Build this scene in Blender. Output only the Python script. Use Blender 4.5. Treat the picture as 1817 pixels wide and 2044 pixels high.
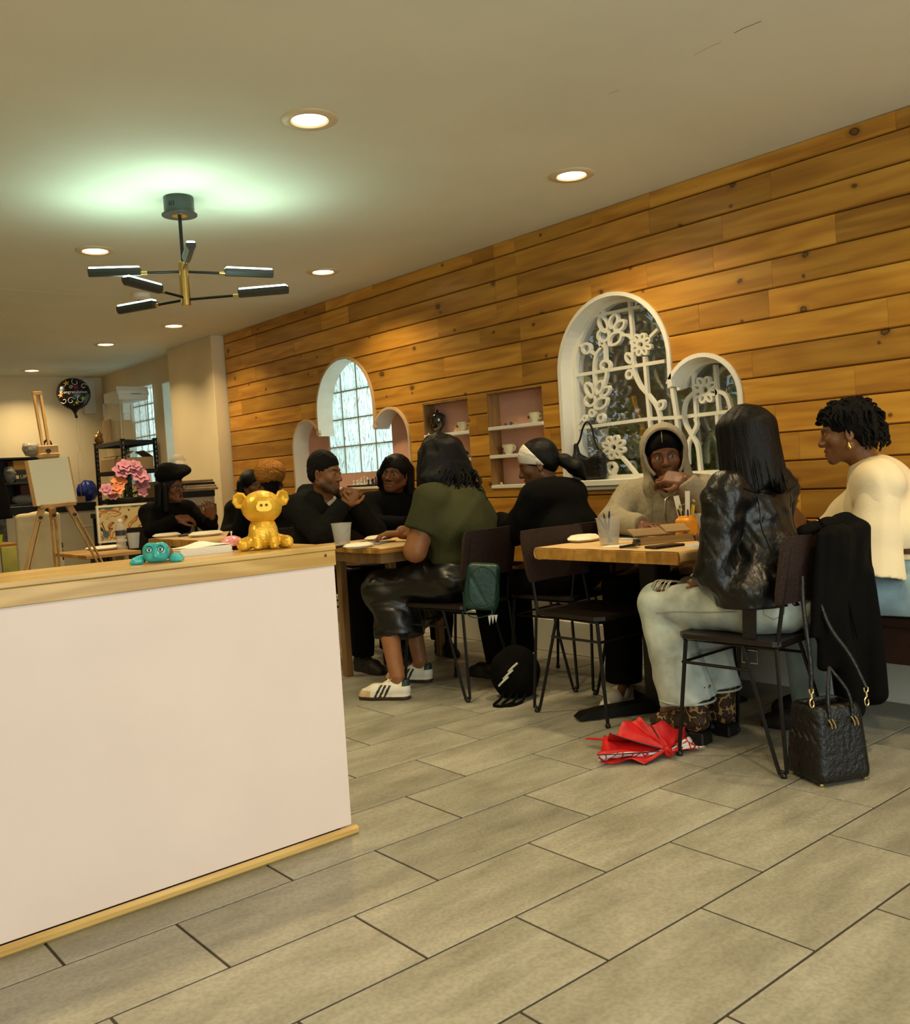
import bpy, bmesh, math, random
import numpy as np
from mathutils import Vector, Matrix

# ------------------------------------------------------------------ clear
for _o in list(bpy.data.objects):
    bpy.data.objects.remove(_o, do_unlink=True)
SC = bpy.context.scene
COL = SC.collection
random.seed(7)

# ------------------------------------------------------------------ camera
FL, CX, CY = 1873.53, 908.5, 1022.0          # focal length and centre in photo pixels (1817 x 2044)
YAW, PITCH, ROLL, CAMH = math.radians(39.779), math.radians(-2.423), math.radians(-3.504), 1.123
_f = np.array([math.sin(YAW)*math.cos(PITCH), math.cos(YAW)*math.cos(PITCH), math.sin(PITCH)])
_r = np.array([math.cos(YAW), -math.sin(YAW), 0.0])
_u = np.cross(_r, _f)
CR = math.cos(ROLL)*_r + math.sin(ROLL)*_u
CU = -math.sin(ROLL)*_r + math.cos(ROLL)*_u
CF = _f
cam_d = bpy.data.cameras.new('camera')
cam_d.sensor_fit = 'HORIZONTAL'
cam_d.sensor_width = 36.0
cam_d.lens = FL*36.0/1817.0
cam_d.clip_start = 0.05
cam_d.clip_end = 200
cam = bpy.data.objects.new('camera', cam_d)
COL.objects.link(cam)
cam.matrix_world = Matrix(((CR[0], CU[0], -CF[0], 0), (CR[1], CU[1], -CF[1], 0), (CR[2], CU[2], -CF[2], CAMH), (0, 0, 0, 1)))
SC.camera = cam

# ------------------------------------------------------------------ world, daylight, exposure
W = bpy.data.worlds.new('sky')
SC.world = W
W.use_nodes = True
_bg = W.node_tree.nodes['Background']
_bg.inputs[0].default_value = (0.62, 0.78, 1.0, 1)
_bg.inputs[1].default_value = 0.34
SC.view_settings.view_transform = 'Standard'
SC.view_settings.look = 'None'
SC.view_settings.gamma = 1.0
SC.view_settings.use_curve_mapping = False
SC.view_settings.exposure = 0.40

def area_light(name, loc, direction, sx, sy, power, color, parent=None, spread=math.pi):
    d = bpy.data.lights.new(name, 'AREA')
    d.shape = 'RECTANGLE'
    d.size, d.size_y = sx, sy
    d.energy = power
    d.color = color
    d.spread = spread
    o = bpy.data.objects.new(name, d)
    COL.objects.link(o)
    q = Vector(direction).to_track_quat('-Z', 'Y')
    o.rotation_euler = q.to_euler()
    o.location = loc
    if parent is not None:
        o.parent = parent
    return o
# daylight through the shop front behind the photographer, and behind the glass block windows
area_light('shopfront_daylight', (1.2, -2.42, 1.35), (0, 1, -0.12), 4.6, 2.0, 92, (0.93, 1.0, 0.92))
area_light('glass_block_daylight', (4.75, 6.05, 1.62), (-1, 0, 0), 1.2, 1.2, 9, (0.82, 1.0, 0.96))
area_light('side_window_daylight', (4.75, 10.1, 1.85), (-1, 0, 0), 1.6, 1.0, 9, (0.82, 1.0, 0.98))

# ------------------------------------------------------------------ pixel helpers (photo pixel -> point on a known plane)
CAMP = np.array([0, 0, CAMH])
def _ray(x, y): return CF + CR*(x-CX)/FL - CU*(y-CY)/FL
def at_z(x, y, z=0.0): d = _ray(x, y); return CAMP + d*(z-CAMH)/d[2]
def at_x(x, y, X): d = _ray(x, y); return CAMP + d*X/d[0]
def at_y(x, y, Y): d = _ray(x, y); return CAMP + d*Y/d[1]

# ------------------------------------------------------------------ tagging
def tag(o, label=None, cat=None, group=None, kind=None):
    if label: o['label'] = label
    if cat: o['category'] = cat
    if group: o['group'] = group
    if kind: o['kind'] = kind
    return o
def thing(name, label, cat, loc=(0, 0, 0), rz=0.0, group=None):
    o = bpy.data.objects.new(name, None)
    o.empty_display_size = 0.05
    COL.objects.link(o)
    o.location = loc
    o.rotation_euler = (0, 0, rz)
    return tag(o, label, cat, group)
def copy_tree(o, parent=None):
    c = o.copy()
    COL.objects.link(c)
    c.parent = parent
    for ch in list(o.children):
        copy_tree(ch, c)
    return c

# ------------------------------------------------------------------ materials
MATS = {}
def _new(name):
    m = bpy.data.materials.new(name)
    m.use_nodes = True
    nt = m.node_tree
    b = nt.nodes['Principled BSDF']
    return m, nt, b
def N(nt, t, **kw):
    n = nt.nodes.new(t)
    for k, v in kw.items():
        if k.startswith('i_'):
            n.inputs[int(k[2:])].default_value = v
        else:
            setattr(n, k, v)
    return n
def ramp(nt, stops):
    r = nt.nodes.new('ShaderNodeValToRGB')
    e = r.color_ramp.elements
    while len(e) < len(stops):
        e.new(0.5)
    for el, (p, c) in zip(e, stops):
        el.position = p
        el.color = (c[0], c[1], c[2], 1)
    return r
def mat(name, col, rough=0.6, metal=0.0, var=0.0, vscale=8.0, bump=0.0, bscale=60.0, spec=0.5, alpha=1.0, trans=0.0,
        sheen=0.0, coat=0.0, emit=None, estr=0.0, stretch=(1, 1, 1), bdist=0.01, ior=1.45, detail=4.0):
    """plain procedural material: base colour with noise variation and noise relief"""
    if name in MATS:
        return MATS[name]
    m, nt, b = _new(name)
    b.inputs['Base Color'].default_value = (col[0], col[1], col[2], 1)
    b.inputs['Roughness'].default_value = rough
    b.inputs['Metallic'].default_value = metal
    b.inputs['Specular IOR Level'].default_value = spec
    b.inputs['Alpha'].default_value = alpha
    b.inputs['Transmission Weight'].default_value = trans
    b.inputs['IOR'].default_value = ior
    b.inputs['Sheen Weight'].default_value = sheen
    b.inputs['Coat Weight'].default_value = coat
    if emit:
        b.inputs['Emission Color'].default_value = (emit[0], emit[1], emit[2], 1)
        b.inputs['Emission Strength'].default_value = estr
    if var > 0 or bump > 0:
        tc = N(nt, 'ShaderNodeTexCoord')
        mp = N(nt, 'ShaderNodeMapping')
        mp.inputs['Scale'].default_value = stretch
        nt.links.new(tc.outputs['Object'], mp.inputs[0])
        if var > 0:
            n = N(nt, 'ShaderNodeTexNoise')
            n.inputs['Scale'].default_value = vscale
            n.inputs['Detail'].default_value = detail
            nt.links.new(mp.outputs[0], n.inputs['Vector'])
            lo = tuple(max(0, c*(1-var)) for c in col)
            hi = tuple(min(1, c*(1+var)) for c in col)
            r = ramp(nt, [(0.3, lo), (0.7, hi)])
            nt.links.new(n.outputs[0], r.inputs[0])
            nt.links.new(r.outputs[0], b.inputs['Base Color'])
        if bump > 0:
            n2 = N(nt, 'ShaderNodeTexNoise')
            n2.inputs['Scale'].default_value = bscale
            n2.inputs['Detail'].default_value = 3
            nt.links.new(mp.outputs[0], n2.inputs['Vector'])
            bp = N(nt, 'ShaderNodeBump')
            bp.inputs['Strength'].default_value = bump
            bp.inputs['Distance'].default_value = bdist
            nt.links.new(n2.outputs[0], bp.inputs['Height'])
            nt.links.new(bp.outputs[0], b.inputs['Normal'])
    MATS[name] = m
    return m

def wood_mat(name, c_dark, c_mid, c_light, grain_axis=1, knots=True, rough=0.45, scale=1.0, rnd=0.35, coat=0.0, kscale=1.0):
    """sawn softwood: stretched grain, cathedral figure, ringed knots, tone varying from board to board"""
    if name in MATS:
        return MATS[name]
    m, nt, b = _new(name)
    L = nt.links.new
    tc = N(nt, 'ShaderNodeTexCoord')
    oi = N(nt, 'ShaderNodeObjectInfo')
    off = N(nt, 'ShaderNodeVectorMath', operation='SCALE')
    off.inputs[0].default_value = (37.1, 53.7, 71.3)
    L(oi.outputs['Random'], off.inputs['Scale'])
    add = N(nt, 'ShaderNodeVectorMath', operation='ADD')
    L(tc.outputs['Object'], add.inputs[0])
    L(off.outputs[0], add.inputs[1])
    # knots
    kv = N(nt, 'ShaderNodeMapping')
    ks = [5.0*kscale, 5.0*kscale, 5.0*kscale]
    ks[grain_axis] = 3.8*kscale
    kv.inputs['Scale'].default_value = ks
    L(add.outputs[0], kv.inputs[0])
    vor = N(nt, 'ShaderNodeTexVoronoi', voronoi_dimensions='2D')
    vor.inputs['Scale'].default_value = 1.0
    vor.inputs['Randomness'].default_value = 1.0
    kx = N(nt, 'ShaderNodeSeparateXYZ'); L(kv.outputs[0], kx.inputs[0])
    kc = N(nt, 'ShaderNodeCombineXYZ'); L(kx.outputs[grain_axis], kc.inputs[0]); L(kx.outputs[2 if grain_axis != 2 else 0], kc.inputs[1])
    kn = N(nt, 'ShaderNodeTexNoise'); kn.inputs['Scale'].default_value = 14.0; kn.inputs['Detail'].default_value = 2.0; L(add.outputs[0], kn.inputs['Vector'])
    kd = N(nt, 'ShaderNodeVectorMath', operation='MULTIPLY_ADD'); kd.inputs[1].default_value = (0.16, 0.10, 0.0); L(kn.outputs['Color'], kd.inputs[0]); L(kc.outputs[0], kd.inputs[2])
    L(kd.outputs[0], vor.inputs['Vector'])
    # grain
    gm = N(nt, 'ShaderNodeMapping')
    gs = [16.0*scale]*3
    gs[grain_axis] = 1.1*scale
    gm.inputs['Scale'].default_value = gs
    L(add.outputs[0], gm.inputs[0])
    nz = N(nt, 'ShaderNodeTexNoise')
    nz.inputs['Scale'].default_value = 1.0
    nz.inputs['Detail'].default_value = 5.0
    nz.inputs['Distortion'].default_value = 0.7
    L(gm.outputs[0], nz.inputs['Vector'])
    gm2 = N(nt, 'ShaderNodeMapping')
    gs2 = [4.5*scale]*3
    gs2[grain_axis] = 0.7*scale
    gm2.inputs['Scale'].default_value = gs2
    L(add.outputs[0], gm2.inputs[0])
    n2 = N(nt, 'ShaderNodeTexNoise')
    n2.inputs['Scale'].default_value = 1.3
    n2.inputs['Detail'].default_value = 2.0
    L(gm2.outputs[0], n2.inputs['Vector'])
    ring = N(nt, 'ShaderNodeMath', operation='MULTIPLY')
    ring.inputs[1].default_value = 34.0
    L(n2.outputs[0], ring.inputs[0])
    sn = N(nt, 'ShaderNodeMath', operation='SINE')
    L(ring.outputs[0], sn.inputs[0])
    mix = N(nt, 'ShaderNodeMath', operation='MULTIPLY_ADD')
    mix.inputs[1].default_value = 0.10
    L(sn.outputs[0], mix.inputs[0])
    L(nz.outputs[0], mix.inputs[2])
    cr = ramp(nt, [(0.28, c_dark), (0.5, c_mid), (0.74, c_light)])
    L(mix.outputs[0], cr.inputs[0])
    # board tone
    tone = N(nt, 'ShaderNodeMapRange')
    tone.inputs['To Min'].default_value = 1.0-rnd
    tone.inputs['To Max'].default_value = 1.0+rnd*0.55
    L(oi.outputs['Random'], tone.inputs['Value'])
    tm = N(nt, 'ShaderNodeVectorMath', operation='SCALE')
    L(cr.outputs[0], tm.inputs[0])
    L(tone.outputs[0], tm.inputs['Scale'])
    last = tm.outputs[0]
    if knots:
        kr = ramp(nt, [(0.0, (0.9, 0.9, 0.9)), (0.036, (0.62, 0.62, 0.62)), (0.052, (1, 1, 1)), (0.068, (0.92, 0.92, 0.92)), (0.082, (0.34, 0.34, 0.34)), (0.17, (0, 0, 0))])
        kg = N(nt, 'ShaderNodeSeparateColor'); L(vor.outputs['Color'], kg.inputs[0])
        ks_ = N(nt, 'ShaderNodeMapRange'); ks_.inputs['To Min'].default_value = 0.75; ks_.inputs['To Max'].default_value = 2.6; L(kg.outputs[1], ks_.inputs['Value'])
        kz = N(nt, 'ShaderNodeMath', operation='MULTIPLY'); L(vor.outputs['Distance'], kz.inputs[0]); L(ks_.outputs[0], kz.inputs[1])
        L(kz.outputs[0], kr.inputs[0])
        # only some cells carry a knot
        sel = N(nt, 'ShaderNodeMath', operation='GREATER_THAN')
        sel.inputs[1].default_value = 0.58
        sepc = N(nt, 'ShaderNodeSeparateColor')
        L(vor.outputs['Color'], sepc.inputs[0])
        L(sepc.outputs[0], sel.inputs[0])
        km = N(nt, 'ShaderNodeMath', operation='MULTIPLY')
        L(kr.outputs[0], km.inputs[0])
        L(sel.outputs[0], km.inputs[1])
        mx = N(nt, 'ShaderNodeMix', data_type='RGBA')
        L(km.outputs[0], mx.inputs[0])
        L(last, mx.inputs[6])
        mx.inputs[7].default_value = (c_dark[0]*0.10, c_dark[1]*0.09, c_dark[2]*0.10, 1)
        last = mx.outputs[2]
    L(last, b.inputs['Base Color'])
    b.inputs['Roughness'].default_value = rough
    b.inputs['Coat Weight'].default_value = coat
    b.inputs['Coat Roughness'].default_value = 0.25
    bp = N(nt, 'ShaderNodeBump')
    bp.inputs['Strength'].default_value = 0.12
    bp.inputs['Distance'].default_value = 0.004
    L(mix.outputs[0], bp.inputs['Height'])
    L(bp.outputs[0], b.inputs['Normal'])
    MATS[name] = m
    return m

def vcol_mat(name, rough=0.5, bump=0.08, bscale=220.0, spec=0.4, sss=0.0, var=0.18, vscale=18.0):
    """colour from the mesh's own 'Col' attribute, slightly mottled"""
    if name in MATS:
        return MATS[name]
    m, nt, b = _new(name)
    L = nt.links.new
    at = N(nt, 'ShaderNodeVertexColor', layer_name='Col')
    tc = N(nt, 'ShaderNodeTexCoord')
    n = N(nt, 'ShaderNodeTexNoise')
    n.inputs['Scale'].default_value = vscale
    n.inputs['Detail'].default_value = 3
    L(tc.outputs['Object'], n.inputs['Vector'])
    mr = N(nt, 'ShaderNodeMapRange')
    mr.inputs['From Min'].default_value = 0.3
    mr.inputs['From Max'].default_value = 0.7
    mr.inputs['To Min'].default_value = 1-var
    mr.inputs['To Max'].default_value = 1+var
    L(n.outputs[0], mr.inputs['Value'])
    sc = N(nt, 'ShaderNodeVectorMath', operation='SCALE')
    L(at.outputs['Color'], sc.inputs[0])
    L(mr.outputs[0], sc.inputs['Scale'])
    L(sc.outputs[0], b.inputs['Base Color'])
    b.inputs['Roughness'].default_value = rough
    b.inputs['Specular IOR Level'].default_value = spec
    n2 = N(nt, 'ShaderNodeTexNoise')
    n2.inputs['Scale'].default_value = bscale
    L(tc.outputs['Object'], n2.inputs['Vector'])
    bp = N(nt, 'ShaderNodeBump')
    bp.inputs['Strength'].default_value = bump
    bp.inputs['Distance'].default_value = 0.003
    L(n2.outputs[0], bp.inputs['Height'])
    L(bp.outputs[0], b.inputs['Normal'])
    MATS[name] = m
    return m

# ------------------------------------------------------------------ mesh builder
def link_mesh(name, v, f, m, parent=None, smooth=False, loc=None, sharp=None):
    me = bpy.data.meshes.new(name)
    me.from_pydata([tuple(map(float, p)) for p in v], [], [tuple(map(int, q)) for q in f])
    me.validate()
    me.update()
    if smooth:
        me.polygons.foreach_set('use_smooth', [True]*len(me.polygons))
        if sharp:
            me.set_sharp_from_angle(angle=math.radians(sharp))
    o = bpy.data.objects.new(name, me)
    COL.objects.link(o)
    if m is not None:
        me.materials.append(m)
    if parent is not None:
        o.parent = parent
    if loc is not None:
        o.location = loc
    return o

class MB:
    """collects shapes into one mesh"""
    def __init__(self):
        self.v, self.f = [], []
    def add(self, v, f):
        b = len(self.v)
        self.v += [tuple(p) for p in v]
        self.f += [tuple(i+b for i in q) for q in f]
        return self
    def box(self, lo, hi, c=0.0):
        """box with chamfered edges"""
        lo, hi = np.array(lo, float), np.array(hi, float)
        mid, h = (lo+hi)/2, (hi-lo)/2
        c = min(c, min(h)*0.9)
        if c <= 0:
            v = [mid+h*np.array(s) for s in ((-1,-1,-1),(1,-1,-1),(1,1,-1),(-1,1,-1),(-1,-1,1),(1,-1,1),(1,1,1),(-1,1,1))]
            return self.add(v, [(0,3,2,1),(4,5,6,7),(0,1,5,4),(1,2,6,5),(2,3,7,6),(3,0,4,7)])
        v, idx = [], {}
        for sx in (-1, 1):
            for sy in (-1, 1):
                for sz in (-1, 1):
                    s = np.array((sx, sy, sz))
                    for ax in range(3):
                        p = h-c
                        p[ax] = h[ax]
                        idx[(sx, sy, sz, ax)] = len(v)
                        v.append(mid+s*p)
        f = []
        def face(ids, nrm):
            a, b_, d = v[ids[0]], v[ids[1]], v[ids[2]]
            if np.dot(np.cross(b_-a, d-a), nrm) < 0:
                ids = ids[::-1]
            f.append(tuple(ids))
        for ax in range(3):
            o1, o2 = [a for a in range(3) if a != ax]
            for s in (-1, 1):
                ids = []
                for a, b_ in ((-1,-1),(1,-1),(1,1),(-1,1)):
                    k = [0, 0, 0]; k[ax] = s; k[o1] = a; k[o2] = b_
                    ids.append(idx[(k[0], k[1], k[2], ax)])
                n = np.zeros(3); n[ax] = s
                face(ids, n)
            for a in (-1, 1):
                for b_ in (-1, 1):
                    ids = []
                    for s, axx in ((-1, o1), (-1, o2), (1, o2), (1, o1)):
                        k = [0, 0, 0]; k[ax] = s; k[o1] = a; k[o2] = b_
                        ids.append(idx[(k[0], k[1], k[2], axx)])
                    n = np.zeros(3); n[o1] = a; n[o2] = b_
                    face(ids, n)
        for sx in (-1, 1):
            for sy in (-1, 1):
                for sz in (-1, 1):
                    face([idx[(sx, sy, sz, a)] for a in range(3)], np.array((sx, sy, sz)))
        return self.add(v, f)
    def bar(self, a, b, w, t, up=(0, 0, 1), c=0.0):
        """rectangular bar from a to b, width w (sideways), thickness t (along up)"""
        a, b = np.array(a, float), np.array(b, float)
        d = b-a; L = np.linalg.norm(d); d /= L
        s = np.cross(d, np.array(up, float))
        if np.linalg.norm(s) < 1e-6: s = np.cross(d, np.array((1., 0, 0)))
        s /= np.linalg.norm(s)
        n = np.cross(s, d)
        m2 = MB().box((-w/2, 0, -t/2), (w/2, L, t/2), c)
        return self.add([a+s*p[0]+d*p[1]+n*p[2] for p in m2.v], m2.f)
    def tube(self, pts, r, n=8, closed=False, caps=True):
        pts = [np.array(p, float) for p in pts]
        m_ = len(pts)
        rr = r if hasattr(r, '__len__') else [r]*m_
        tans = []
        for i in range(m_):
            if closed: t = pts[(i+1) % m_]-pts[i-1]
            else: t = pts[min(i+1, m_-1)]-pts[max(i-1, 0)]
            tans.append(t/(np.linalg.norm(t)+1e-12))
        ref = np.array((0, 0, 1.0)) if abs(tans[0][2]) < 0.9 else np.array((1.0, 0, 0))
        u = np.cross(tans[0], ref); u /= np.linalg.norm(u)
        rings, b = [], len(self.v)
        for i in range(m_):
            t = tans[i]
            u = u-t*np.dot(u, t); u /= (np.linalg.norm(u)+1e-12)
            w = np.cross(t, u)
            for k in range(n):
                a = 2*math.pi*k/n
                self.v.append(tuple(pts[i]+rr[i]*(math.cos(a)*u+math.sin(a)*w)))
        segs = m_ if closed else m_-1
        for i in range(segs):
            j = (i+1) % m_
            for k in range(n):
                k2 = (k+1) % n
                self.f.append((b+i*n+k, b+i*n+k2, b+j*n+k2, b+j*n+k))
        if caps and not closed:
            self.f.append(tuple(b+k for k in range(n))[::-1])
            self.f.append(tuple(b+(m_-1)*n+k for k in range(n)))
        return self
    def lathe(self, prof, n=24, c=(0, 0, 0), axis='z', cap=True, sx=1.0, sy=1.0):
        """profile [(radius, height)...] turned around an axis"""
        b = len(self.v)
        for r_, z in prof:
            for k in range(n):
                a = 2*math.pi*k/n
                p = (r_*math.cos(a)*sx, r_*math.sin(a)*sy, z)
                if axis == 'x': p = (p[2], p[0], p[1])
                elif axis == 'y': p = (p[1], p[2], p[0])
                self.v.append((p[0]+c[0], p[1]+c[1], p[2]+c[2]))
        m_ = len(prof)
        for i in range(m_-1):
            for k in range(n):
                k2 = (k+1) % n
                self.f.append((b+i*n+k, b+i*n+k2, b+(i+1)*n+k2, b+(i+1)*n+k))
        if cap:
            self.f.append(tuple(b+k for k in range(n))[::-1])
            self.f.append(tuple(b+(m_-1)*n+k for k in range(n)))
        return self
    def prism(self, poly, z0, z1, fn=lambda a, b, h: (a, b, h)):
        """polygon (a,b) extruded between z0 and z1; fn maps (a,b,h) to xyz"""
        n = len(poly)
        v = [fn(a, b_, z0) for a, b_ in poly]+[fn(a, b_, z1) for a, b_ in poly]
        f = [tuple(range(n))[::-1], tuple(range(n, 2*n))]+[(i, (i+1) % n, n+(i+1) % n, n+i) for i in range(n)]
        return self.add(v, f)
    def strip(self, inner, outer, d0, d1, fn, closed=False):
        """flat band between two polylines, thickness d0..d1"""
        n = len(inner); b = len(self.v)
        for i in range(n):
            for p, d in ((inner[i], d0), (outer[i], d0), (outer[i], d1), (inner[i], d1)):
                self.v.append(tuple(fn(p[0], p[1], d)))
        for i in range(n if closed else n-1):
            j = (i+1) % n
            for k in range(4):
                k2 = (k+1) % 4
                self.f.append((b+4*i+k, b+4*j+k, b+4*j+k2, b+4*i+k2))
        if not closed:
            self.f.append((b, b+1, b+2, b+3)); self.f.append((b+4*n-1, b+4*n-2, b+4*n-3, b+4*n-4))
        return self
    def xf(self, M=None, t=(0, 0, 0)):
        M = np.eye(3) if M is None else np.array(M)
        self.v = [tuple(M@np.array(p)+np.array(t)) for p in self.v]
        return self
    def build(self, name, m, parent=None, smooth=False, loc=None, sharp=35, fixn=False):
        o = link_mesh(name, self.v, self.f, m, parent, smooth, loc, sharp if smooth else None)
        if fixn:
            bm = bmesh.new(); bm.from_mesh(o.data)
            bmesh.ops.recalc_face_normals(bm, faces=bm.faces)
            bm.to_mesh(o.data); bm.free()
        return o

def rotz(a): c, s = math.cos(a), math.sin(a); return np.array(((c, -s, 0), (s, c, 0), (0, 0, 1)))
def rotx(a): c, s = math.cos(a), math.sin(a); return np.array(((1, 0, 0), (0, c, -s), (0, s, c)))
def roty(a): c, s = math.cos(a), math.sin(a); return np.array(((c, 0, s), (0, 1, 0), (-s, 0, c)))
def arc(cx, cy, r, a0, a1, n): return [(cx+r*math.cos(a0+(a1-a0)*i/n), cy+r*math.sin(a0+(a1-a0)*i/n)) for i in range(n+1)]
def bez(p0, p1, p2, p3, n=10):
    p0, p1, p2, p3 = [np.array(p, float) for p in (p0, p1, p2, p3)]
    return [(1-t)**3*p0+3*(1-t)**2*t*p1+3*(1-t)*t*t*p2+t**3*p3 for t in [i/n for i in range(n+1)]]
def spl(pts, n=6):
    """Catmull-Rom through points"""
    P = [np.array(p, float) for p in pts]
    P = [2*P[0]-P[1]]+P+[2*P[-1]-P[-2]]
    out = []
    for i in range(1, len(P)-2):
        for k in range(n):
            t = k/n
            out.append(0.5*((2*P[i])+(-P[i-1]+P[i+1])*t+(2*P[i-1]-5*P[i]+4*P[i+1]-P[i+2])*t*t+(-P[i-1]+3*P[i]-3*P[i+1]+P[i+2])*t**3))
    out.append(P[-2])
    return out
def text_mesh(name, s, size, m, parent, M, loc, extrude=0.0004, align='CENTER', shear=0.0):
    cu = bpy.data.curves.new(name, 'FONT')
    cu.body = s; cu.size = size; cu.align_x = align; cu.align_y = 'CENTER'; cu.extrude = extrude; cu.shear = shear
    cu.resolution_u = 2
    o = bpy.data.objects.new(name, cu)
    COL.objects.link(o)
    dg = bpy.context.evaluated_depsgraph_get()
    me = bpy.data.meshes.new_from_object(o.evaluated_get(dg))
    bpy.data.objects.remove(o, do_unlink=True)
    bpy.data.curves.remove(cu)
    r = bpy.data.objects.new(name, me)
    COL.objects.link(r)
    me.materials.clear(); me.materials.append(m)
    me.transform(Matrix(((M[0][0], M[0][1], M[0][2], loc[0]), (M[1][0], M[1][1], M[1][2], loc[1]), (M[2][0], M[2][1], M[2][2], loc[2]), (0, 0, 0, 1))))
    r.parent = parent
    return r
# ================================================================== THE SETTING
XW, YE, ZC, ZC2 = 4.05, 8.06, 2.525, 2.5242        # plank wall plane, its far end, ceiling heights
XL, YB, YF = -2.6, -2.5, 11.45
M_ceil = mat('ceiling_paint', (0.74, 0.75, 0.64), 0.75, var=0.04, vscale=1.5, bump=0.05, bscale=90)
M_wall = mat('wall_paint', (0.74, 0.62, 0.40), 0.7, var=0.05, vscale=2.0, bump=0.05, bscale=80)
M_white = mat('white_paint', (0.78, 0.76, 0.66), 0.45, var=0.04, vscale=5)
M_pink = mat('pink_paint', (0.62, 0.34, 0.26), 0.7, var=0.06, vscale=6)
M_grout = mat('grout', (0.045, 0.032, 0.02), 0.9, var=0.2, vscale=20)
M_dark = mat('dark_backing', (0.05, 0.025, 0.008), 0.9)
M_plank = wood_mat('pine_plank', (0.40, 0.168, 0.018), (0.53, 0.245, 0.026), (0.64, 0.330, 0.044), 1, True, 0.42, rnd=0.34, coat=0.15)

def tile_material():
    m, nt, b = _new('porcelain_tile')
    L = nt.links.new
    tc = N(nt, 'ShaderNodeTexCoord'); oi = N(nt, 'ShaderNodeObjectInfo')
    off = N(nt, 'ShaderNodeVectorMath', operation='SCALE'); off.inputs[0].default_value = (31.0, 17.0, 5.0)
    L(oi.outputs['Random'], off.inputs['Scale'])
    add = N(nt, 'ShaderNodeVectorMath', operation='ADD'); L(tc.outputs['Object'], add.inputs[0]); L(off.outputs[0], add.inputs[1])
    mp = N(nt, 'ShaderNodeMapping'); mp.inputs['Scale'].default_value = (2.2, 7.0, 4.0); L(add.outputs[0], mp.inputs[0])
    n1 = N(nt, 'ShaderNodeTexNoise'); n1.inputs['Scale'].default_value = 1.4; n1.inputs['Detail'].default_value = 6; n1.inputs['Roughness'].default_value = 0.62; L(mp.outputs[0], n1.inputs['Vector'])
    n2 = N(nt, 'ShaderNodeTexNoise'); n2.inputs['Scale'].default_value = 90; n2.inputs['Detail'].default_value = 3; L(add.outputs[0], n2.inputs['Vector'])
    c1 = ramp(nt, [(0.28, (0.205, 0.195, 0.150)), (0.5, (0.285, 0.272, 0.213)), (0.72, (0.365, 0.352, 0.285))]); L(n1.outputs[0], c1.inputs[0])
    c2 = ramp(nt, [(0.35, (0.86, 0.86, 0.86)), (0.6, (1.06, 1.06, 1.06))]); L(n2.outputs[0], c2.inputs[0])
    mx = N(nt, 'ShaderNodeMix', data_type='RGBA', blend_type='MULTIPLY'); mx.inputs[0].default_value = 1.0
    L(c1.outputs[0], mx.inputs[6]); L(c2.outputs[0], mx.inputs[7])
    tn = N(nt, 'ShaderNodeMapRange'); tn.inputs['To Min'].default_value = 0.9; tn.inputs['To Max'].default_value = 1.06; L(oi.outputs['Random'], tn.inputs['Value'])
    sc = N(nt, 'ShaderNodeVectorMath', operation='SCALE'); L(mx.outputs[2], sc.inputs[0]); L(tn.outputs[0], sc.inputs['Scale'])
    L(sc.outputs[0], b.inputs['Base Color'])
    r = N(nt, 'ShaderNodeMapRange'); r.inputs['To Min'].default_value = 0.30; r.inputs['To Max'].default_value = 0.48; L(n1.outputs[0], r.inputs['Value']); L(r.outputs[0], b.inputs['Roughness'])
    bp = N(nt, 'ShaderNodeBump'); bp.inputs['Strength'].default_value = 0.06; bp.inputs['Distance'].default_value = 0.003; L(n2.outputs[0], bp.inputs['Height']); L(bp.outputs[0], b.inputs['Normal'])
    MATS['porcelain_tile'] = m
    return m
M_tile = tile_material()

# ---- floor with its tiles
floor = MB().box((XL, YB, -0.12), (XW+0.3, YF, -0.003)).build('floor', M_grout)
tag(floor, 'floor of long beige grey porcelain tiles with dark joints', kind='structure')
TL, TW, TY0, GAP = 0.6275, 0.3078, 2.339, 0.0035
tile_mesh = None
rest = MB()
for k in range(-16, 30):
    y0 = TY0+k*TW
    ox = 0.0148 if k % 2 == 0 else 0.295
    for n in range(-5, 8):
        x0 = ox+n*TL
        if y0 < YB or y0+TW > YF or x0 < XL: continue
        x1 = x0+TL
        if x0 > XW-0.02: continue
        near = (0.2 <= y0 <= 5.0) and (x0 >= -0.9)
        if x1 > XW:
            m_ = MB().box((GAP-TL/2, GAP-TW/2, -0.004), (XW-x0-TL/2, TW/2-GAP, 0.0), 0.0012)
            o = m_.build('tile', M_tile, floor, loc=(x0+TL/2, y0+TW/2, 0)) if near else None
            if not near: rest.add([(p[0]+x0+TL/2, p[1]+y0+TW/2, p[2]) for p in m_.v], m_.f)
            continue
        if near:
            if tile_mesh is None:
                o = MB().box((GAP-TL/2, GAP-TW/2, -0.004), (TL/2-GAP, TW/2-GAP, 0.0), 0.0012).build('tile', M_tile, floor)
                tile_mesh = o.data
            else:
                o = bpy.data.objects.new('tile', tile_mesh); COL.objects.link(o); o.parent = floor
            o.location = (x0+TL/2, y0+TW/2, 0)
        else:
            rest.box((x0+GAP, y0+GAP, -0.004), (x1-GAP, y0+TW-GAP, 0.0))
tag(rest.build('tile_field', M_tile, floor), kind='stuff')

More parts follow.
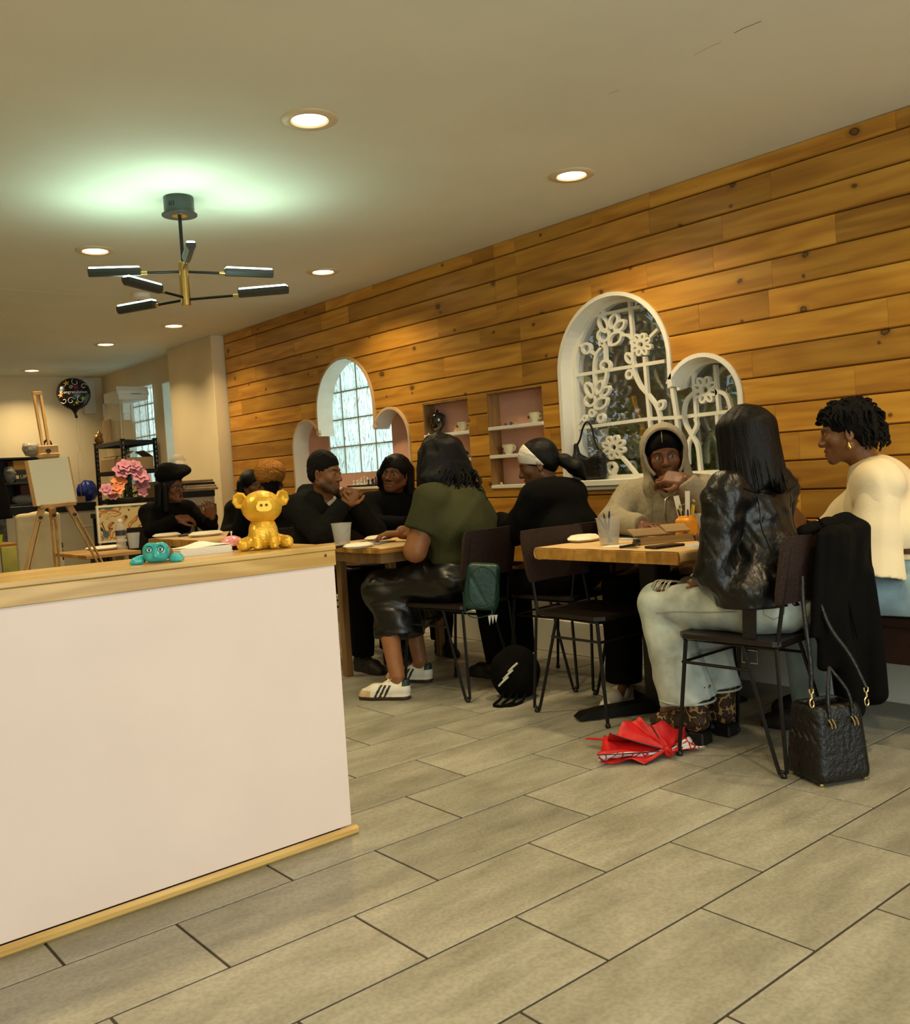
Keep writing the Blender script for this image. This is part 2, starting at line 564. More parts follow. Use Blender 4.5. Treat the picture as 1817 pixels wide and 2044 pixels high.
# ---- ceiling
ceil = thing('ceiling', 'pale beige painted ceiling with a shallow step across it', 'ceiling')
del ceil['category']
tag(ceil, kind='structure')
MB().box((XL, YB, ZC), (XW+0.35, 6.72, ZC+0.12)).build('ceiling_panel', M_ceil, ceil)
MB().box((XL, 6.72, ZC2), (XW+0.35, YF+0.1, ZC+0.12)).build('ceiling_panel', M_ceil, ceil)
crk = mat('hairline_crack', (0.10, 0.07, 0.04), 0.9)
def crack(pts, w):
    P_ = [at_z(x, y, ZC) for x, y in pts]
    mb = MB()
    mb.tube([(p[0], p[1], ZC-0.0002) for p in P_], w, 4)
    mb.build('hairline_crack', crk, ceil)
crack([(1466, 66), (1485, 56), (1500, 50), (1520, 42)], 0.0012)
crack([(1385, 110), (1420, 92), (1440, 84)], 0.0006)
crack([(1216, 187), (1236, 180)], 0.0006)

# ---- openings in the plank wall: outline functions (y, z)
class Lobe:
    def __init__(s, y0, y1, zb, zs): s.y0, s.y1, s.zb, s.zs = y0, y1, zb, zs; s.c = (y0+y1)/2; s.r = (y1-y0)/2
    def span(s, z, g=0.0):
        if z < s.zb-g or z > s.zs+s.r+g: return None
        if z <= s.zs: return (s.y0-g, s.y1+g)
        h = (s.r+g)**2-(z-s.zs)**2
        if h <= 0: return None
        return (s.c-math.sqrt(h), s.c+math.sqrt(h))
W1 = [Lobe(3.052, 3.812, 1.03, 1.656), Lobe(2.640, 3.066, 1.03, 1.412)]
W2 = [Lobe(5.734, 6.505, 1.055, 1.658), Lobe(6.490, 6.914, 1.055, 1.398), Lobe(5.326, 5.750, 1.055, 1.394)]
NI = [(4.672, 5.142, 1.025, 1.600), (3.988, 4.474, 1.025, 1.606)]
def spans(z, g=0.0):
    out = []
    for w in (W1, W2):
        for l in w:
            s = l.span(z, g)
            if s: out.append(s)
    for a, b, c, d in NI:
        if c-g < z < d+g: out.append((a-g, b+g))
    return out
def free(z, ya, yb, g=0.0):
    """parts of [ya,yb] at height z that are not openings"""
    iv = [(ya, yb)]
    for a, b in spans(z, g):
        nv = []
        for p, q in iv:
            if b <= p or a >= q: nv.append((p, q)); continue
            if a > p: nv.append((p, a))
            if b < q: nv.append((b, q))
        iv = nv
    return iv
def board(ya, yb, z0, z1, chamf, t, g=0.0):
    """board face as horizontal strips with the openings cut out; local y from ya, z from z0"""
    mb = MB()
    ks = [0.0, 0.0050, 0.008]+[0.012+(z1-z0-0.024)*i/9 for i in range(10)]+[z1-z0-0.008, z1-z0-0.0050, z1-z0]
    crit = any(spans(z0+k, g) and len(free(z0+k, ya, yb, g)) != 1 or (free(z0+k, ya, yb, g) != [(ya, yb)]) for k in ks)
    if not crit: ks = [0.0, 0.0050, z1-z0-0.0050, z1-z0]
    for a, b in zip(ks[:-1], ks[1:]):
        dx = lambda k: chamf if (k <= 1e-6 or k >= z1-z0-1e-6) else 0.0
        zm = z0+(a+b)/2
        for p, q in free(zm, ya, yb, g):
            pa = pb = p; qa = qb = q
            fa = [i for i in free(z0+a, ya, yb, g) if min(i[1], q)-max(i[0], p) > 1e-4]
            fb = [i for i in free(z0+b, ya, yb, g) if min(i[1], q)-max(i[0], p) > 1e-4]
            if len(fa) == 1 and abs(fa[0][0]-p) < 0.08 and abs(fa[0][1]-q) < 0.08: pa, qa = fa[0]
            if len(fb) == 1 and abs(fb[0][0]-p) < 0.08 and abs(fb[0][1]-q) < 0.08: pb, qb = fb[0]
            mb.add([(dx(a), pa-ya, a), (dx(a), qa-ya, a), (dx(b), qb-ya, b), (dx(b), pb-ya, b)], [(0, 3, 2, 1)])
            mb.add([(t, pa-ya, a), (dx(a), pa-ya, a), (dx(b), pb-ya, b), (t, pb-ya, b)], [(0, 3, 2, 1)])
            mb.add([(t, qa-ya, a), (dx(a), qa-ya, a), (dx(b), qb-ya, b), (t, qb-ya, b)], [(0, 1, 2, 3)])
    return mb

# ---- plank wall
bk = MB()
ZS = sorted(set([0.0, ZC]+[0.3+0.02*i for i in range(112) if 0.3+0.02*i < ZC]))
for a, b in zip(ZS[:-1], ZS[1:]):
    for p, q in free((a+b)/2, YB, YE+0.1, 0.012):
        bk.add([(XW+0.014, p, a), (XW+0.014, q, a), (XW+0.014, q, b), (XW+0.014, p, b)], [(0, 3, 2, 1)])
wall_right = bk.build('wall_right', M_dark)
tag(wall_right, 'wall clad in horizontal knotty orange pine planks', kind='structure')
PIT, Z0 = 0.1361, 2.3044
rng = random.Random(11)
zrow = Z0-14*PIT
r = 0
while zrow < ZC-0.02:
    za, zb = zrow+0.0016, min(zrow+PIT-0.0016, ZC)
    joints = [-0.4+rng.uniform(-.5, .2)]
    while joints[-1] < YE:
        joints.append(joints[-1]+rng.choice((0.42, 0.6, 0.75, 0.95, 1.2, 1.5, 1.85))*rng.uniform(0.9, 1.1))
    joints = [j for j in joints if j < YE-0.2 and j > -0.4]
    if zrow > 1.6:                                   # butt joints that line up under the ceiling
        joints = [j for j in joints if abs(j-4.14) > 0.22]+[4.142+0.002*math.sin(r)]
        if zrow > 2.0: joints = [j for j in joints if abs(j-4.33) > 0.15 or j == joints[-1]]+[4.335]
    joints = sorted(joints+[-0.4, YE])
    for ya, yb in zip(joints[:-1], joints[1:]):
        if yb-ya < 0.03: continue
        mb = board(ya+0.0006, yb-0.0006, za, zb, 0.009, 0.016, 0.005)
        if mb.f:
            mb.build('plank', M_plank, wall_right, loc=(XW+rng.uniform(-0.0006, 0.0006), ya+0.0006, za))
    zrow += PIT; r += 1
MB().box((XW, YB, 0.40), (XW+0.014, -0.4, ZC)).build('plank_field', M_plank, wall_right)['kind'] = 'stuff'
MB().box((XW+0.002, YB, 0.0), (XW+0.014, YE, 0.40)).build('lower_wall', mat('lower_wall_paint', (0.30, 0.26, 0.20), 0.7, var=0.05), wall_right)
bb = MB().box((XW-0.018, YB, 0.0), (XW+0.002, YE, 0.20), 0.004).build('baseboard_right', M_white)
tag(bb, 'white baseboard along the foot of the plank wall', kind='structure')

# ---- niches with shelves
M_nwood = wood_mat('niche_wood', (0.20, 0.10, 0.03), (0.30, 0.16, 0.05), (0.38, 0.21, 0.07), 2, False, 0.6, rnd=0.1)
NSH = [[1.392, 1.212, 1.022], [1.396, 1.216, 1.024]]
niche_shelves = []
for i, (a, b, c, d) in enumerate(NI):
    D = 0.105
    MB().box((XW+D, a-.01, c-.01), (XW+D+.01, b+.01, d+.01)).build('niche_back', M_pink, wall_right)
    MB().box((XW+.002, b, c), (XW+D, b+.012, d)).box((XW+.002, a-.012, c), (XW+D, a, d)).build('niche_side', M_nwood, wall_right)
    MB().box((XW+.002, a-.01, d), (XW+D, b+.01, d+.012)).build('niche_top', M_nwood, wall_right)
    for z in NSH[i]:
        MB().box((XW-0.006, a-0.004, z-0.022), (XW+D, b+0.004, z), 0.002).build('niche_shelf', M_white, wall_right)

# ---- window trims and reveals
def outline(ws, main=0):
    """closed outline (without sill) of the union of lobes, from the far bottom corner round to the near one"""
    pts = []
    lob = sorted(ws, key=lambda l: -l.c)
    z0 = ws[0].zb
    yy = []
    for l in lob:
        seg = [(l.y1, z0)]+[(l.y1, l.zs)]+arc(l.c, l.zs, l.r, 0, math.pi, 28)[1:]+[(l.y0, z0)]
        yy.append(seg)
    # keep points that are not inside another lobe
    for i, l in enumerate(lob):
        dense = []
        seg = yy[i]
        for p, q in zip(seg[:-1], seg[1:]):
            n = max(1, int(math.hypot(q[0]-p[0], q[1]-p[1])/0.012))
            dense += [(p[0]+(q[0]-p[0])*t/n, p[1]+(q[1]-p[1])*t/n) for t in range(n)]
        dense.append(seg[-1])
        for p in dense:
            ins = False
            for j, o in enumerate(lob):
                if j == i: continue
                s = o.span(p[1])
                if s and s[0]+1e-6 < p[0] < s[1]-1e-6: ins = True
            if not ins: pts.append(p)
    # thin out
    out = [pts[0]]
    for p in pts[1:]:
        if math.hypot(p[0]-out[-1][0], p[1]-out[-1][1]) > 0.008: out.append(p)
    return out
def offset(pts, d):
    out = []
    for i, p in enumerate(pts):
        a, b = np.array(pts[max(i-1, 0)]), np.array(pts[min(i+1, len(pts)-1)])
        t = (b-a)/(np.linalg.norm(b-a)+1e-9)
        out.append((p[0]+d*t[1], p[1]-d*t[0]))
    return out
def window_shell(root, ws, depth, mt, mr, tw=0.024):
    ol = outline(ws)
    fn = lambda y, z, x: (x, y, z)
    o1 = offset(ol, tw)
    # outward side test
    if o1[len(o1)//2][1] < ol[len(ol)//2][1]: o1 = offset(ol, -tw)
    sg_ = 1 if offset(ol, tw)[len(ol)//2][1] >= ol[len(ol)//2][1] else -1
    o0 = offset(ol, 0.002*sg_)
    mb = MB().strip(o0, o1, XW-0.012, XW+0.01, fn)
    mb.build('trim', mt, root, fixn=True)
    lob = sorted(ws, key=lambda l: -l.c)
    for l1, l2 in zip(lob[:-1], lob[1:]):              # cover piece where two lobes meet in a cusp
        ym = (l1.y0+l2.y1)/2
        big, sm = (l1, l2) if l1.r > l2.r else (l2, l1)
        ye = l1.y0 if big is l1 else l2.y1
        zi = sm.zs+math.sqrt(max(0.0, sm.r**2-(ye-sm.c)**2))
        sgn = -1 if big is l1 else 1
        MB().prism([(ye-sgn*0.001, zi+0.004), (ye-sgn*0.001, zi+0.05), (ye+sgn*0.026, zi+0.05), (ye+sgn*0.030, zi+0.016)], XW-0.0135, XW+0.012, lambda a, b, h: (h, a, b)).build('trim_cusp', mt, root, fixn=True)
    v, f = [], []
    n = len(ol)
    for y, z in ol:
        v += [(XW-0.0118, y, z), (XW+depth, y, z)]
    for i in range(n-1): f.append((2*i, 2*i+1, 2*i+3, 2*i+2))
    link_mesh('reveal', v, f, mr, root)
    return ol

# window_1: arched opening with a white flowered lattice over dark glass
w1 = thing('window_1', 'cloud shaped window with white flower lattice over dark glass', 'window')
del w1['category']; tag(w1, kind='structure')
ol1 = window_shell(w1, W1, 0.19, M_white, M_white)
MB().box((XW-0.03, 2.61, 0.995), (XW+0.19, 3.845, 1.03), 0.004).box((XW-0.018, 2.62, 0.972), (XW+0.02, 3.835, 0.996), 0.004).build('sill', M_white, w1)
gm, gnt, gb = _new('dark_reflective_glass')
gnt.nodes.remove(gb)
_o = gnt.nodes['Material Output']
_t = N(gnt, 'ShaderNodeBsdfTransparent'); _t.inputs[0].default_value = (0.86, 0.84, 0.78, 1)
_g = N(gnt, 'ShaderNodeBsdfGlossy'); _g.inputs['Roughness'].default_value = 0.0; _g.inputs[0].default_value = (0.95, 0.92, 0.82, 1)
_m = N(gnt, 'ShaderNodeMixShader'); _m.inputs[0].default_value = 0.20
gnt.links.new(_t.outputs[0], _m.inputs[1]); gnt.links.new(_g.outputs[0], _m.inputs[2]); gnt.links.new(_m.outputs[0], _o.inputs[0])
MB().box((XW+0.186, 2.60, 1.0), (XW+0.192, 3.85, 2.08)).build('glass_pane', gm, w1)
XLAT = XW+0.105
def zz(x, y):                                       # point of the lattice, read off an enlargement of the photo
    p = at_x(1080+x*460/1817, 560+y*460/1817, XLAT)
    return (p[1], p[2])
lat = MB()
_ln = 0
fnl = lambda y, z, x: (x, y, z)
def lstrip(pts, w=0.019, sm=True, closed=False):
    P_ = [np.array(zz(*p)) for p in pts]
    if sm and len(P_) > 2 and not closed: P_ = spl(P_, 6)
    n = len(P_)
    inn, out = [], []
    for i in range(n):
        a = P_[i-1] if (closed or i > 0) else P_[i]
        b = P_[(i+1) % n] if (closed or i < n-1) else P_[i]
        t = (b-a)/(np.linalg.norm(b-a)+1e-9)
        nn = np.array((-t[1], t[0]))*w/2
        inn.append(P_[i]-nn); out.append(P_[i]+nn)
    global _ln
    _ln += 1
    e_ = 0.00018*(_ln % 17)
    lat.strip(inn, out, XLAT-0.011-e_, XLAT+0.011+e_, fnl, closed)
def lell(cx, cy, a, b, rot=0.0, w=0.015, n=16, tip=False):
    pts = []
    for i in range(n):
        t = 2*math.pi*i/n
        x, y = a*math.cos(t), b*math.sin(t)
        if tip: x *= (1-0.45*abs(math.sin(t))**3)
        pts.append((cx+x*math.cos(rot)-y*math.sin(rot), cy+x*math.sin(rot)+y*math.cos(rot)))
    lstrip(pts, w, False, True)
def lflower(cx, cy, r):
    for k in range(8):
        a = 2*math.pi*k/8+0.25
        lell(cx+math.cos(a)*r*0.72, cy+math.sin(a)*r*0.78, r*0.33, r*0.22, a, 0.013, 12)
    lell(cx, cy, r*0.33, r*0.36, 0, 0.010, 12)
# border following the opening
bi, bo = offset(ol1, 0.0), offset(ol1, -0.024)
if abs(offset(ol1, 0.02)[len(ol1)//2][1]-2.0) < 0: pass
_chk = offset(ol1, 0.024)
if _chk[len(_chk)//2][1] < ol1[len(ol1)//2][1]: bo = _chk
lat.strip(bi, bo, XLAT-0.0145, XLAT+0.0145, fnl)
lat.box((XLAT-0.0148, 2.645, 1.03), (XLAT+0.0148, 3.81, 1.052))
lstrip([(262, 752), (985, 635)], 0.019, False)
lstrip([(275, 1168), (860, 1090), (1090, 1078), (1515, 1030)], 0.019, False)
lstrip([(400, 288), (560, 255), (790, 205)], 0.017, False)
lstrip([(488, 215), (500, 290)], 0.017, False)
lstrip([(700, 130), (728, 440), (732, 640)], 0.019, False)
lstrip([(822, 600), (845, 900), (866, 1150), (880, 1330)], 0.019, False)
lstrip([(1040, 850), (1075, 1080), (1098, 1300), (1110, 1520)], 0.022, False)
lstrip([(1203, 690), (1218, 900), (1232, 1090)], 0.017, False)
lstrip([(1378, 665), (1392, 860), (1410, 1050)], 0.017, False)
lstrip([(488, 520), (440, 590), (425, 690), (430, 800), (440, 830)], 0.017)
lstrip([(510, 500), (516, 640)], 0.017, False)
lstrip([(525, 690), (518, 770), (490, 850)], 0.017)
lstrip([(640, 430), (690, 432), (725, 460)], 0.017)
lstrip([(738, 640), (745, 730), (790, 830), (850, 900), (910, 980), (940, 1060), (950, 1150)], 0.018)
lstrip([(868, 445), (932, 382)], 0.016, False)
lstrip([(275, 490), (340, 522)], 0.016, False)
lstrip([(395, 560), (440, 585)], 0.016, False)
lstrip([(1210, 885), (1150, 950), (1132, 1050), (1150, 1140), (1195, 1220), (1240, 1310), (1262, 1500)], 0.019)
lstrip([(1222, 1085), (1232, 1140), (1195, 1220), (1165, 1300), (1165, 1450)], 0.019)
lstrip([(1392, 870), (1460, 900), (1495, 980), (1500, 1030)], 0.019)
lstrip([(1395, 1060), (1400, 1130), (1440, 1200), (1490, 1270), (1500, 1400)], 0.019)
lstrip([(640, 1390), (710, 1470), (780, 1560)], 0.017)
lstrip([(575, 1480), (585, 1545)], 0.016, False)
lstrip([(345, 1080), (300, 1130)], 0.014, False)
lell(365, 535, 33, 38); lell(515, 672, 36, 40); lell(490, 495, 20, 24)
lell(702, 612, 24, 40, -0.4, tip=True); lell(706, 740, 24, 32, 0.3); lell(950, 982, 24, 38, 0.5, tip=True); lell(480, 1085, 22, 30, 0.3); lell(355, 1085, 14, 18)
lell(562, 1478, 32, 42)
lflower(795, 505, 78); lflower(1300, 862, 92); lflower(580, 1315, 84)
for cx, cy, s in ((545, 395, 1.0), (435, 910, 0.92)):
    lell(cx-48*s, cy-50*s, 32*s, 66*s, -0.35, tip=True); lell(cx+35*s, cy-75*s, 30*s, 58*s, 0.35, tip=True); lell(cx+82*s, cy-40*s, 30*s, 52*s, 0.75, tip=True)
    lell(cx-45*s, cy+38*s, 44*s, 48*s, 0.5); lell(cx+48*s, cy+62*s, 40*s, 66*s, 0.75 if s == 1.0 else 0.9, tip=True)
lell(410, 1045, 20, 26)
lat.build('lattice', M_white, w1, fixn=True)

# window_2: three lobed recess with glass blocks
w2 = thing('window_2', 'three lobed recess with wavy glass blocks and pink back', 'window')
del w2['category']; tag(w2, kind='structure')
M_reveal = mat('pale_reveal_paint', (0.74, 0.70, 0.60), 0.6, var=0.04)
M_tan = mat('tan_trim_paint', (0.60, 0.42, 0.24), 0.5, var=0.06)
window_shell(w2, W2, 0.135, M_tan, M_reveal, 0.02)
XG = XW+0.135
gy1, gy0 = at_x(661, 940, XG)[1], at_x(785, 905, XG)[1]
gz0 = at_x(690, 946, XG)[2]
MB().box((XG, gy1, 1.0), (XG+.012, 7.0, 2.1)).box((XG, 5.25, 1.0), (XG+.012, gy0, 2.1)).box((XG, gy0, 1.0), (XG+.012, gy1, gz0)).build('back_wall', M_pink, w2)
MB().box((XW-0.012, 5.30, 1.035), (XG, 6.94, 1.055), 0.003).build('sill', M_reveal, w2)
def glass_block_material():
    m, nt, b = _new('glass_block')
    nt.nodes.remove(b)
    L = nt.links.new; out = nt.nodes['Material Output']
    tc = N(nt, 'ShaderNodeTexCoord'); oi = N(nt, 'ShaderNodeObjectInfo')
    off = N(nt, 'ShaderNodeVectorMath', operation='SCALE'); off.inputs[0].default_value = (9, 13, 17); L(oi.outputs['Random'], off.inputs['Scale'])
    ad = N(nt, 'ShaderNodeVectorMath', operation='ADD'); L(tc.outputs['Object'], ad.inputs[0]); L(off.outputs[0], ad.inputs[1])
    mp = N(nt, 'ShaderNodeMapping'); mp.inputs['Scale'].default_value = (1, 11, 4.5); L(ad.outputs[0], mp.inputs[0])
    nz = N(nt, 'ShaderNodeTexNoise'); nz.inputs['Scale'].default_value = 1.3; nz.inputs['Detail'].default_value = 1.0; nz.inputs['Distortion'].default_value = 1.6; L(mp.outputs[0], nz.inputs['Vector'])
    bp = N(nt, 'ShaderNodeBump'); bp.inputs['Strength'].default_value = 1.0; bp.inputs['Distance'].default_value = 0.05; L(nz.outputs[0], bp.inputs['Height'])
    tr = N(nt, 'ShaderNodeBsdfTranslucent'); tr.inputs[0].default_value = (0.80, 0.93, 0.86, 1); L(bp.outputs[0], tr.inputs['Normal'])
    gl = N(nt, 'ShaderNodeBsdfGlossy'); gl.inputs['Roughness'].default_value = 0.15; L(bp.outputs[0], gl.inputs['Normal'])
    fr = N(nt, 'ShaderNodeFresnel'); L(bp.outputs[0], fr.inputs['Normal'])
    mx = N(nt, 'ShaderNodeMixShader'); L(fr.outputs[0], mx.inputs[0]); L(tr.outputs[0], mx.inputs[1]); L(gl.outputs[0], mx.inputs[2]); L(mx.outputs[0], out.inputs[0])
    MATS['glass_block'] = m
    return m
M_gblock = glass_block_material()
M_mortar = mat('block_mortar', (0.30, 0.26, 0.16), 0.8)
def glass_blocks(root, X, ya, yb, za, zb, ny, nz):
    """a grid of blocks facing -X, mortar bars between them"""
    dy, dz = (yb-ya)/ny, (zb-za)/nz
    g = 0.005
    me = None
    for i in range(ny):
        for j in range(nz):
            if me is None:
                hy, hz = dy/2-g, dz/2-g
                v = [(0.004, -hy, -hz), (0.004, hy, -hz), (0.004, hy, hz), (0.004, -hy, hz)]
                e = 0.012
                v += [(-0.004, -hy+e, -hz+e), (-0.004, hy-e, -hz+e), (-0.004, hy-e, hz-e), (-0.004, -hy+e, hz-e)]
                o = link_mesh('glass_block', v, [(4, 7, 6, 5), (0, 4, 5, 1), (1, 5, 6, 2), (2, 6, 7, 3), (3, 7, 4, 0)], M_gblock, root)
                me = o.data
            else:
                o = bpy.data.objects.new('glass_block', me); COL.objects.link(o); o.parent = root
            o.location = (X+0.004, ya+dy*(i+.5), za+dz*(j+.5))
    mb = MB()
    for i in range(ny+1): mb.box((X+0.004, ya+dy*i-g, za), (X+0.03, ya+dy*i+g, zb))
    for j in range(nz+1): mb.box((X+0.0045, ya, za+dz*j-g), (X+0.03, yb, za+dz*j+g))
    mb.build('mortar', M_mortar, root)
glass_blocks(w2, XG, gy0, gy1, gz0, gz0+5*(gy1-gy0)/4, 4, 5)

# ---- pilaster, far walls
wp = MB().box((3.93, YE+0.03, 0), (XW+0.3, 9.08, ZC), 0.004).build('wall_pilaster', M_wall)
tag(wp, 'beige pilaster at the end of the plank wall', kind='structure')
XR = 4.10
def wall_with_holes(name, label, X, ya, yb, holes):
    mb = MB()
    ys = sorted(set([ya, yb]+[h[0] for h in holes]+[h[1] for h in holes]))
    for a, b in zip(ys[:-1], ys[1:]):
        hs = [h for h in holes if h[0] <= a+1e-6 and h[1] >= b-1e-6]
        if not hs: mb.box((X, a, 0), (X+0.2, b, ZC)); continue
        h = hs[0]
        mb.box((X, a, 0), (X+0.2, b, h[2])); mb.box((X, a, h[3]), (X+0.2, b, ZC))
    o = mb.build(name, M_wall)
    return tag(o, label, kind='structure')
H3, H4 = (9.92, 10.82, 1.22, 2.28), (9.16, 9.66, 1.30, 2.255)
wall_with_holes('wall_alcove', 'beige alcove wall with two glass block windows', XR, 9.08, YF, [H3, H4])
for i, (h, ny, nz_) in enumerate(((H3, 5, 6), (H4, 3, 5))):
    w = thing('window_%d' % (3+i), ('wide' if i == 0 else 'narrow')+' glass block window in the beige alcove wall', 'window')
    del w['category']; tag(w, kind='structure')
    glass_blocks(w, XR+0.12, h[0], h[1], h[2], h[3], ny, nz_)
    MB().box((XR-0.002, h[0]-.012, h[2]-.012), (XR+.12, h[0]+.004, h[3]+.012)).box((XR-0.002, h[1]-.004, h[2]-.012), (XR+.12, h[1]+.012, h[3]+.012)).box((XR-0.002, h[0], h[3]-.004), (XR+.12, h[1], h[3]+.012)).box((XR-0.01, h[0], h[2]-.012), (XR+.12, h[1], h[2])).build('reveal', M_white, w)
wf = MB().box((XL, YF, 0), (XR+0.2, YF+0.1, ZC)).build('wall_far', M_wall)
tag(wf, 'plain beige far wall behind the balloon and easel', kind='structure')
wl_ = MB().box((XL-0.1, YB, 0), (XL, YF, ZC)).build('wall_left', M_wall)
tag(wl_, 'plain beige wall on the counter side', kind='structure')
# shop front behind the photographer: posts and glass
wb = MB().box((XL, YB-0.1, 0), (-1.2, YB, ZC)).box((3.6, YB-0.1, 0), (XW+0.3, YB, ZC)).box((-1.2, YB-0.1, 0), (3.6, YB, 0.3)).box((-1.2, YB-0.1, 2.4), (3.6, YB, ZC))
for x in (0.0, 1.2, 2.4): wb.box((x-.03, YB-.1, .3), (x+.03, YB, 2.4))
wb = wb.build('wall_back', M_wall)
tag(wb, 'shop front wall with tall window openings behind the camera', kind='structure')

# ---- recessed ceiling lights
M_trimring = mat('downlight_trim', (0.70, 0.58, 0.38), 0.4, metal=0.1)
M_lamp = mat('downlight_lens', (1, 0.9, 0.7), 0.5, emit=(1.0, 0.80, 0.46), estr=9.0)
DL = [((618, 238), 'recessed downlight nearest the camera above the counter'), ((1141, 349), 'recessed downlight above the flower lattice window'),
      ((190, 500), 'recessed downlight left of the chandelier'), ((645, 542), 'recessed downlight above the glass block recess'),
      ((347, 650), 'recessed downlight in front of the pilaster'), ((211, 687), 'recessed downlight in the alcove beyond the step'),
      ((57, 742), 'recessed downlight farthest away by the far wall')]
DLP = [at_z(p[0], p[1], ZC if i < 4 else ZC2) for i, (p, _) in enumerate(DL)]
DLP[-1][1] = min(DLP[-1][1], 10.9)
extra = [(0.55, 3.15), (0.55, 5.45), (2.0, 0.9), (3.45, 0.9), (0.55, 0.9), (-1.0, 3.15), (1.95, 7.7), (-1.0, 5.45)]  # unseen downlights beyond the frame, added for the room's light
def downlight(x, y, z, label):
    t = thing('recessed_downlight', label, 'ceiling light', (x, y, z), 0, 'recessed ceiling downlights')
    MB().lathe([(0.066, -0.001), (0.074, -0.008), (0.100, -0.009), (0.110, -0.003), (0.110, 0.0)], 40, cap=False).build('trim_ring', M_trimring, t, True)
    MB().lathe([(0.0, -0.0035), (0.05, -0.004), (0.068, -0.002)], 32, cap=False).build('lens', M_lamp, t, True)
    d = bpy.data.lights.new('downlight_beam', 'AREA')
    d.shape = 'DISK'; d.size = 0.14; d.energy = 9.0; d.color = (1.0, 0.76, 0.42); d.spread = math.radians(128)
    o = bpy.data.objects.new('downlight_beam', d); COL.objects.link(o); o.parent = t; o.location = (0, 0, -0.012)
    return t
for (p, lab), q in zip(DL, DLP): downlight(q[0], q[1], q[2], lab)
for i, (x, y) in enumerate(extra):
    downlight(x, y, ZC if y < 6.7 else ZC2, 'added unseen downlight outside the picture, '+('over the counter', 'over the counter back', 'above the camera', 'by the near plank wall', 'left of the camera', 'far left over the counter', 'between counter and alcove', 'far left behind the counter')[i])
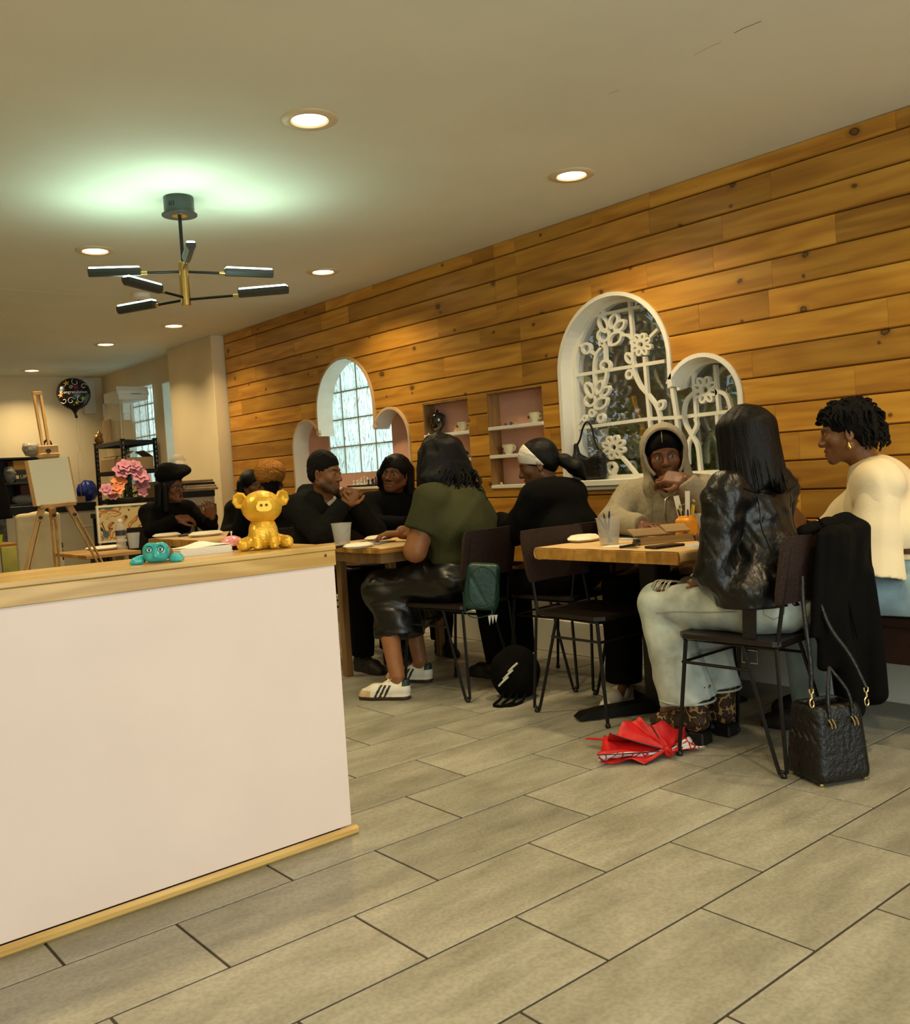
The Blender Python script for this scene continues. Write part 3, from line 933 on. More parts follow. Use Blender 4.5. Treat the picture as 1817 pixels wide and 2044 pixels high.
# ================================================================== SIGNED DISTANCE MODELLING (numpy surface nets)
class SDF:
    def __init__(s, lo, hi, vox):
        s.lo = np.array(lo, np.float32); s.vox = vox
        n = np.ceil((np.array(hi)-np.array(lo))/vox).astype(int)+1
        s.ax = [s.lo[i]+np.arange(n[i], dtype=np.float32)*vox for i in range(3)]
        s.a = np.full(tuple(n), 0.08, np.float32)
    def _sl(s, lo, hi):
        sl = []
        for i in range(3):
            a = max(0, int((lo[i]-s.lo[i])/s.vox)); b = min(len(s.ax[i]), int((hi[i]-s.lo[i])/s.vox)+2)
            if b <= a: return None
            sl.append(slice(a, b))
        return tuple(sl)
    def _xyz(s, sl): return s.ax[0][sl[0]][:, None, None], s.ax[1][sl[1]][None, :, None], s.ax[2][sl[2]][None, None, :]
    def _put(s, sl, d, k, op):
        a = s.a[sl]
        if op == 'u':
            if k > 0:
                h = np.maximum(k-np.abs(a-d), 0)/k
                s.a[sl] = np.minimum(a, d)-h*h*k*0.25
            else: s.a[sl] = np.minimum(a, d)
        elif op == 's':
            if k > 0:
                h = np.maximum(k-np.abs(a+d), 0)/k
                s.a[sl] = np.maximum(a, -d)+h*h*k*0.25
            else: s.a[sl] = np.maximum(a, -d)
        elif op == 'i':
            s.a[sl] = np.maximum(a, d)
    def rc(s, a, b, ra, rb=None, k=0.01, op='u', flat=False, sq=None):
        """tapered capsule; flat cuts it square at b; sq=(dir, factor) squashes along a direction"""
        rb = ra if rb is None else rb
        a = np.array(a, np.float32); b = np.array(b, np.float32)
        m = max(ra, rb)+k+2*s.vox
        if sq is not None and sq[1] < 1: m /= sq[1]
        sl = s._sl(np.minimum(a, b)-m, np.maximum(a, b)+m)
        if sl is None: return s
        x, y, z = s._xyz(sl)
        dx, dy, dz = x-a[0], y-a[1], z-a[2]
        ab = b-a; L2 = float(ab@ab)+1e-9
        t = np.clip((dx*ab[0]+dy*ab[1]+dz*ab[2])/L2, 0, 1)
        ex, ey, ez = dx-t*ab[0], dy-t*ab[1], dz-t*ab[2]
        d2 = ex*ex+ey*ey+ez*ez
        if sq is not None:
            q = np.array(sq[0], np.float32); q /= np.linalg.norm(q)
            pq = ex*q[0]+ey*q[1]+ez*q[2]
            d2 = d2+pq*pq*(1/sq[1]**2-1)
        d = np.sqrt(d2)-(ra+(rb-ra)*t)
        if sq is not None: d = d*min(1, sq[1])
        if flat:
            L = math.sqrt(L2)
            d = np.maximum(d, (dx*ab[0]+dy*ab[1]+dz*ab[2])/L-L)
        s._put(sl, d.astype(np.float32), k, op)
        return s
    def ch(s, pts, rs, k=0.01, **kw):
        for i in range(len(pts)-1): s.rc(pts[i], pts[i+1], rs[i], rs[i+1], k, **kw)
        return s
    def el(s, c, r, R=None, k=0.01, op='u'):
        c = np.array(c, np.float32); r = np.array(r, np.float32)
        if R is None: m = r+k+2*s.vox
        else: m = np.abs(np.array(R))@r+k+2*s.vox
        sl = s._sl(c-m, c+m)
        if sl is None: return s
        x, y, z = s._xyz(sl)
        dx, dy, dz = x-c[0], y-c[1], z-c[2]
        if R is not None:
            R = np.array(R, np.float32)
            dx, dy, dz = (R[0, 0]*dx+R[1, 0]*dy+R[2, 0]*dz), (R[0, 1]*dx+R[1, 1]*dy+R[2, 1]*dz), (R[0, 2]*dx+R[1, 2]*dy+R[2, 2]*dz)
        k0 = np.sqrt((dx/r[0])**2+(dy/r[1])**2+(dz/r[2])**2)
        k1 = np.sqrt((dx/r[0]**2)**2+(dy/r[1]**2)**2+(dz/r[2]**2)**2)+1e-6
        d = k0*(k0-1)/k1
        s._put(sl, d.astype(np.float32), k, op)
        return s
    def rb(s, c, h, rad, R=None, k=0.0, op='u'):
        """rounded box"""
        c = np.array(c, np.float32); h = np.array(h, np.float32)
        m = (h if R is None else np.abs(np.array(R))@h)+rad+k+2*s.vox
        sl = s._sl(c-m, c+m)
        if sl is None: return s
        x, y, z = s._xyz(sl)
        dx, dy, dz = x-c[0], y-c[1], z-c[2]
        if R is not None:
            R = np.array(R, np.float32)
            dx, dy, dz = (R[0, 0]*dx+R[1, 0]*dy+R[2, 0]*dz), (R[0, 1]*dx+R[1, 1]*dy+R[2, 1]*dz), (R[0, 2]*dx+R[1, 2]*dy+R[2, 2]*dz)
        qx, qy, qz = np.abs(dx)-h[0]+rad, np.abs(dy)-h[1]+rad, np.abs(dz)-h[2]+rad
        d = np.sqrt(np.maximum(qx, 0)**2+np.maximum(qy, 0)**2+np.maximum(qz, 0)**2)+np.minimum(np.maximum(np.maximum(qx, qy), qz), 0)-rad
        s._put(sl, d.astype(np.float32), k, op)
        return s
    def cut(s, p, n, box=None):
        """keep the side opposite to n"""
        n = np.array(n, np.float32); n /= np.linalg.norm(n)
        sl = (slice(None),)*3 if box is None else s._sl(*box)
        if sl is None: return s
        x, y, z = s._xyz(sl)
        d = (x-p[0])*n[0]+(y-p[1])*n[1]+(z-p[2])*n[2]
        s.a[sl] = np.maximum(s.a[sl], d.astype(np.float32))
        return s
    def folds(s, amp, fr, seed=0, ani=(1, 1, 1), lo=None, hi=None):
        """fabric folds: warped ripples on everything near the surface"""
        idx = np.nonzero(np.abs(s.a) < max(0.02, 3*s.vox))
        x, y, z = s.ax[0][idx[0]]*ani[0], s.ax[1][idx[1]]*ani[1], s.ax[2][idx[2]]*ani[2]
        r = np.random.RandomState(seed)
        w = 0
        for o in range(3):
            k = r.normal(size=3); k /= np.linalg.norm(k)
            k2 = r.normal(size=3); k2 /= np.linalg.norm(k2)
            f = fr*(1.5**o)
            w = w+np.sin(f*(x*k[0]+y*k[1]+z*k[2])+2.2*np.sin(0.6*f*(x*k2[0]+y*k2[1]+z*k2[2])+r.uniform(0, 6))+r.uniform(0, 6))/(1.35**o)
        w = (amp*w/2.2).astype(np.float32)
        if lo is not None:
            zz_ = s.ax[2][idx[2]]
            w = w*np.clip((zz_-lo)/0.05, 0, 1)*np.clip((hi-zz_)/0.05, 0, 1)
        s.a[idx] += w
        return s
    def mesh(s):
        a = s.a
        sg = a < 0
        n = np.array(a.shape)
        cnt = np.zeros(n-1, np.int8)
        for i in (0, 1):
            for j in (0, 1):
                for k in (0, 1):
                    cnt += sg[i:n[0]-1+i, j:n[1]-1+j, k:n[2]-1+k]
        act = np.nonzero((cnt > 0) & (cnt < 8))
        if len(act[0]) == 0: return np.zeros((0, 3)), []
        I = np.stack(act, 1)
        corners = [(i, j, k) for i in (0, 1) for j in (0, 1) for k in (0, 1)]
        vals = np.stack([a[act[0]+i, act[1]+j, act[2]+k] for i, j, k in corners], 1)
        C = np.array(corners, np.float32)
        pos = np.zeros((len(I), 3), np.float32); num = np.zeros(len(I), np.float32)
        for p in range(8):
            for q in range(p+1, 8):
                if np.abs(C[p]-C[q]).sum() != 1: continue
                va, vb = vals[:, p], vals[:, q]
                m = (va < 0) != (vb < 0)
                t = np.where(m, va/np.where(m, va-vb, 1), 0)[:, None]
                pos += np.where(m[:, None], C[p]+(C[q]-C[p])*t, 0)
                num += m
        pos = pos/num[:, None]
        V = s.lo+(I+pos)*s.vox
        idm = np.full(n-1, -1, np.int32)
        idm[act] = np.arange(len(I))
        F = []
        for ax in range(3):
            o1, o2 = (ax+1) % 3, (ax+2) % 3
            sh = [slice(None)]*3
            s0, s1 = list(sh), list(sh)
            s0[ax] = slice(0, n[ax]-1); s1[ax] = slice(1, n[ax])
            d = sg[tuple(s0)].astype(np.int8)-sg[tuple(s1)].astype(np.int8)
            e = np.stack(np.nonzero(d), 1)
            if len(e) == 0: continue
            ok = (e[:, o1] > 0) & (e[:, o2] > 0) & (e[:, o1] < n[o1]-1) & (e[:, o2] < n[o2]-1)
            e = e[ok]
            dv = d[e[:, 0], e[:, 1], e[:, 2]]
            q = []
            for a1, a2 in ((-1, -1), (0, -1), (0, 0), (-1, 0)):
                c = e.copy(); c[:, o1] += a1; c[:, o2] += a2
                q.append(idm[c[:, 0], c[:, 1], c[:, 2]])
            q = np.stack(q, 1)
            q[dv < 0] = q[dv < 0][:, ::-1]
            F.append(q[(q >= 0).all(1)])
        return V, np.concatenate(F)
def np_mesh(name, V, F, m, parent=None, smooth=True, col=None):
    me = bpy.data.meshes.new(name)
    V = np.asarray(V, np.float32); F = np.asarray(F, np.int32)
    me.vertices.add(len(V)); me.vertices.foreach_set('co', V.ravel())
    me.loops.add(F.size); me.loops.foreach_set('vertex_index', F.ravel())
    me.polygons.add(len(F)); me.polygons.foreach_set('loop_start', np.arange(0, F.size, F.shape[1], dtype=np.int32))
    me.polygons.foreach_set('use_smooth', np.full(len(F), smooth))
    me.update(calc_edges=True)
    if col is not None:
        at = me.color_attributes.new('Col', 'FLOAT_COLOR', 'POINT')
        c = np.ones((len(V), 4), np.float32); c[:, :3] = col
        at.data.foreach_set('color', c.ravel())
    me.materials.append(m)
    o = bpy.data.objects.new(name, me)
    COL.objects.link(o)
    if parent is not None: o.parent = parent
    return o
def sdf_obj(s, name, m, parent=None, smooth=True):
    V, F = s.mesh()
    return np_mesh(name, V, F, m, parent, smooth)

# ================================================================== COUNTER AND WHAT STANDS ON IT
M_oakA = wood_mat('counter_wood', (0.47, 0.28, 0.07), (0.62, 0.40, 0.12), (0.72, 0.50, 0.18), 0, False, 0.28, rnd=0.10, coat=0.25, scale=1.3)
M_panel = mat('counter_panel_paint', (0.76, 0.645, 0.60), 0.55, var=0.03, vscale=3, bump=0.03, bscale=30)
M_metal_blk = mat('black_metal', (0.004, 0.004, 0.0035), 0.38, metal=0.2)
ct = thing('counter', 'white panelled service counter with pale wood edging', 'counter', (0, 2.5, 0))
XE, ZT = 1.583, 0.918
MB().box((-2.0, 0.006, 0.028), (XE-0.002, 0.028, 0.857), 0.001).build('front_panel', M_panel, ct)
MB().box((XE-0.03, 0.03, 0.0), (XE-0.004, 0.34, 0.857), 0.001).build('end_panel', M_panel, ct)
MB().box((-2.0, 0.028, 0.0), (XE-0.03, 0.05, 0.028)).build('plinth', M_dark, ct)
MB().box((-2.0, -0.002, 0.856), (XE+0.001, 0.026, 0.9025), 0.002).build('fascia_board', M_oakA, ct)
MB().box((-2.0, -0.018, 0.0), (XE+0.016, 0.006, 0.028), 0.008).build('base_trim', M_oakA, ct)
for a, b in ((0.0, 0.118), (0.1185, 0.24), (0.2405, 0.352)):
    MB().box((-2.0, a-(0.004 if a == 0 else 0), 0.9035), (XE+0.003, b, ZT), 0.0025).build('top_board', M_oakA, ct)
knot = MB().lathe([(0.0, 0), (0.004, 0.0002), (0.005, 0)], 12, (0, 0, 0), 'y', cap=False)
_p = at_y(650, 1109, 2.4975)
knot.build('fascia_knot', mat('dark_knot', (0.10, 0.05, 0.02), 0.6), ct, loc=(_p[0], -0.0027, _p[2]))

# gold pig
M_gold = mat('gold_paint', (0.72, 0.42, 0.035), 0.36, metal=0.40, var=0.08, vscale=14)
pg = thing('pig_figurine', 'faceted gold pig figurine sitting on the counter', 'figurine', tuple(at_z(528, 1096, ZT)), math.radians(158))
S = SDF((-0.12, -0.12, -0.01), (0.12, 0.12, 0.21), 0.0095)
S.el((0, 0, 0.052), (0.046, 0.044, 0.06), k=0.01)
S.rc((-0.024, 0.025, 0.06), (-0.026, 0.046, 0.012), 0.019, 0.016, 0.006).rc((0.024, 0.025, 0.06), (0.026, 0.046, 0.012), 0.019, 0.016, 0.006)
S.rc((-0.052, 0.005, 0.022), (-0.068, 0.036, 0.020), 0.022, 0.021, 0.004).rc((0.052, 0.005, 0.022), (0.068, 0.036, 0.020), 0.022, 0.021, 0.004)
S.cut((0, 0, 0.001), (0, 0, -1))
sdf_obj(S, 'body', M_gold, pg, False)
S = SDF((-0.1, -0.1, 0.07), (0.1, 0.12, 0.21), 0.0105)
S.el((0, 0.004, 0.133), (0.064, 0.058, 0.053), k=0.005)
sdf_obj(S, 'head', M_gold, pg, False)
mb = MB().lathe([(0.0, 0.003), (0.018, 0.002), (0.021, -0.004), (0.023, -0.02)], 10, (0, 0, 0), 'y', cap=False, sx=0.8, sy=1.0)
mb.xf(None, (0, 0.0, 0))
sn_ = MB()
pr = [(-0.022, -0.012), (-0.013, -0.017), (0.013, -0.017), (0.022, -0.012), (0.024, 0.0), (0.016, 0.015), (-0.016, 0.015), (-0.024, 0.0)]
sn_.prism(pr, 0.050, 0.069, lambda a, b, h: (a, h, b+0.138))
snt = sn_.build('snout', M_gold, pg, fixn=True)
for sx in (-1, 1):
    MB().lathe([(0.0, 0.0), (0.0035, 0.0005), (0.0045, 0.0022), (0.0, 0.0008)], 8, (sx*0.008, 0.0692, 0.140), 'y', cap=False).build('nostril', mat('dull_gold', (0.16, 0.08, 0.01), 0.7), snt)
    E_ = MB().lathe([(0.0, -0.011), (0.02, -0.009), (0.027, 0.0), (0.021, 0.004), (0.011, -0.004), (0.0, -0.006)], 8, axis='y', cap=False)
    E_.xf(rotz(-sx*0.5)@roty(sx*0.2), (sx*0.066, 0.004, 0.158))
    E_.build('ear', M_gold, pg, fixn=True)
MB().tube([(0, -0.044, 0.05), (0.008, -0.056, 0.056), (0.0, -0.06, 0.064), (-0.008, -0.055, 0.058)], 0.004, 6).build('tail', M_gold, pg)

# pink call bell
bl = thing('call_bell', 'pink speckled counter bell beside the gold pig', 'bell', tuple(at_z(464, 1097, ZT)+np.array((0, 0, 0.0004))))
bl.location.y = min(bl.location.y, 2.80)
M_pinkg = mat('speckled_pink', (0.80, 0.30, 0.34), 0.25, var=0.25, vscale=160, coat=0.4)
MB().lathe([(0.034, 0.0), (0.036, 0.004), (0.033, 0.008), (0.012, 0.012), (0.010, 0.016)], 28).build('base', M_metal_blk, bl, True)
MB().lathe([(0.038, 0.013), (0.039, 0.016), (0.035, 0.028), (0.026, 0.038), (0.012, 0.044), (0.0, 0.0455)], 32, cap=False).build('dome', M_pinkg, bl, True)
M_chrome = mat('chrome', (0.7, 0.68, 0.62), 0.18, metal=1.0)
MB().lathe([(0.003, 0.044), (0.003, 0.052), (0.005, 0.053), (0.005, 0.058), (0.0, 0.060)], 14).build('button', M_chrome, bl, True)

# turquoise turtle
M_teal = mat('glazed_turquoise', (0.03, 0.40, 0.40), 0.22, var=0.22, vscale=30, coat=0.5)
M_shell = mat('glazed_brown', (0.16, 0.075, 0.03), 0.3, var=0.3, vscale=40, coat=0.4)
tt = thing('turtle_figurine', 'turquoise turtle figurine with sleepy eyes on the counter', 'figurine', tuple(at_z(313, 1124, ZT)), math.radians(151))
S = SDF((-0.06, -0.05, -0.005), (0.06, 0.06, 0.08), 0.0032)
S.rc((-0.016, 0.0, 0.022), (0.016, 0.0, 0.022), 0.019, 0.019, 0.01).rc((-0.018, 0.0, 0.040), (0.018, 0.0, 0.040), 0.018, 0.018, 0.014)
S.rc((-0.018, 0.008, 0.052), (-0.006, 0.006, 0.050), 0.007, 0.006, 0.006).rc((0.018, 0.008, 0.052), (0.006, 0.006, 0.050), 0.007, 0.006, 0.006)
S.rc((0, 0.018, 0.036), (0, 0.021, 0.022), 0.004, 0.006, 0.006)
S.cut((0, 0, 0.002), (0, 0, -1))
th = sdf_obj(S, 'head', M_teal, tt)
M_eyew = mat('eye_white', (0.75, 0.78, 0.72), 0.25)
M_blk = mat('plain_black', (0.006, 0.006, 0.006), 0.4)
for sx in (-1, 1):
    E_ = MB().lathe([(0.0095, -0.004), (0.0095, 0.0), (0.0082, 0.0012), (0.0, 0.0015)], 18, (sx*0.0155, 0.0195, 0.041), 'y', cap=False, sx=1.1)
    E_.build('eye_rim', M_blk, th, True)
    MB().lathe([(0.0072, 0.0), (0.006, 0.0012), (0.0, 0.0016)], 16, (sx*0.0155, 0.0208, 0.0405), 'y', cap=False).build('eye', M_eyew, th, True)
    MB().lathe([(0.0034, 0.0), (0.002, 0.0008), (0.0, 0.001)], 10, (sx*0.0150, 0.0222, 0.0385), 'y', cap=False).build('pupil', M_blk, th, True)
    v, f = [], []
    for i in range(9):
        a = math.pi*i/8
        v += [(sx*0.0155+0.0085*math.cos(a), 0.0236, 0.0425+0.0065*math.sin(a)), (sx*0.0155+0.0085*math.cos(a), 0.0236, 0.0415)]
    for i in range(8): f.append((2*i, 2*i+1, 2*i+3, 2*i+2))
    link_mesh('eyelid', v, f, M_teal, th)
S = SDF((-0.06, -0.12, -0.005), (0.06, 0.0, 0.06), 0.0045)
S.el((0, -0.055, 0.020), (0.043, 0.045, 0.032), k=0.004).cut((0, 0, 0.008), (0, 0, -1))
sdf_obj(S, 'shell', M_shell, tt)
for sx, y in ((-1, 0.0), (1, 0.0), (-1, -0.055), (1, -0.055)):
    S = SDF((-0.04, -0.035, -0.004), (0.04, 0.035, 0.03), 0.0028)
    S.rc((0, 0, 0.010), (sx*0.010, 0.004, 0.009), 0.013, 0.012, 0.004)
    for t_ in (-1, 0, 1): S.rc((sx*0.014, t_*0.008, 0.006), (sx*0.019, t_*0.009+0.002, 0.006), 0.0062, 0.0058, 0.002)
    S.cut((0, 0, 0.0006), (0, 0, -1))
    V, F = S.mesh()
    np_mesh('foot', V+np.array((sx*0.047, y+0.004, 0)), F, M_teal, tt)

# napkins on the counter
M_paper = mat('white_paper', (0.80, 0.76, 0.66), 0.8, var=0.03, vscale=20)
M_tray = mat('white_foam', (0.82, 0.76, 0.60), 0.6, var=0.03, vscale=20)
nk = thing('napkin_stack', 'stack of folded white napkins on the counter', 'napkins', tuple((at_z(372, 1112, ZT)+at_z(455, 1100, ZT))/2+np.array((-0.012, 0.018, 0.0003))), math.radians(-4))
for i in range(7):
    dx = 0.0015*math.sin(i*2.1); w = 0.083-0.0004*i
    MB().box((-w+dx, -0.047, 0.0035*i), (w+dx, 0.047, 0.0035*i+0.0032), 0.0008).build('napkin', M_paper, nk)
v, f = [], []
for i in range(13):
    for j in range(7):
        x, y = -0.082+0.164*i/12, -0.046+0.092*j/6
        z = 0.0258+0.011*math.exp(-((x-0.012)/0.035)**2-((y-0.03)/0.05)**2)+0.002*math.sin(30*x+20*y)
        v.append((x, y, z))
for i in range(12):
    for j in range(6): f.append((i*7+j, (i+1)*7+j, (i+1)*7+j+1, i*7+j+1))
link_mesh('top_napkin', v, f, M_paper, nk, True)

# ================================================================== CHANDELIER
M_brass = mat('brass', (0.72, 0.52, 0.18), 0.22, metal=1.0)
M_char = mat('charcoal_metal', (0.045, 0.050, 0.045), 0.4, metal=0.3)
M_led = mat('led_strip', (0.9, 1, 0.95), 0.5, emit=(0.86, 1.0, 0.93), estr=5.0)
cc = at_z(356, 394, ZC)
ch = thing('chandelier', 'six armed black and brass chandelier with upward LED bars', 'chandelier', (cc[0], cc[1], 0))
MB().lathe([(0.0, ZC-0.088), (0.083, ZC-0.088), (0.084, ZC-0.082), (0.071, ZC-0.080), (0.071, ZC-0.003), (0.069, ZC), (0, ZC)], 40, cap=False).build('canopy', M_char, ch, True)
MB().lathe([(0.036, ZC-0.0895), (0.036, ZC-0.087)], 28).build('canopy_plate', M_brass, ch, True)
for i in range(3):
    a = math.radians(-62+i*9)
    MB().box((-0.003, -0.001, -0.011), (0.003, 0.001, 0.011)).xf(rotz(a), (0.0712*math.cos(a-math.pi/2), 0.0712*math.sin(a-math.pi/2), ZC-0.045)).build('vent_slot', M_blk, ch)
MB().lathe([(0.0085, 2.20), (0.0085, ZC-0.087)], 16).build('rod', M_metal_blk, ch, True)
MB().lathe([(0.022, 2.005), (0.0235, 2.007), (0.0235, 2.213), (0.022, 2.215)], 32).build('hub', M_brass, ch, True)
def led_arm(px, py, z, inner, L):
    q = at_z(px, py, z)
    d = q[:2]-cc[:2]; d /= np.linalg.norm(d)
    a = math.atan2(d[1], d[0])
    R = rotz(a)
    arm = MB().tube([(0.02, 0, 0), (inner, 0, 0)], 0.0065, 10).xf(R, (0, 0, z)).build('arm', M_metal_blk, ch, True)
    MB().tube([(inner-0.03, 0, 0), (inner+0.005, 0, 0)], 0.0085, 12).xf(R, (0, 0, z)).build('ferrule', M_brass, arm, True)
    pr = [(-0.021, 0.018), (-0.021, 0.002), (-0.010, -0.016), (0.010, -0.016), (0.021, 0.002), (0.021, 0.018)]
    MB().prism(pr, inner, inner+L, lambda a_, b_, h: (h, a_, b_)).xf(R, (0, 0, z+0.004)).build('lamp_bar', M_char, arm, fixn=True)
    MB().box((inner+0.004, -0.0185, 0.018), (inner+L-0.004, 0.0185, 0.0270), 0.003).xf(R, (0, 0, z+0.004)).build('led_strip', M_led, arm)
    dl = bpy.data.lights.new('led_bar_light', 'AREA'); dl.shape = 'RECTANGLE'; dl.size = L-0.01; dl.size_y = 0.036; dl.energy = 0.62; dl.color = (0.58, 1.0, 0.76)
    o = bpy.data.objects.new('led_bar_light', dl); COL.objects.link(o); o.parent = ch
    mid = R@np.array((inner+L/2, 0, 0))
    o.location = (mid[0], mid[1], z+0.036); o.rotation_euler = (math.pi, 0, a)
led_arm(200, 547, 2.170, 0.20, 0.24)
led_arm(510, 548, 2.170, 0.20, 0.24)
led_arm(380, 500, 2.178, 0.20, 0.24)
led_arm(250, 563, 2.045, 0.20, 0.24)
led_arm(290, 613, 2.035, 0.20, 0.24)
led_arm(560, 582, 2.035, 0.27, 0.24)
sd = thing('smoke_detector', 'round white smoke detector on the ceiling behind the chandelier', 'detector', tuple(at_z(282, 587, ZC2)))
MB().lathe([(0.0, -0.045), (0.035, -0.044), (0.05, -0.034), (0.062, -0.026), (0.065, 0.0)], 32, cap=False).build('housing', M_white, sd, True)
MB().lathe([(0.02, -0.0465), (0.028, -0.047), (0.03, -0.044)], 24, cap=False).build('sensor_ring', M_dark, sd, True)

# ================================================================== TABLES, BENCH, CHAIRS
M_stave = wood_mat('butcher_block', (0.30, 0.13, 0.02), (0.42, 0.21, 0.035), (0.52, 0.28, 0.06), 0, False, 0.4, rnd=0.30)
M_kraft = mat('kraft_paper', (0.62, 0.42, 0.19), 0.75, var=0.05, vscale=10, bump=0.06, bscale=25)
M_walnut = wood_mat('dark_table_frame', (0.13, 0.065, 0.02), (0.19, 0.10, 0.03), (0.24, 0.13, 0.045), 2, False, 0.5, rnd=0.1)
def stave_top(root, x0, x1, y0, y1, z0, z1, n):
    for i in range(n):
        a, b = y0+(y1-y0)*i/n, y0+(y1-y0)*(i+1)/n
        MB().box((x0, a+0.0002, z0), (x1, b-0.0002, z1), 0.0015).build('stave', M_stave, root)
def paper_cover(name, label, x0, x1, y0, y1, z, th, drop):
    prof = [(y0-0.004, z-drop*0.75), (y0-0.010, z-drop*0.5), (y0-0.008, z-0.012), (y0-0.002, z+0.0015), (y0+0.02, z+0.0025)]
    n = 14
    prof += [(y0+0.02+(y1-y0-0.04)*i/n, z+0.0022+0.0009*math.sin(i*1.7)) for i in range(1, n)]
    prof += [(y1-0.02, z+0.0025), (y1+0.002, z+0.0015), (y1+0.009, z-0.012), (y1+0.012, z-drop*0.5), (y1+0.006, z-drop*0.9), (y1-0.018, z-drop*1.02)]
    v, f = [], []
    m_ = 9
    for i in range(m_+1):
        x = x0+(x1-x0)*i/m_
        for j, (y, zz_) in enumerate(prof): v.append((x, y+0.0015*math.sin(i*1.3+j), zz_))
    for i in range(m_):
        for j in range(len(prof)-1): f.append((i*len(prof)+j, (i+1)*len(prof)+j, (i+1)*len(prof)+j+1, i*len(prof)+j+1))
    o = link_mesh(name, v, f, M_kraft, None, True)
    md = o.modifiers.new('thick', 'SOLIDIFY'); md.thickness = 0.0012; md.offset = 1
    return tag(o, label, 'paper cover', 'brown paper table covers')
# table 1
T1 = (2.985, 3.60, 2.250, 3.036)
t1 = thing('cafe_table', 'pedestal table with block wood edge in front of the hooded person', 'table', (3.335, 2.643, 0))
def loc_tab(t, T): return T[0]-t.location.x, T[1]-t.location.x, T[2]-t.location.y, T[3]-t.location.y
a, b, c, d = loc_tab(t1, T1)
stave_top(t1, a, b, c, d, 0.708, 0.757, 10)
MB().box((-0.055, -0.05, 0.03), (0.055, 0.05, 0.70), 0.008).build('post', M_metal_blk, t1)
MB().box((-0.16, -0.16, 0.69), (0.16, 0.16, 0.708), 0.003).build('mounting_plate', M_metal_blk, t1)
for ang in (152, 242, 332, 62):
    dv = np.array((math.cos(math.radians(ang)), math.sin(math.radians(ang)), 0))
    mb = MB()
    pr = [(0.0, 0.012), (0.0, 0.062), (0.30, 0.046), (0.38, 0.034), (0.405, 0.014), (0.40, 0.008), (0.30, 0.008)]
    sd_ = np.array((-dv[1], dv[0], 0))
    mb.prism(pr, -0.034, 0.034, lambda p, q, h: tuple(dv*p+sd_*h+np.array((0, 0, q))))
    mb.build('base_arm', M_metal_blk, t1, fixn=True)
    fo = MB().lathe([(0.016, 0.0), (0.018, 0.004), (0.012, 0.010)], 12, tuple(dv*0.375)).build('glide', M_blk, t1)
paper_cover('paper_cover', 'brown paper cover folded over the ends of the nearest table', T1[0]+0.004, T1[1]-0.01, T1[2], T1[3], 0.757, 0.05, 0.05)
# table 2
T2 = (2.70, 3.62, 3.85, 4.57)
t2 = thing('cafe_table', 'four legged table behind the counter corner with clear cup', 'table', (3.16, 4.16, 0))
a, b, c, d = loc_tab(t2, T2)
stave_top(t2, a, b, c, d, 0.737, 0.762, 9)
MB().box((a+0.02, c+0.02, 0.685), (a+0.045, d-0.02, 0.737), 0.002).box((b-0.045, c+0.02, 0.685), (b-0.02, d-0.02, 0.737), 0.002).box((a+0.045, c+0.02, 0.685), (b-0.045, c+0.045, 0.737), 0.002).box((a+0.045, d-0.045, 0.685), (b-0.045, d-0.02, 0.737), 0.002).build('apron', M_walnut, t2)
for x in (a+0.19, b-0.045):
    for y in (c+0.18, d-0.06):
        MB().box((x-0.022, y-0.022, 0.0), (x+0.022, y+0.022, 0.686), 0.003).build('leg', M_walnut, t2)
paper_cover('paper_cover', 'brown paper cover on the table beside the green shirted person', T2[0]+0.006, T2[1]-0.01, T2[2]+0.01, T2[3]-0.01, 0.762, 0.03, 0.026)
# table 3
T3 = (2.72, 3.55, 6.02, 6.87)
t3 = thing('cafe_table', 'table with block wood edge in front of the glasses wearer', 'table', (3.135, 6.445, 0))
a, b, c, d = loc_tab(t3, T3)
stave_top(t3, a, b, c, d, 0.716, 0.764, 10)
MB().box((-0.05, -0.05, 0.03), (0.05, 0.05, 0.716), 0.006).build('post', M_metal_blk, t3)
MB().box((-0.35, -0.04, 0.0), (0.35, 0.04, 0.03), 0.006).box((-0.04, -0.35, 0.0), (0.04, -0.04, 0.03), 0.006).box((-0.04, 0.04, 0.0), (0.04, 0.35, 0.03), 0.006).build('base', M_metal_blk, t3)
paper_cover('paper_cover', 'brown paper cover hanging over the edge of the farther table', T3[0]+0.004, T3[1]-0.01, T3[2], T3[3], 0.764, 0.05, 0.06)
# small wood table with plates, and one farther left
t4 = thing('side_table', 'small wooden table carrying a water bottle by the easel', 'table', (2.06, 6.08, 0))
for i in range(4): MB().box((-0.17, -0.33+0.165*i+0.001, 0.735), (0.165, -0.33+0.165*(i+1)-0.001, 0.757), 0.002).build('top_board', M_stave, t4)
MB().box((-0.03, -0.03, 0.02), (0.03, 0.03, 0.735), 0.004).build('post', M_metal_blk, t4)
MB().box((-0.16, -0.03, 0), (0.16, 0.03, 0.02), 0.004).box((-0.03, -0.24, 0), (0.03, 0.24, 0.02), 0.004).build('base', M_metal_blk, t4)
t5 = thing('side_table', 'wooden work table at the left edge near the far shelves', 'table', (1.86, 8.55, 0))
MB().box((-0.5, -0.36, 0.73), (0.3, 0.36, 0.765), 0.003).build('top', M_stave, t5)
for x in (-0.45, 0.24):
    for y in (-0.3, 0.3): MB().box((x-.02, y-.02, 0), (x+.02, y+.02, 0.73), 0.002).build('leg', M_metal_blk, t5)

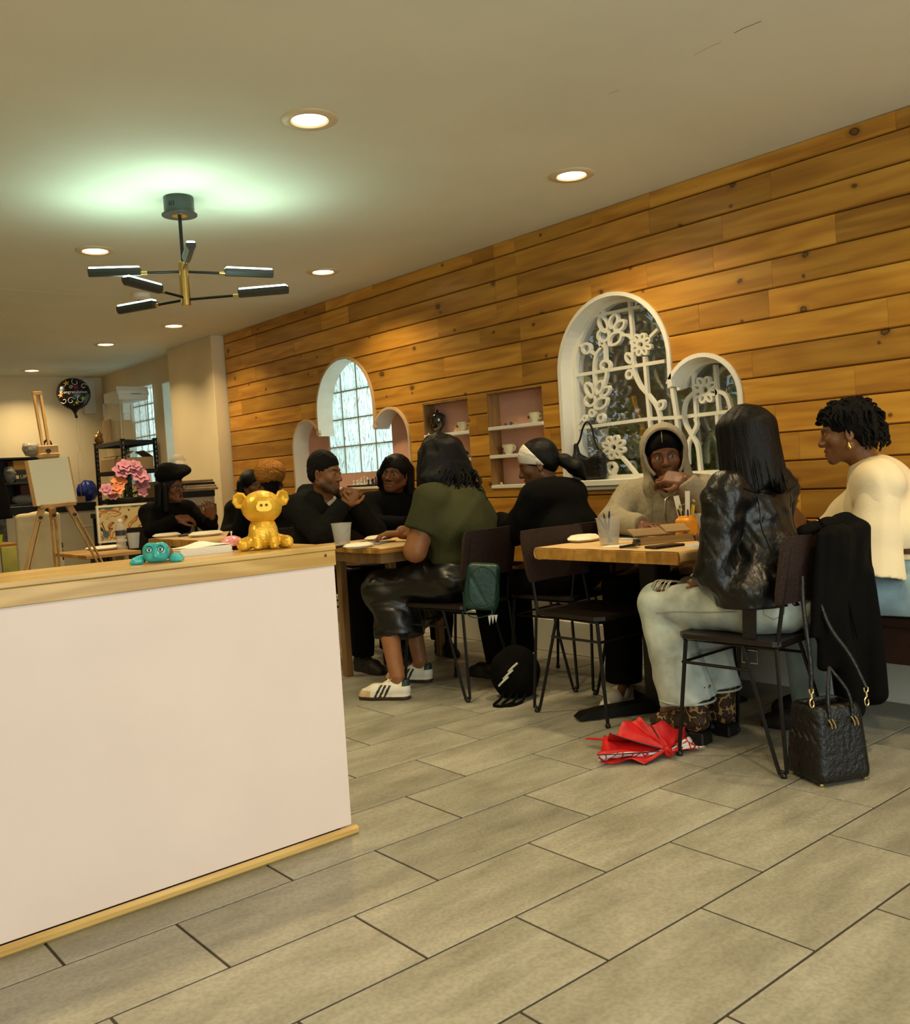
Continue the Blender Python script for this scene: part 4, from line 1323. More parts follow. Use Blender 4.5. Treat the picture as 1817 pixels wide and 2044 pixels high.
# bench
M_bench = mat('dark_red_bench', (0.022, 0.006, 0.003), 0.5, var=0.2, vscale=12)
bn = thing('bench', 'long dark red brown bench against the plank wall', 'bench', (3.8, 1.7, 0))
MB().box((-0.205, -2.1, 0.415), (0.235, 1.46, 0.462), 0.008).build('seat', M_bench, bn)
MB().box((-0.185, -2.1, 0.27), (-0.165, 1.46, 0.415), 0.003).build('front_board', M_bench, bn)
MB().box((0.175, -2.1, 0.462), (0.235, 2.0, 0.80), 0.012).build('back_board', M_bench, bn)
for y in (-2.0, -1.0, 1.0, 1.4): MB().box((-0.16, y-0.025, 0), (-0.11, y+0.025, 0.415), 0.003).build('support', M_bench, bn); MB().box((0.13, y-0.025, 0), (0.18, y+0.025, 0.415), 0.003).build('support', M_bench, bn)

# chairs: hairpin legs, thin seat, panel back
M_seat = mat('dark_seat_wood', (0.008, 0.004, 0.0025), 0.45, var=0.3, vscale=20)
M_backp = mat('brown_back_panel', (0.020, 0.008, 0.005), 0.6, var=0.35, vscale=90, bump=0.4, bscale=160)
def make_chair(label, x, y, rz, group='black hairpin leg cafe chairs'):
    t = thing('cafe_chair', label, 'chair', (x, y, 0), rz, group)
    pr = [(-0.195, -0.19), (-0.17, -0.21), (0.17, -0.21), (0.195, -0.19), (0.205, 0.17), (0.17, 0.205), (-0.17, 0.205), (-0.205, 0.17)]
    MB().prism(pr, 0.452, 0.470).build('seat', M_seat, t)
    MB().tube([(-0.18, -0.19, 0.445), (0.18, -0.19, 0.445), (0.19, 0.18, 0.445), (-0.19, 0.18, 0.445)], 0.008, 8, True).build('seat_frame', M_metal_blk, t, True)
    for sx in (-1, 1):
        rl = MB().tube(spl([(sx*0.185, -0.07, 0.445), (sx*0.198, -0.185, 0.05), (sx*0.2, -0.205, 0.022), (sx*0.2, -0.222, 0.024), (sx*0.2, -0.224, 0.06), (sx*0.185, -0.198, 0.445)], 5), 0.0072, 8).build('leg', M_metal_blk, t, True)
        MB().lathe([(0.010, 0.0), (0.012, 0.004), (0.012, 0.012), (0.008, 0.018)], 12, (sx*0.2, -0.212, 0)).build('foot', M_blk, rl, True)
        fl_ = MB().tube(spl([(sx*0.185, 0.17, 0.445), (sx*0.2, 0.212, 0.03), (sx*0.2, 0.213, 0.012)], 4), 0.0078, 8).build('leg', M_metal_blk, t, True)
        MB().lathe([(0.010, 0.0), (0.012, 0.004), (0.012, 0.012), (0.008, 0.018)], 12, (sx*0.2, 0.213, 0)).build('foot', M_blk, fl_, True)
        MB().tube([(sx*0.188, 0.180, 0.36), (sx*0.190, -0.10, 0.36)], 0.006, 8).build('side_rail', M_metal_blk, t, True)
        MB().tube(spl([(sx*0.175, -0.195, 0.445), (sx*0.172, -0.215, 0.56), (sx*0.168, -0.255, 0.80)], 5), 0.0078, 8).build('back_post', M_metal_blk, t, True)
    MB().tube([(-0.19, 0.185, 0.36), (0.19, 0.185, 0.36)], 0.006, 8).build('front_rail', M_metal_blk, t, True)
    # curved back panel
    v, f = [], []
    n, m_ = 10, 7
    for i in range(n+1):
        u = -1+2*i/n
        for j in range(m_+1):
            w = j/m_
            z = 0.600+0.235*w
            e = 0.012*(abs(2*w-1)**6)
            x = u*(0.205-e)
            y = -0.222-0.04*w-0.02*(1-u*u)
            v.append((x, y+0.016, z)); v.append((x, y, z))
    q = lambda i, j, k: 2*(i*(m_+1)+j)+k
    for i in range(n):
        for j in range(m_):
            f.append((q(i, j, 0), q(i, j+1, 0), q(i+1, j+1, 0), q(i+1, j, 0))); f.append((q(i, j, 1), q(i+1, j, 1), q(i+1, j+1, 1), q(i, j+1, 1)))
        f.append((q(i, 0, 0), q(i+1, 0, 0), q(i+1, 0, 1), q(i, 0, 1))); f.append((q(i, m_, 0), q(i, m_, 1), q(i+1, m_, 1), q(i+1, m_, 0)))
    for j in range(m_):
        f.append((q(0, j, 0), q(0, j, 1), q(0, j+1, 1), q(0, j+1, 0))); f.append((q(n, j, 0), q(n, j+1, 0), q(n, j+1, 1), q(n, j, 1)))
    link_mesh('back_panel', v, f, M_backp, t, True, sharp=40)
    return t
chA = make_chair('chair under the leather jacket wearer with a coat on its back', 3.065, 1.985, 0.03)
chB = make_chair('empty chair tucked under the nearest table, facing right', 3.18, 2.865, math.pi)
chC = make_chair('chair under the green shirted person with a green bag hanging', 3.07, 3.72, 0.16)
chD = make_chair('chair under the person with the white headband', 3.545, 3.425, 0.10)
chE = make_chair('chair under the person with clasped hands', 2.99, 4.965, math.pi)
chF = make_chair('chair under the navy sweater wearer by the recess', 3.59, 4.99, math.pi-0.15)
chG = make_chair('chair under the glasses and beret wearer', 2.99, 7.235, math.pi)
chH = make_chair('chair under the person with short orange curls', 3.09, 5.575, -0.2)
chI = make_chair('chair under the dark haired person behind the orange curls', 3.72, 7.10, math.pi-0.4)
# ================================================================== PEOPLE
M_skin = vcol_mat('skin', rough=0.48, bump=0.10, bscale=260, spec=0.35, var=0.10, vscale=26)
def hair_mat(name, c, rough=0.42, var=0.5, st=(60, 60, 14), bump=0.6): return mat(name, c, rough, var=var, vscale=3.0, bump=bump, bscale=5.0, stretch=st, bdist=0.004, spec=0.22)
M_hblack = hair_mat('black_hair', (0.0026, 0.0022, 0.0018), 0.42)
M_hcoil = hair_mat('black_coily_hair', (0.0030, 0.0024, 0.0018), 0.75, st=(60, 60, 60), bump=1.0)
M_horange = hair_mat('orange_coily_hair', (0.33, 0.135, 0.022), 0.75, st=(55, 55, 55), bump=1.0)
V3 = lambda *a: np.array(a, float)
def headR(yaw=0, pitch=0, roll=0): return rotz(math.radians(yaw))@rotx(math.radians(pitch))@roty(math.radians(roll))

def make_head(neck_to, skin, lip, eye='open', mouth=0.0, gaze=(0, 0), beard=0.0, brow=1.0, vox=0.0032, jaw=1.0, ears=True, iris=(0.02, 0.008, 0.004)):
    """head and neck in head space (x right, y forward, z up, origin mid skull)"""
    nb = np.array(neck_to, float)
    lo = np.minimum(V3(-0.10, -0.125, -0.15), nb-0.085); hi = np.maximum(V3(0.10, 0.135, 0.135), nb+0.085)
    S = SDF(lo, hi, vox)
    S.el((0, -0.014, 0.036), (0.0735, 0.093, 0.084), k=0.02)
    S.el((0, 0.024, -0.028), (0.060*jaw, 0.066, 0.088), k=0.03)
    for s in (-1, 1):
        S.rc((s*0.052*jaw, 0.0, -0.055), (s*0.016, 0.066, -0.098), 0.024, 0.019, 0.02)
        S.el((s*0.043, 0.058, -0.022), (0.022, 0.022, 0.022), k=0.02)
        S.rc((s*0.010, 0.084, 0.020), (s*0.044, 0.066, 0.020), 0.011, 0.010, 0.014)
    S.el((0, 0.072, -0.102), (0.021, 0.018, 0.017), k=0.015)
    S.rc((0, -0.018, -0.05), nb, 0.052, 0.058, 0.03)
    # mouth area, eyes
    S.el((0, 0.074, -0.070), (0.030, 0.018, 0.026), k=0.016)
    for s in (-1, 1):
        S.el((s*0.031, 0.094, 0.001), (0.017, 0.018, 0.0105), k=0.010, op='s')
        S.el((s*0.031, 0.0745, 0.0), (0.0130, 0.0120, 0.0120), k=0.0015)
    op = {'open': 0.0032, 'half': -0.0002, 'down': -0.0045, 'wide': 0.0045}[eye]
    for s in (-1, 1):
        t_ = SDF((s*0.031-0.022, 0.05, -0.02), (s*0.031+0.022, 0.105, 0.022), vox)
        t_.el((s*0.031, 0.0745, 0.0), (0.0152, 0.0140, 0.0138), k=0)
        t_.cut((0, 0.0745, op), (0, 0.25, -1))
        b_ = SDF((s*0.031-0.022, 0.05, -0.02), (s*0.031+0.022, 0.105, 0.022), vox)
        b_.el((s*0.031, 0.0745, 0.0), (0.0148, 0.0136, 0.0134), k=0)
        b_.cut((0, 0.0745, -0.0058), (0, 0.1, 1))
        for q in (t_, b_):
            i0 = np.round((q.lo-S.lo)/vox).astype(int)
            sl = tuple(slice(i0[i], i0[i]+q.a.shape[i]) for i in range(3))
            sh = S.a[sl].shape
            S.a[sl] = np.minimum(S.a[sl], q.a[:sh[0], :sh[1], :sh[2]])
    # nose
    S.rc((0, 0.082, 0.012), (0, 0.103, -0.030), 0.0085, 0.0125, 0.010)
    S.el((0, 0.101, -0.034), (0.015, 0.013, 0.011), k=0.008)
    for s in (-1, 1):
        S.el((s*0.0145, 0.092, -0.036), (0.0100, 0.012, 0.0088), k=0.006)
        S.el((s*0.0075, 0.100, -0.046), (0.0042, 0.006, 0.0032), k=0.003, op='s')
    # lips
    o = mouth*0.5
    S.rc((-0.017, 0.083, -0.0655+o*0.6), (0.0, 0.0915, -0.0625+o*0.6), 0.0055, 0.0072, 0.003).rc((0.017, 0.083, -0.0655+o*0.6), (0.0, 0.0915, -0.0625+o*0.6), 0.0055, 0.0072, 0.003)
    S.rc((-0.014, 0.083, -0.0755-o), (0.0, 0.0895, -0.0790-o), 0.0060, 0.0082, 0.003).rc((0.014, 0.083, -0.0755-o), (0.0, 0.0895, -0.0790-o), 0.0060, 0.0082, 0.003)
    if mouth > 0: S.el((0, 0.090, -0.070-o*0.2), (0.016, 0.020, 0.004+o*0.9), k=0.003, op='s')
    else: S.rc((-0.021, 0.089, -0.0700), (0.021, 0.089, -0.0700), 0.0016, 0.0016, 0.002, op='s').el((0, 0.0985, -0.0703), (0.012, 0.005, 0.0015), k=0.002, op='s')
    if ears:
        for s in (-1, 1):
            R = rotz(s*-0.45)@rotx(0.15)
            S.el((s*0.0765, -0.010, -0.012), (0.0075, 0.018, 0.031), R, k=0.006)
            S.el((s*0.0805, -0.006, -0.009), (0.004, 0.009, 0.018), R, k=0.003, op='s')
            S.el((s*0.073, -0.002, -0.038), (0.006, 0.008, 0.008), k=0.005)
    V, F = S.mesh()
    x, y, z = V[:, 0], V[:, 1], V[:, 2]
    c = np.tile(np.array(skin, np.float32), (len(V), 1))
    def blend(mask, col):
        m_ = np.clip(mask, 0, 1)[:, None]
        c[:] = c*(1-m_)+np.array(col, np.float32)*m_
    dark = np.array(skin)*0.35
    if beard > 0:
        bm = np.clip((-0.040-z)/0.02, 0, 1)*np.clip((y+0.005)/0.02, 0, 1)*np.clip((0.124+z)/0.012, 0, 1)
        lipm = np.exp(-((x/0.024)**4+((z+0.071)/0.017)**4))*(y > 0.07)
        blend(beard*(bm*(1-lipm)), np.array(skin)*0.20)
    # lips
    li = np.clip(1.5-np.sqrt((x/0.024)**2+((z+0.070+o*0.2)/(0.0145+o))**2)*1.2, 0, 1)*(y > 0.076)
    blend(li*0.85, lip)
    if mouth > 0: blend(np.clip(1.4-np.sqrt((x/0.017)**2+((z+0.070+o*0.2)/(0.004+o*0.9))**2), 0, 1)*(y < 0.088)*(y > 0.06), (0.03, 0.008, 0.006))
    for s in (-1, 1):
        bx = (x-s*0.032)/0.021
        bz = z-(0.0235-0.0045*((x*s-0.034)/0.02)**2)
        blend(brow*np.exp(-np.abs(bx)**4)*np.clip(1.6-np.abs(bz)/0.0045, 0, 1)*(y > 0.055), (0.012, 0.007, 0.005))
        e = np.sqrt((x-s*0.031)**2+(y-0.0745)**2+z**2)
        inn = np.sqrt(((x-s*0.031)/0.0130)**2+((y-0.0745)/0.0120)**2+(z/0.0120)**2)
        eyeball = (inn < 1.05) & (y > 0.0765) & (z > -0.0052) & (z < op+0.25*(y-0.0745)-0.0004) & (np.abs(x-s*0.031) < 0.0112)
        c[eyeball] = (0.34, 0.31, 0.26)
        ir = np.sqrt((x-s*0.031-gaze[0])**2+(z-gaze[1])**2) < 0.0064
        c[eyeball & ir] = iris
        lid = np.exp(-((z-op-0.25*(y-0.0745)-0.0008)/0.0016)**2)*(np.abs(x-s*0.031) < 0.0155)*(y > 0.078)*(e < 0.0185)
        blend(lid*0.85, dark*0.4)
    return V, F, c

def make_hand(side, curl, spread=0.06, thumb=(0.6, 0.5, 0.4), skin=(0.1, 0.04, 0.02), vox=0.0028, sc=1.0):
    """hand space: y along the fingers, z back of hand, thumb towards +x*side"""
    S = SDF((-0.085, -0.03, -0.115), (0.085, 0.21, 0.045), vox)
    S.rc((0, -0.02, 0), (0, 0.01, 0), 0.024, 0.025, 0.01, sq=((0, 0, 1), 0.75))
    S.rb((0, 0.050, -0.002), (0.040, 0.046, 0.0145), 0.013, k=0.012)
    S.rc((side*0.026, 0.015, -0.010), (side*0.033, 0.06, -0.010), 0.017, 0.014, 0.012)
    tips = []
    for i, (bx, by, L, r) in enumerate(((0.031, 0.094, 0.070, 0.0088), (0.0105, 0.099, 0.078, 0.0092), (-0.0105, 0.096, 0.073, 0.0088), (-0.030, 0.088, 0.058, 0.0078))):
        cu = curl[i]
        sp = spread*(1.5-i)
        p = np.array((side*bx, by-0.008, 0.0))
        ang = 0.0
        for j, (fr, cc_) in enumerate(((0.46, cu[0]), (0.31, cu[1]), (0.23, cu[2]))):
            ang += cc_
            d = np.array((side*math.sin(sp)*math.cos(ang), math.cos(ang)*math.cos(sp), -math.sin(ang)))
            q = p+d*L*fr
            S.rc(p, q, r*(1.05-0.09*j), r*(0.97-0.10*j), 0.0022 if j else 0.006)
            p = q
        tips.append(p)
    p = np.array((side*0.032, 0.022, -0.010))
    a, b, c = thumb
    d = np.array((side*math.sin(a), math.cos(a)*0.8, -0.35*b)); d /= np.linalg.norm(d)
    q = p+d*0.042
    S.rc(p, q, 0.0135, 0.0105, 0.008)
    d2 = np.array((side*math.sin(a-c), math.cos(a-c), -0.45*b)); d2 /= np.linalg.norm(d2)
    q2 = q+d2*0.032; S.rc(q, q2, 0.0102, 0.0092, 0.002)
    d3 = np.array((side*math.sin(a-1.6*c), math.cos(a-1.6*c), -0.5*b)); d3 /= np.linalg.norm(d3)
    q3 = q2+d3*0.024; S.rc(q2, q3, 0.0092, 0.0075, 0.002)
    V, F = S.mesh()
    col = np.tile(np.array(skin, np.float32), (len(V), 1))
    for tp in tips+[q3]:
        m_ = np.exp(-(((V-tp)**2).sum(1))/0.0075**2)[:, None]*(V[:, 2] > tp[2]-0.002)[:, None]
        col = col*(1-0.5*m_)+np.array(skin)*1.7*0.5*m_
    palm = np.clip(-V[:, 2]/0.012, 0, 1)[:, None]*(V[:, 1] < 0.1)[:, None]
    col = col*(1-0.5*palm)+np.array(skin)*1.6*0.5*palm
    return V*sc, F, col

def joints(**kw):
    J = dict(pel=V3(0, -0.04, 0.565), abd=V3(0, -0.03, 0.71), che=V3(0, -0.005, 0.87), nek=V3(0, 0.0, 1.035), H=V3(0, 0.035, 1.185),
             shL=V3(-0.165, 0.0, 0.985), shR=V3(0.165, 0.0, 0.985), elL=V3(-0.23, 0.08, 0.73), elR=V3(0.23, 0.08, 0.73),
             wrL=V3(-0.12, 0.29, 0.79), wrR=V3(0.12, 0.29, 0.79), hpL=V3(-0.085, -0.01, 0.555), hpR=V3(0.085, -0.01, 0.555),
             knL=V3(-0.12, 0.41, 0.535), knR=V3(0.12, 0.41, 0.535), anL=V3(-0.12, 0.37, 0.095), anR=V3(0.12, 0.37, 0.095))
    for k, v in kw.items(): J[k] = np.array(v, float)
    return J
def torso(S, J, w, d, g, k=0.05, hips=True):
    S.el(J['che'], (0.152*w+g, 0.105*d+g, 0.165+g), k=k)
    S.el(J['abd'], (0.142*w+g, 0.108*d+g, 0.150+g), k=k)
    if hips: S.el(J['pel'], (0.172*w+g, 0.135*d+g, 0.115+g), k=k)
    S.rc(J['shL']*0.92+J['shR']*0.08, J['shR']*0.92+J['shL']*0.08, 0.058*d+g, None, k)
    up = J['nek']*0.75+J['che']*0.25
    for s in 'LR': S.rc(up, J['sh'+s], 0.052+g, 0.050+g, k)
def arm(S, J, s, r, g, upto=1.0, k=0.02, end=1.0, fl=False):
    a, b, c = J['sh'+s], J['el'+s], J['wr'+s]
    if upto < 1: S.rc(a, a+(b-a)*upto, 0.054*r+g, 0.050*r+g, k, flat=fl); return
    S.rc(a, b, 0.053*r+g, 0.041*r+g, k)
    S.rc(b, b+(c-b)*end, 0.041*r+g, 0.041*r+(0.028*r-0.041*r)*end+g, k, flat=fl)
def leg(S, J, s, r, g, k=0.03, ankle=None, knee=None):
    S.rc(J['hp'+s], J['kn'+s], 0.088*r+g, (0.060*r if knee is None else knee)+g, k)
    S.rc(J['kn'+s], J['an'+s], (0.057*r if knee is None else knee)+g, (0.036*r if ankle is None else ankle)+g, k*0.6, flat=True)
def bounds(J, m=0.16):
    P_ = np.stack([J[k] for k in J if k != 'H'])
    return P_.min(0)-m, P_.max(0)+m
def person(label, x, y, face_yaw, J, skin, w=1.0, d=1.0, ar=1.0, lr=1.0, head=None, hR=None, hands=(), vox=0.009, group=None):
    """Empty at the seat + one continuous 'body' mesh (torso, limbs, head, hands)"""
    t = thing('person', label, 'person', (x, y, 0), math.radians(face_yaw))
    lo, hi = bounds(J, 0.15)
    lo[2] = max(lo[2], 0.0)
    S = SDF(lo, hi, vox)
    torso(S, J, w, d, -0.008)
    for s in 'LR':
        arm(S, J, s, ar, -0.003)
        leg(S, J, s, lr, -0.003, ankle=0.036*lr)
        an = J['an'+s]; fw = np.array((an-J['kn'+s])[:2]); 
        S.rc(an, an+V3(0, 0.11, -0.055), 0.030, 0.022, 0.01)
    S.rc(J['nek']-V3(0, 0, 0.05), J['nek']+(J['H']-J['nek'])*0.3, 0.052, 0.050, 0.02)
    S.cut((0, 0, 0.476), (0, 0, -1), ((-0.4, -0.4, 0.3), (0.4, 0.14, 0.49)))
    V, F = S.mesh()
    Vs, Fs, Cs = [V], [F], [np.tile(np.array(skin, np.float32), (len(V), 1))]
    n = len(V)
    hR = np.eye(3) if hR is None else hR
    kw = dict(lip=np.array(skin)*0.8+np.array((0.05, 0.008, 0.006)))
    kw.update(head or {})
    hv, hf, hc = make_head(hR.T@(J['nek']-V3(0, 0, 0.015)-J['H']), skin, **kw)
    Vs.append(hv@hR.T+J['H']); Fs.append(hf+n); Cs.append(hc); n += len(hv)
    for (s, curl, R, kwh) in hands:
        v, f, c = make_hand(1 if s == 'R' else -1, curl, skin=skin, **kwh)
        Vs.append(v@np.array(R).T+J['wr'+s]); Fs.append(f+n); Cs.append(c); n += len(v)
    np_mesh('body', np.concatenate(Vs), np.concatenate(Fs), M_skin, t, True, np.concatenate(Cs))
    return t
def frame(yv, zv):
    """rotation whose y axis is yv and whose z axis is close to zv (columns x,y,z)"""
    yv = np.array(yv, float); yv /= np.linalg.norm(yv)
    zv = np.array(zv, float); zv = zv-yv*np.dot(yv, zv); zv /= np.linalg.norm(zv)
    return np.stack([np.cross(yv, zv), yv, zv], 1)
def top(t, J, m, w, d, ar, g=0.012, sleeve='long', hem=0.60, amp=0.004, fr=26, vox=0.0075, seed=1, name='shirt', extra=None, k=0.045, send=0.96, collar=True, hips=True, cut_n=None, crease=0.0):
    lo, hi = bounds(J, 0.17)
    lo[2] = hem-0.03
    lo[1] = min(J['shL'][1], J['che'][1], J['pel'][1], J['elL'][1])-0.22
    hi[1] = max(J['wrL'][1], J['wrR'][1], J['elL'][1]+0.03, J['elR'][1]+0.03, J['che'][1]+0.12)+0.09
    hi[2] = max(J['nek'][2], J['wrL'][2], J['wrR'][2])+0.09
    S = SDF(lo, hi, vox)
    torso(S, J, w, d, g, k, hips)
    for s in 'LR':
        if sleeve == 'long': arm(S, J, s, ar, g, end=send, fl=True)
        elif sleeve == 'short': arm(S, J, s, ar, g+0.006, 0.60, fl=True)
    if collar: S.rc(J['nek']-V3(0, 0, 0.03), J['nek']+V3(0, 0.004, 0.012), 0.068, 0.060, 0.03, flat=True)
    if extra: extra(S)
    if amp: S.folds(amp, fr, seed)
    if crease: S.folds(crease, fr*2.2, seed+7, (1, 1, 0.7))
    if hem is not None: S.cut((0, 0, hem), (0, 0, -1) if cut_n is None else cut_n)
    return sdf_obj(S, name, m, t)
def bottom(t, J, m, w, d, lr, g=0.01, ztop=0.66, amp=0.004, fr=22, vox=0.0075, seed=3, name='trousers', knee=None, ankle=0.055, extra=None):
    P_ = np.stack([J[k] for k in ('pel', 'knL', 'knR', 'anL', 'anR', 'hpL', 'hpR')])
    lo, hi = P_.min(0)-0.17, P_.max(0)+0.15
    lo[2] = max(0.0, P_.min(0)[2]-0.03); hi[2] = ztop+0.03
    S = SDF(lo, hi, vox)
    S.el(J['pel'], (0.175*w+g, 0.14*d+g, 0.115+g), k=0.03)
    S.el(J['abd'], (0.142*w+g, 0.108*d+g, 0.15+g), k=0.03)
    for s in 'LR': leg(S, J, s, lr, g, knee=knee, ankle=ankle)
    if extra: extra(S)
    if amp: S.folds(amp, fr, seed)
    S.cut((0, 0, ztop), (0, 0, 1))
    S.cut((0, 0, 0.4708), (0, 0, -1), ((-0.4, -0.4, 0.3), (0.4, 0.16, 0.49)))
    return sdf_obj(S, name, m, t)
def head_obj(t, J, hR, S, name, m, smooth=True):
    V, F = S.mesh()
    return np_mesh(name, V@hR.T+J['H'], F, m, t, smooth)
def head_tubes(t, J, hR, mb, name, m):
    mb.v = [tuple(hR@np.array(p)+J['H']) for p in mb.v]
    return mb.build(name, m, t, True, sharp=80)

def sneaker(t, pos, yaw, pitch=0.0, kind='stripe', name='shoe', L=0.275):
    """shoe space: y forward from heel, z up from the sole"""
    S = SDF((-0.07, -0.03, -0.006), (0.07, L+0.03, 0.14), 0.0042)
    k_ = L/0.275
    S.ch([(0, 0.035*k_, 0.050), (0, 0.10*k_, 0.050), (0.004, 0.18*k_, 0.036), (0.006, 0.232*k_, 0.026)], [0.036, 0.037, 0.040, 0.032], 0.02)
    S.rc((0, 0.030, 0.05), (0, 0.022, 0.088), 0.031, 0.024, 0.015)
    S.rc((0, 0.105*k_, 0.060), (0, 0.085*k_, 0.098), 0.030, 0.022, 0.02)
    S.rc((0, 0.075*k_, 0.105), (0, 0.04*k_, 0.125), 0.026, 0.035, 0.01, op='s')
    S.ch([(0, 0.036*k_, 0.012), (0, 0.12*k_, 0.012), (0.004, 0.19*k_, 0.012), (0.006, 0.236*k_, 0.012)], [0.038, 0.036, 0.043, 0.036], 0.01, sq=None)
    S.cut((0, 0, 0.0), (0, 0, -1))
    V, F = S.mesh()
    x, y, z = V[:, 0], V[:, 1]/k_, V[:, 2]
    wh = (0.70, 0.66, 0.54) if kind == 'stripe' else (0.55, 0.50, 0.40)
    c = np.tile(np.array(wh, np.float32), (len(V), 1))
    if kind == 'stripe':
        c[(y > 0.195) & (z < 0.05)] = (0.50, 0.37, 0.19)
        sy = y+0.55*(z-0.03)
        st = (np.abs(x) > 0.018) & (z > 0.02) & (z < 0.078)
        for q in (0.118, 0.142, 0.166): c[st & (np.abs(sy-q) < 0.0068)] = (0.008, 0.012, 0.010)
        c[(y < 0.034) & (z > 0.070)] = (0.006, 0.03, 0.022)
        c[z < 0.019] = (0.035, 0.018, 0.008)
    elif kind == 'dark':
        c[:] = (0.012, 0.010, 0.008)
    else:
        c[z < 0.022] = (0.62, 0.56, 0.45)
    R = rotz(yaw)@rotx(pitch)
    o = np_mesh(name, V@R.T+np.array(pos), F, vcol_mat('shoe_leather', 0.5, 0.1, 90, var=0.04), t, True, c)
    if kind != 'dark':
        mb = MB()
        for i in range(5):
            yy = (0.105+0.016*i)*k_; zz_ = 0.094-0.0095*i
            mb.tube([(-0.019, yy, zz_-0.006), (0, yy+0.003, zz_+0.004), (0.019, yy, zz_-0.006)], 0.0028, 6)
        mb.tube(spl([(0, 0.09, 0.102), (0.02, 0.085, 0.108), (0.028, 0.10, 0.096), (0.01, 0.10, 0.104)], 4), 0.002, 5)
        mb.tube(spl([(0, 0.09, 0.102), (-0.02, 0.085, 0.108), (-0.028, 0.10, 0.094), (-0.01, 0.10, 0.104)], 4), 0.002, 5)
        mb.v = [tuple(R@np.array(p)+np.array(pos)) for p in mb.v]
        lc = mb.build('laces', mat('cream_laces', (0.62, 0.50, 0.36), 0.8), o, True)
    return o
CURL_RELAX = [(0.35, 0.4, 0.25)]*4
CURL_FIST = [(1.25, 1.45, 0.7)]*4

# ------------------------------------------------------------------ 1 leather jacket, jeans, leopard boots
M_leather = mat('black_leather', (0.0035, 0.0034, 0.0032), 0.36, var=0.3, vscale=18, bump=0.55, bscale=26, spec=0.45, bdist=0.012, stretch=(1, 1, 0.7))
M_denim = mat('light_denim', (0.40, 0.45, 0.41), 0.8, var=0.28, vscale=11, bump=0.25, bscale=220, bdist=0.003)
M_stitch = mat('denim_seam', (0.30, 0.30, 0.26), 0.85)
SK1 = (0.155, 0.066, 0.026)
J = joints(pel=(0, -0.045, 0.575), abd=(0, -0.015, 0.72), che=(0.0, 0.035, 0.88), nek=(0, 0.045, 1.03), H=(0.0, 0.055, 1.172), shL=(-0.165, 0.04, 0.985), shR=(0.165, 0.02, 0.985),
           elL=(-0.240, 0.055, 0.715), wrL=(-0.10, 0.19, 0.675), elR=(0.245, 0.1, 0.73), wrR=(0.12, 0.34, 0.80), knL=(-0.075, 0.415, 0.545), knR=(0.135, 0.40, 0.545), anL=(-0.055, 0.325, 0.165), anR=(0.10, 0.305, 0.185))
h1 = headR(-24, -6, 0)
p1 = person('person in black leather jacket and ripped light jeans, back turned', 3.098, 1.95, 2, J, SK1, 1.0, 1.0, head=dict(vox=0.005), hR=h1,
            hands=[('L', CURL_RELAX, frame((0.5, 0.8, -0.3), (-0.3, 0.2, 1)), {})])
def ex(S):
    S.rc((-0.15, -0.02, 0.62), (0.15, -0.02, 0.62), 0.118, 0.118, 0.05)
    S.rc((-0.085, 0.03, 0.99), (0.085, 0.03, 0.99), 0.070, 0.070, 0.03)
    for s, q in (('L', -1), ('R', 1)):
        S.rc(J['sh'+s]+V3(q*0.01, 0, 0), J['el'+s], 0.076, 0.066, 0.02); S.rc(J['el'+s], J['wr'+s]*0.96+J['el'+s]*0.04, 0.064, 0.048, 0.02, flat=True)
jk = top(p1, J, M_leather, 1.02, 1.08, 1.0, g=0.014, hem=0.578, amp=0.0062, fr=27, vox=0.0058, seed=5, name='jacket', extra=ex, crease=0.0042)
# jacket seams and zips
from mathutils.bvhtree import BVHTree
_BVH = {}
def snap(o, pts, out=0.0008):
    if o.name not in _BVH:
        me = o.data
        _BVH[o.name] = BVHTree.FromPolygons([v.co.copy() for v in me.vertices], [tuple(p.vertices) for p in me.polygons])
    r = []
    for p in pts:
        q, n, _, _ = _BVH[o.name].find_nearest(Vector([float(c) for c in p]))
        r.append(np.array(q+n*out))
    return r
def surf_tube(parent, pts, r, m, name): return MB().tube(snap(parent, spl(pts, 8)), r, 6).build(name, m, parent, True)
M_zip = mat('zip_metal', (0.55, 0.50, 0.40), 0.3, metal=1.0)
surf_tube(jk, [(-0.175, -0.045, 1.005), (-0.1, -0.075, 0.985), (0, -0.09, 0.978), (0.1, -0.09, 0.985), (0.17, -0.06, 1.0)], 0.0035, M_leather, 'yoke_seam')
surf_tube(jk, [(0.11, -0.085, 0.97), (0.12, -0.11, 0.85), (0.11, -0.15, 0.7)], 0.0028, M_leather, 'back_seam')
surf_tube(jk, [(-0.11, -0.065, 0.97), (-0.125, -0.09, 0.85), (-0.115, -0.135, 0.7)], 0.0028, M_leather, 'back_seam')
for dz in (0.0, 0.018, 0.036):
    MB().tube([(-0.275+dz*0.6, 0.135, 0.665+dz), (-0.268+dz*0.6, 0.15, 0.655+dz)], 0.003, 6).build('sleeve_zip', M_zip, jk)
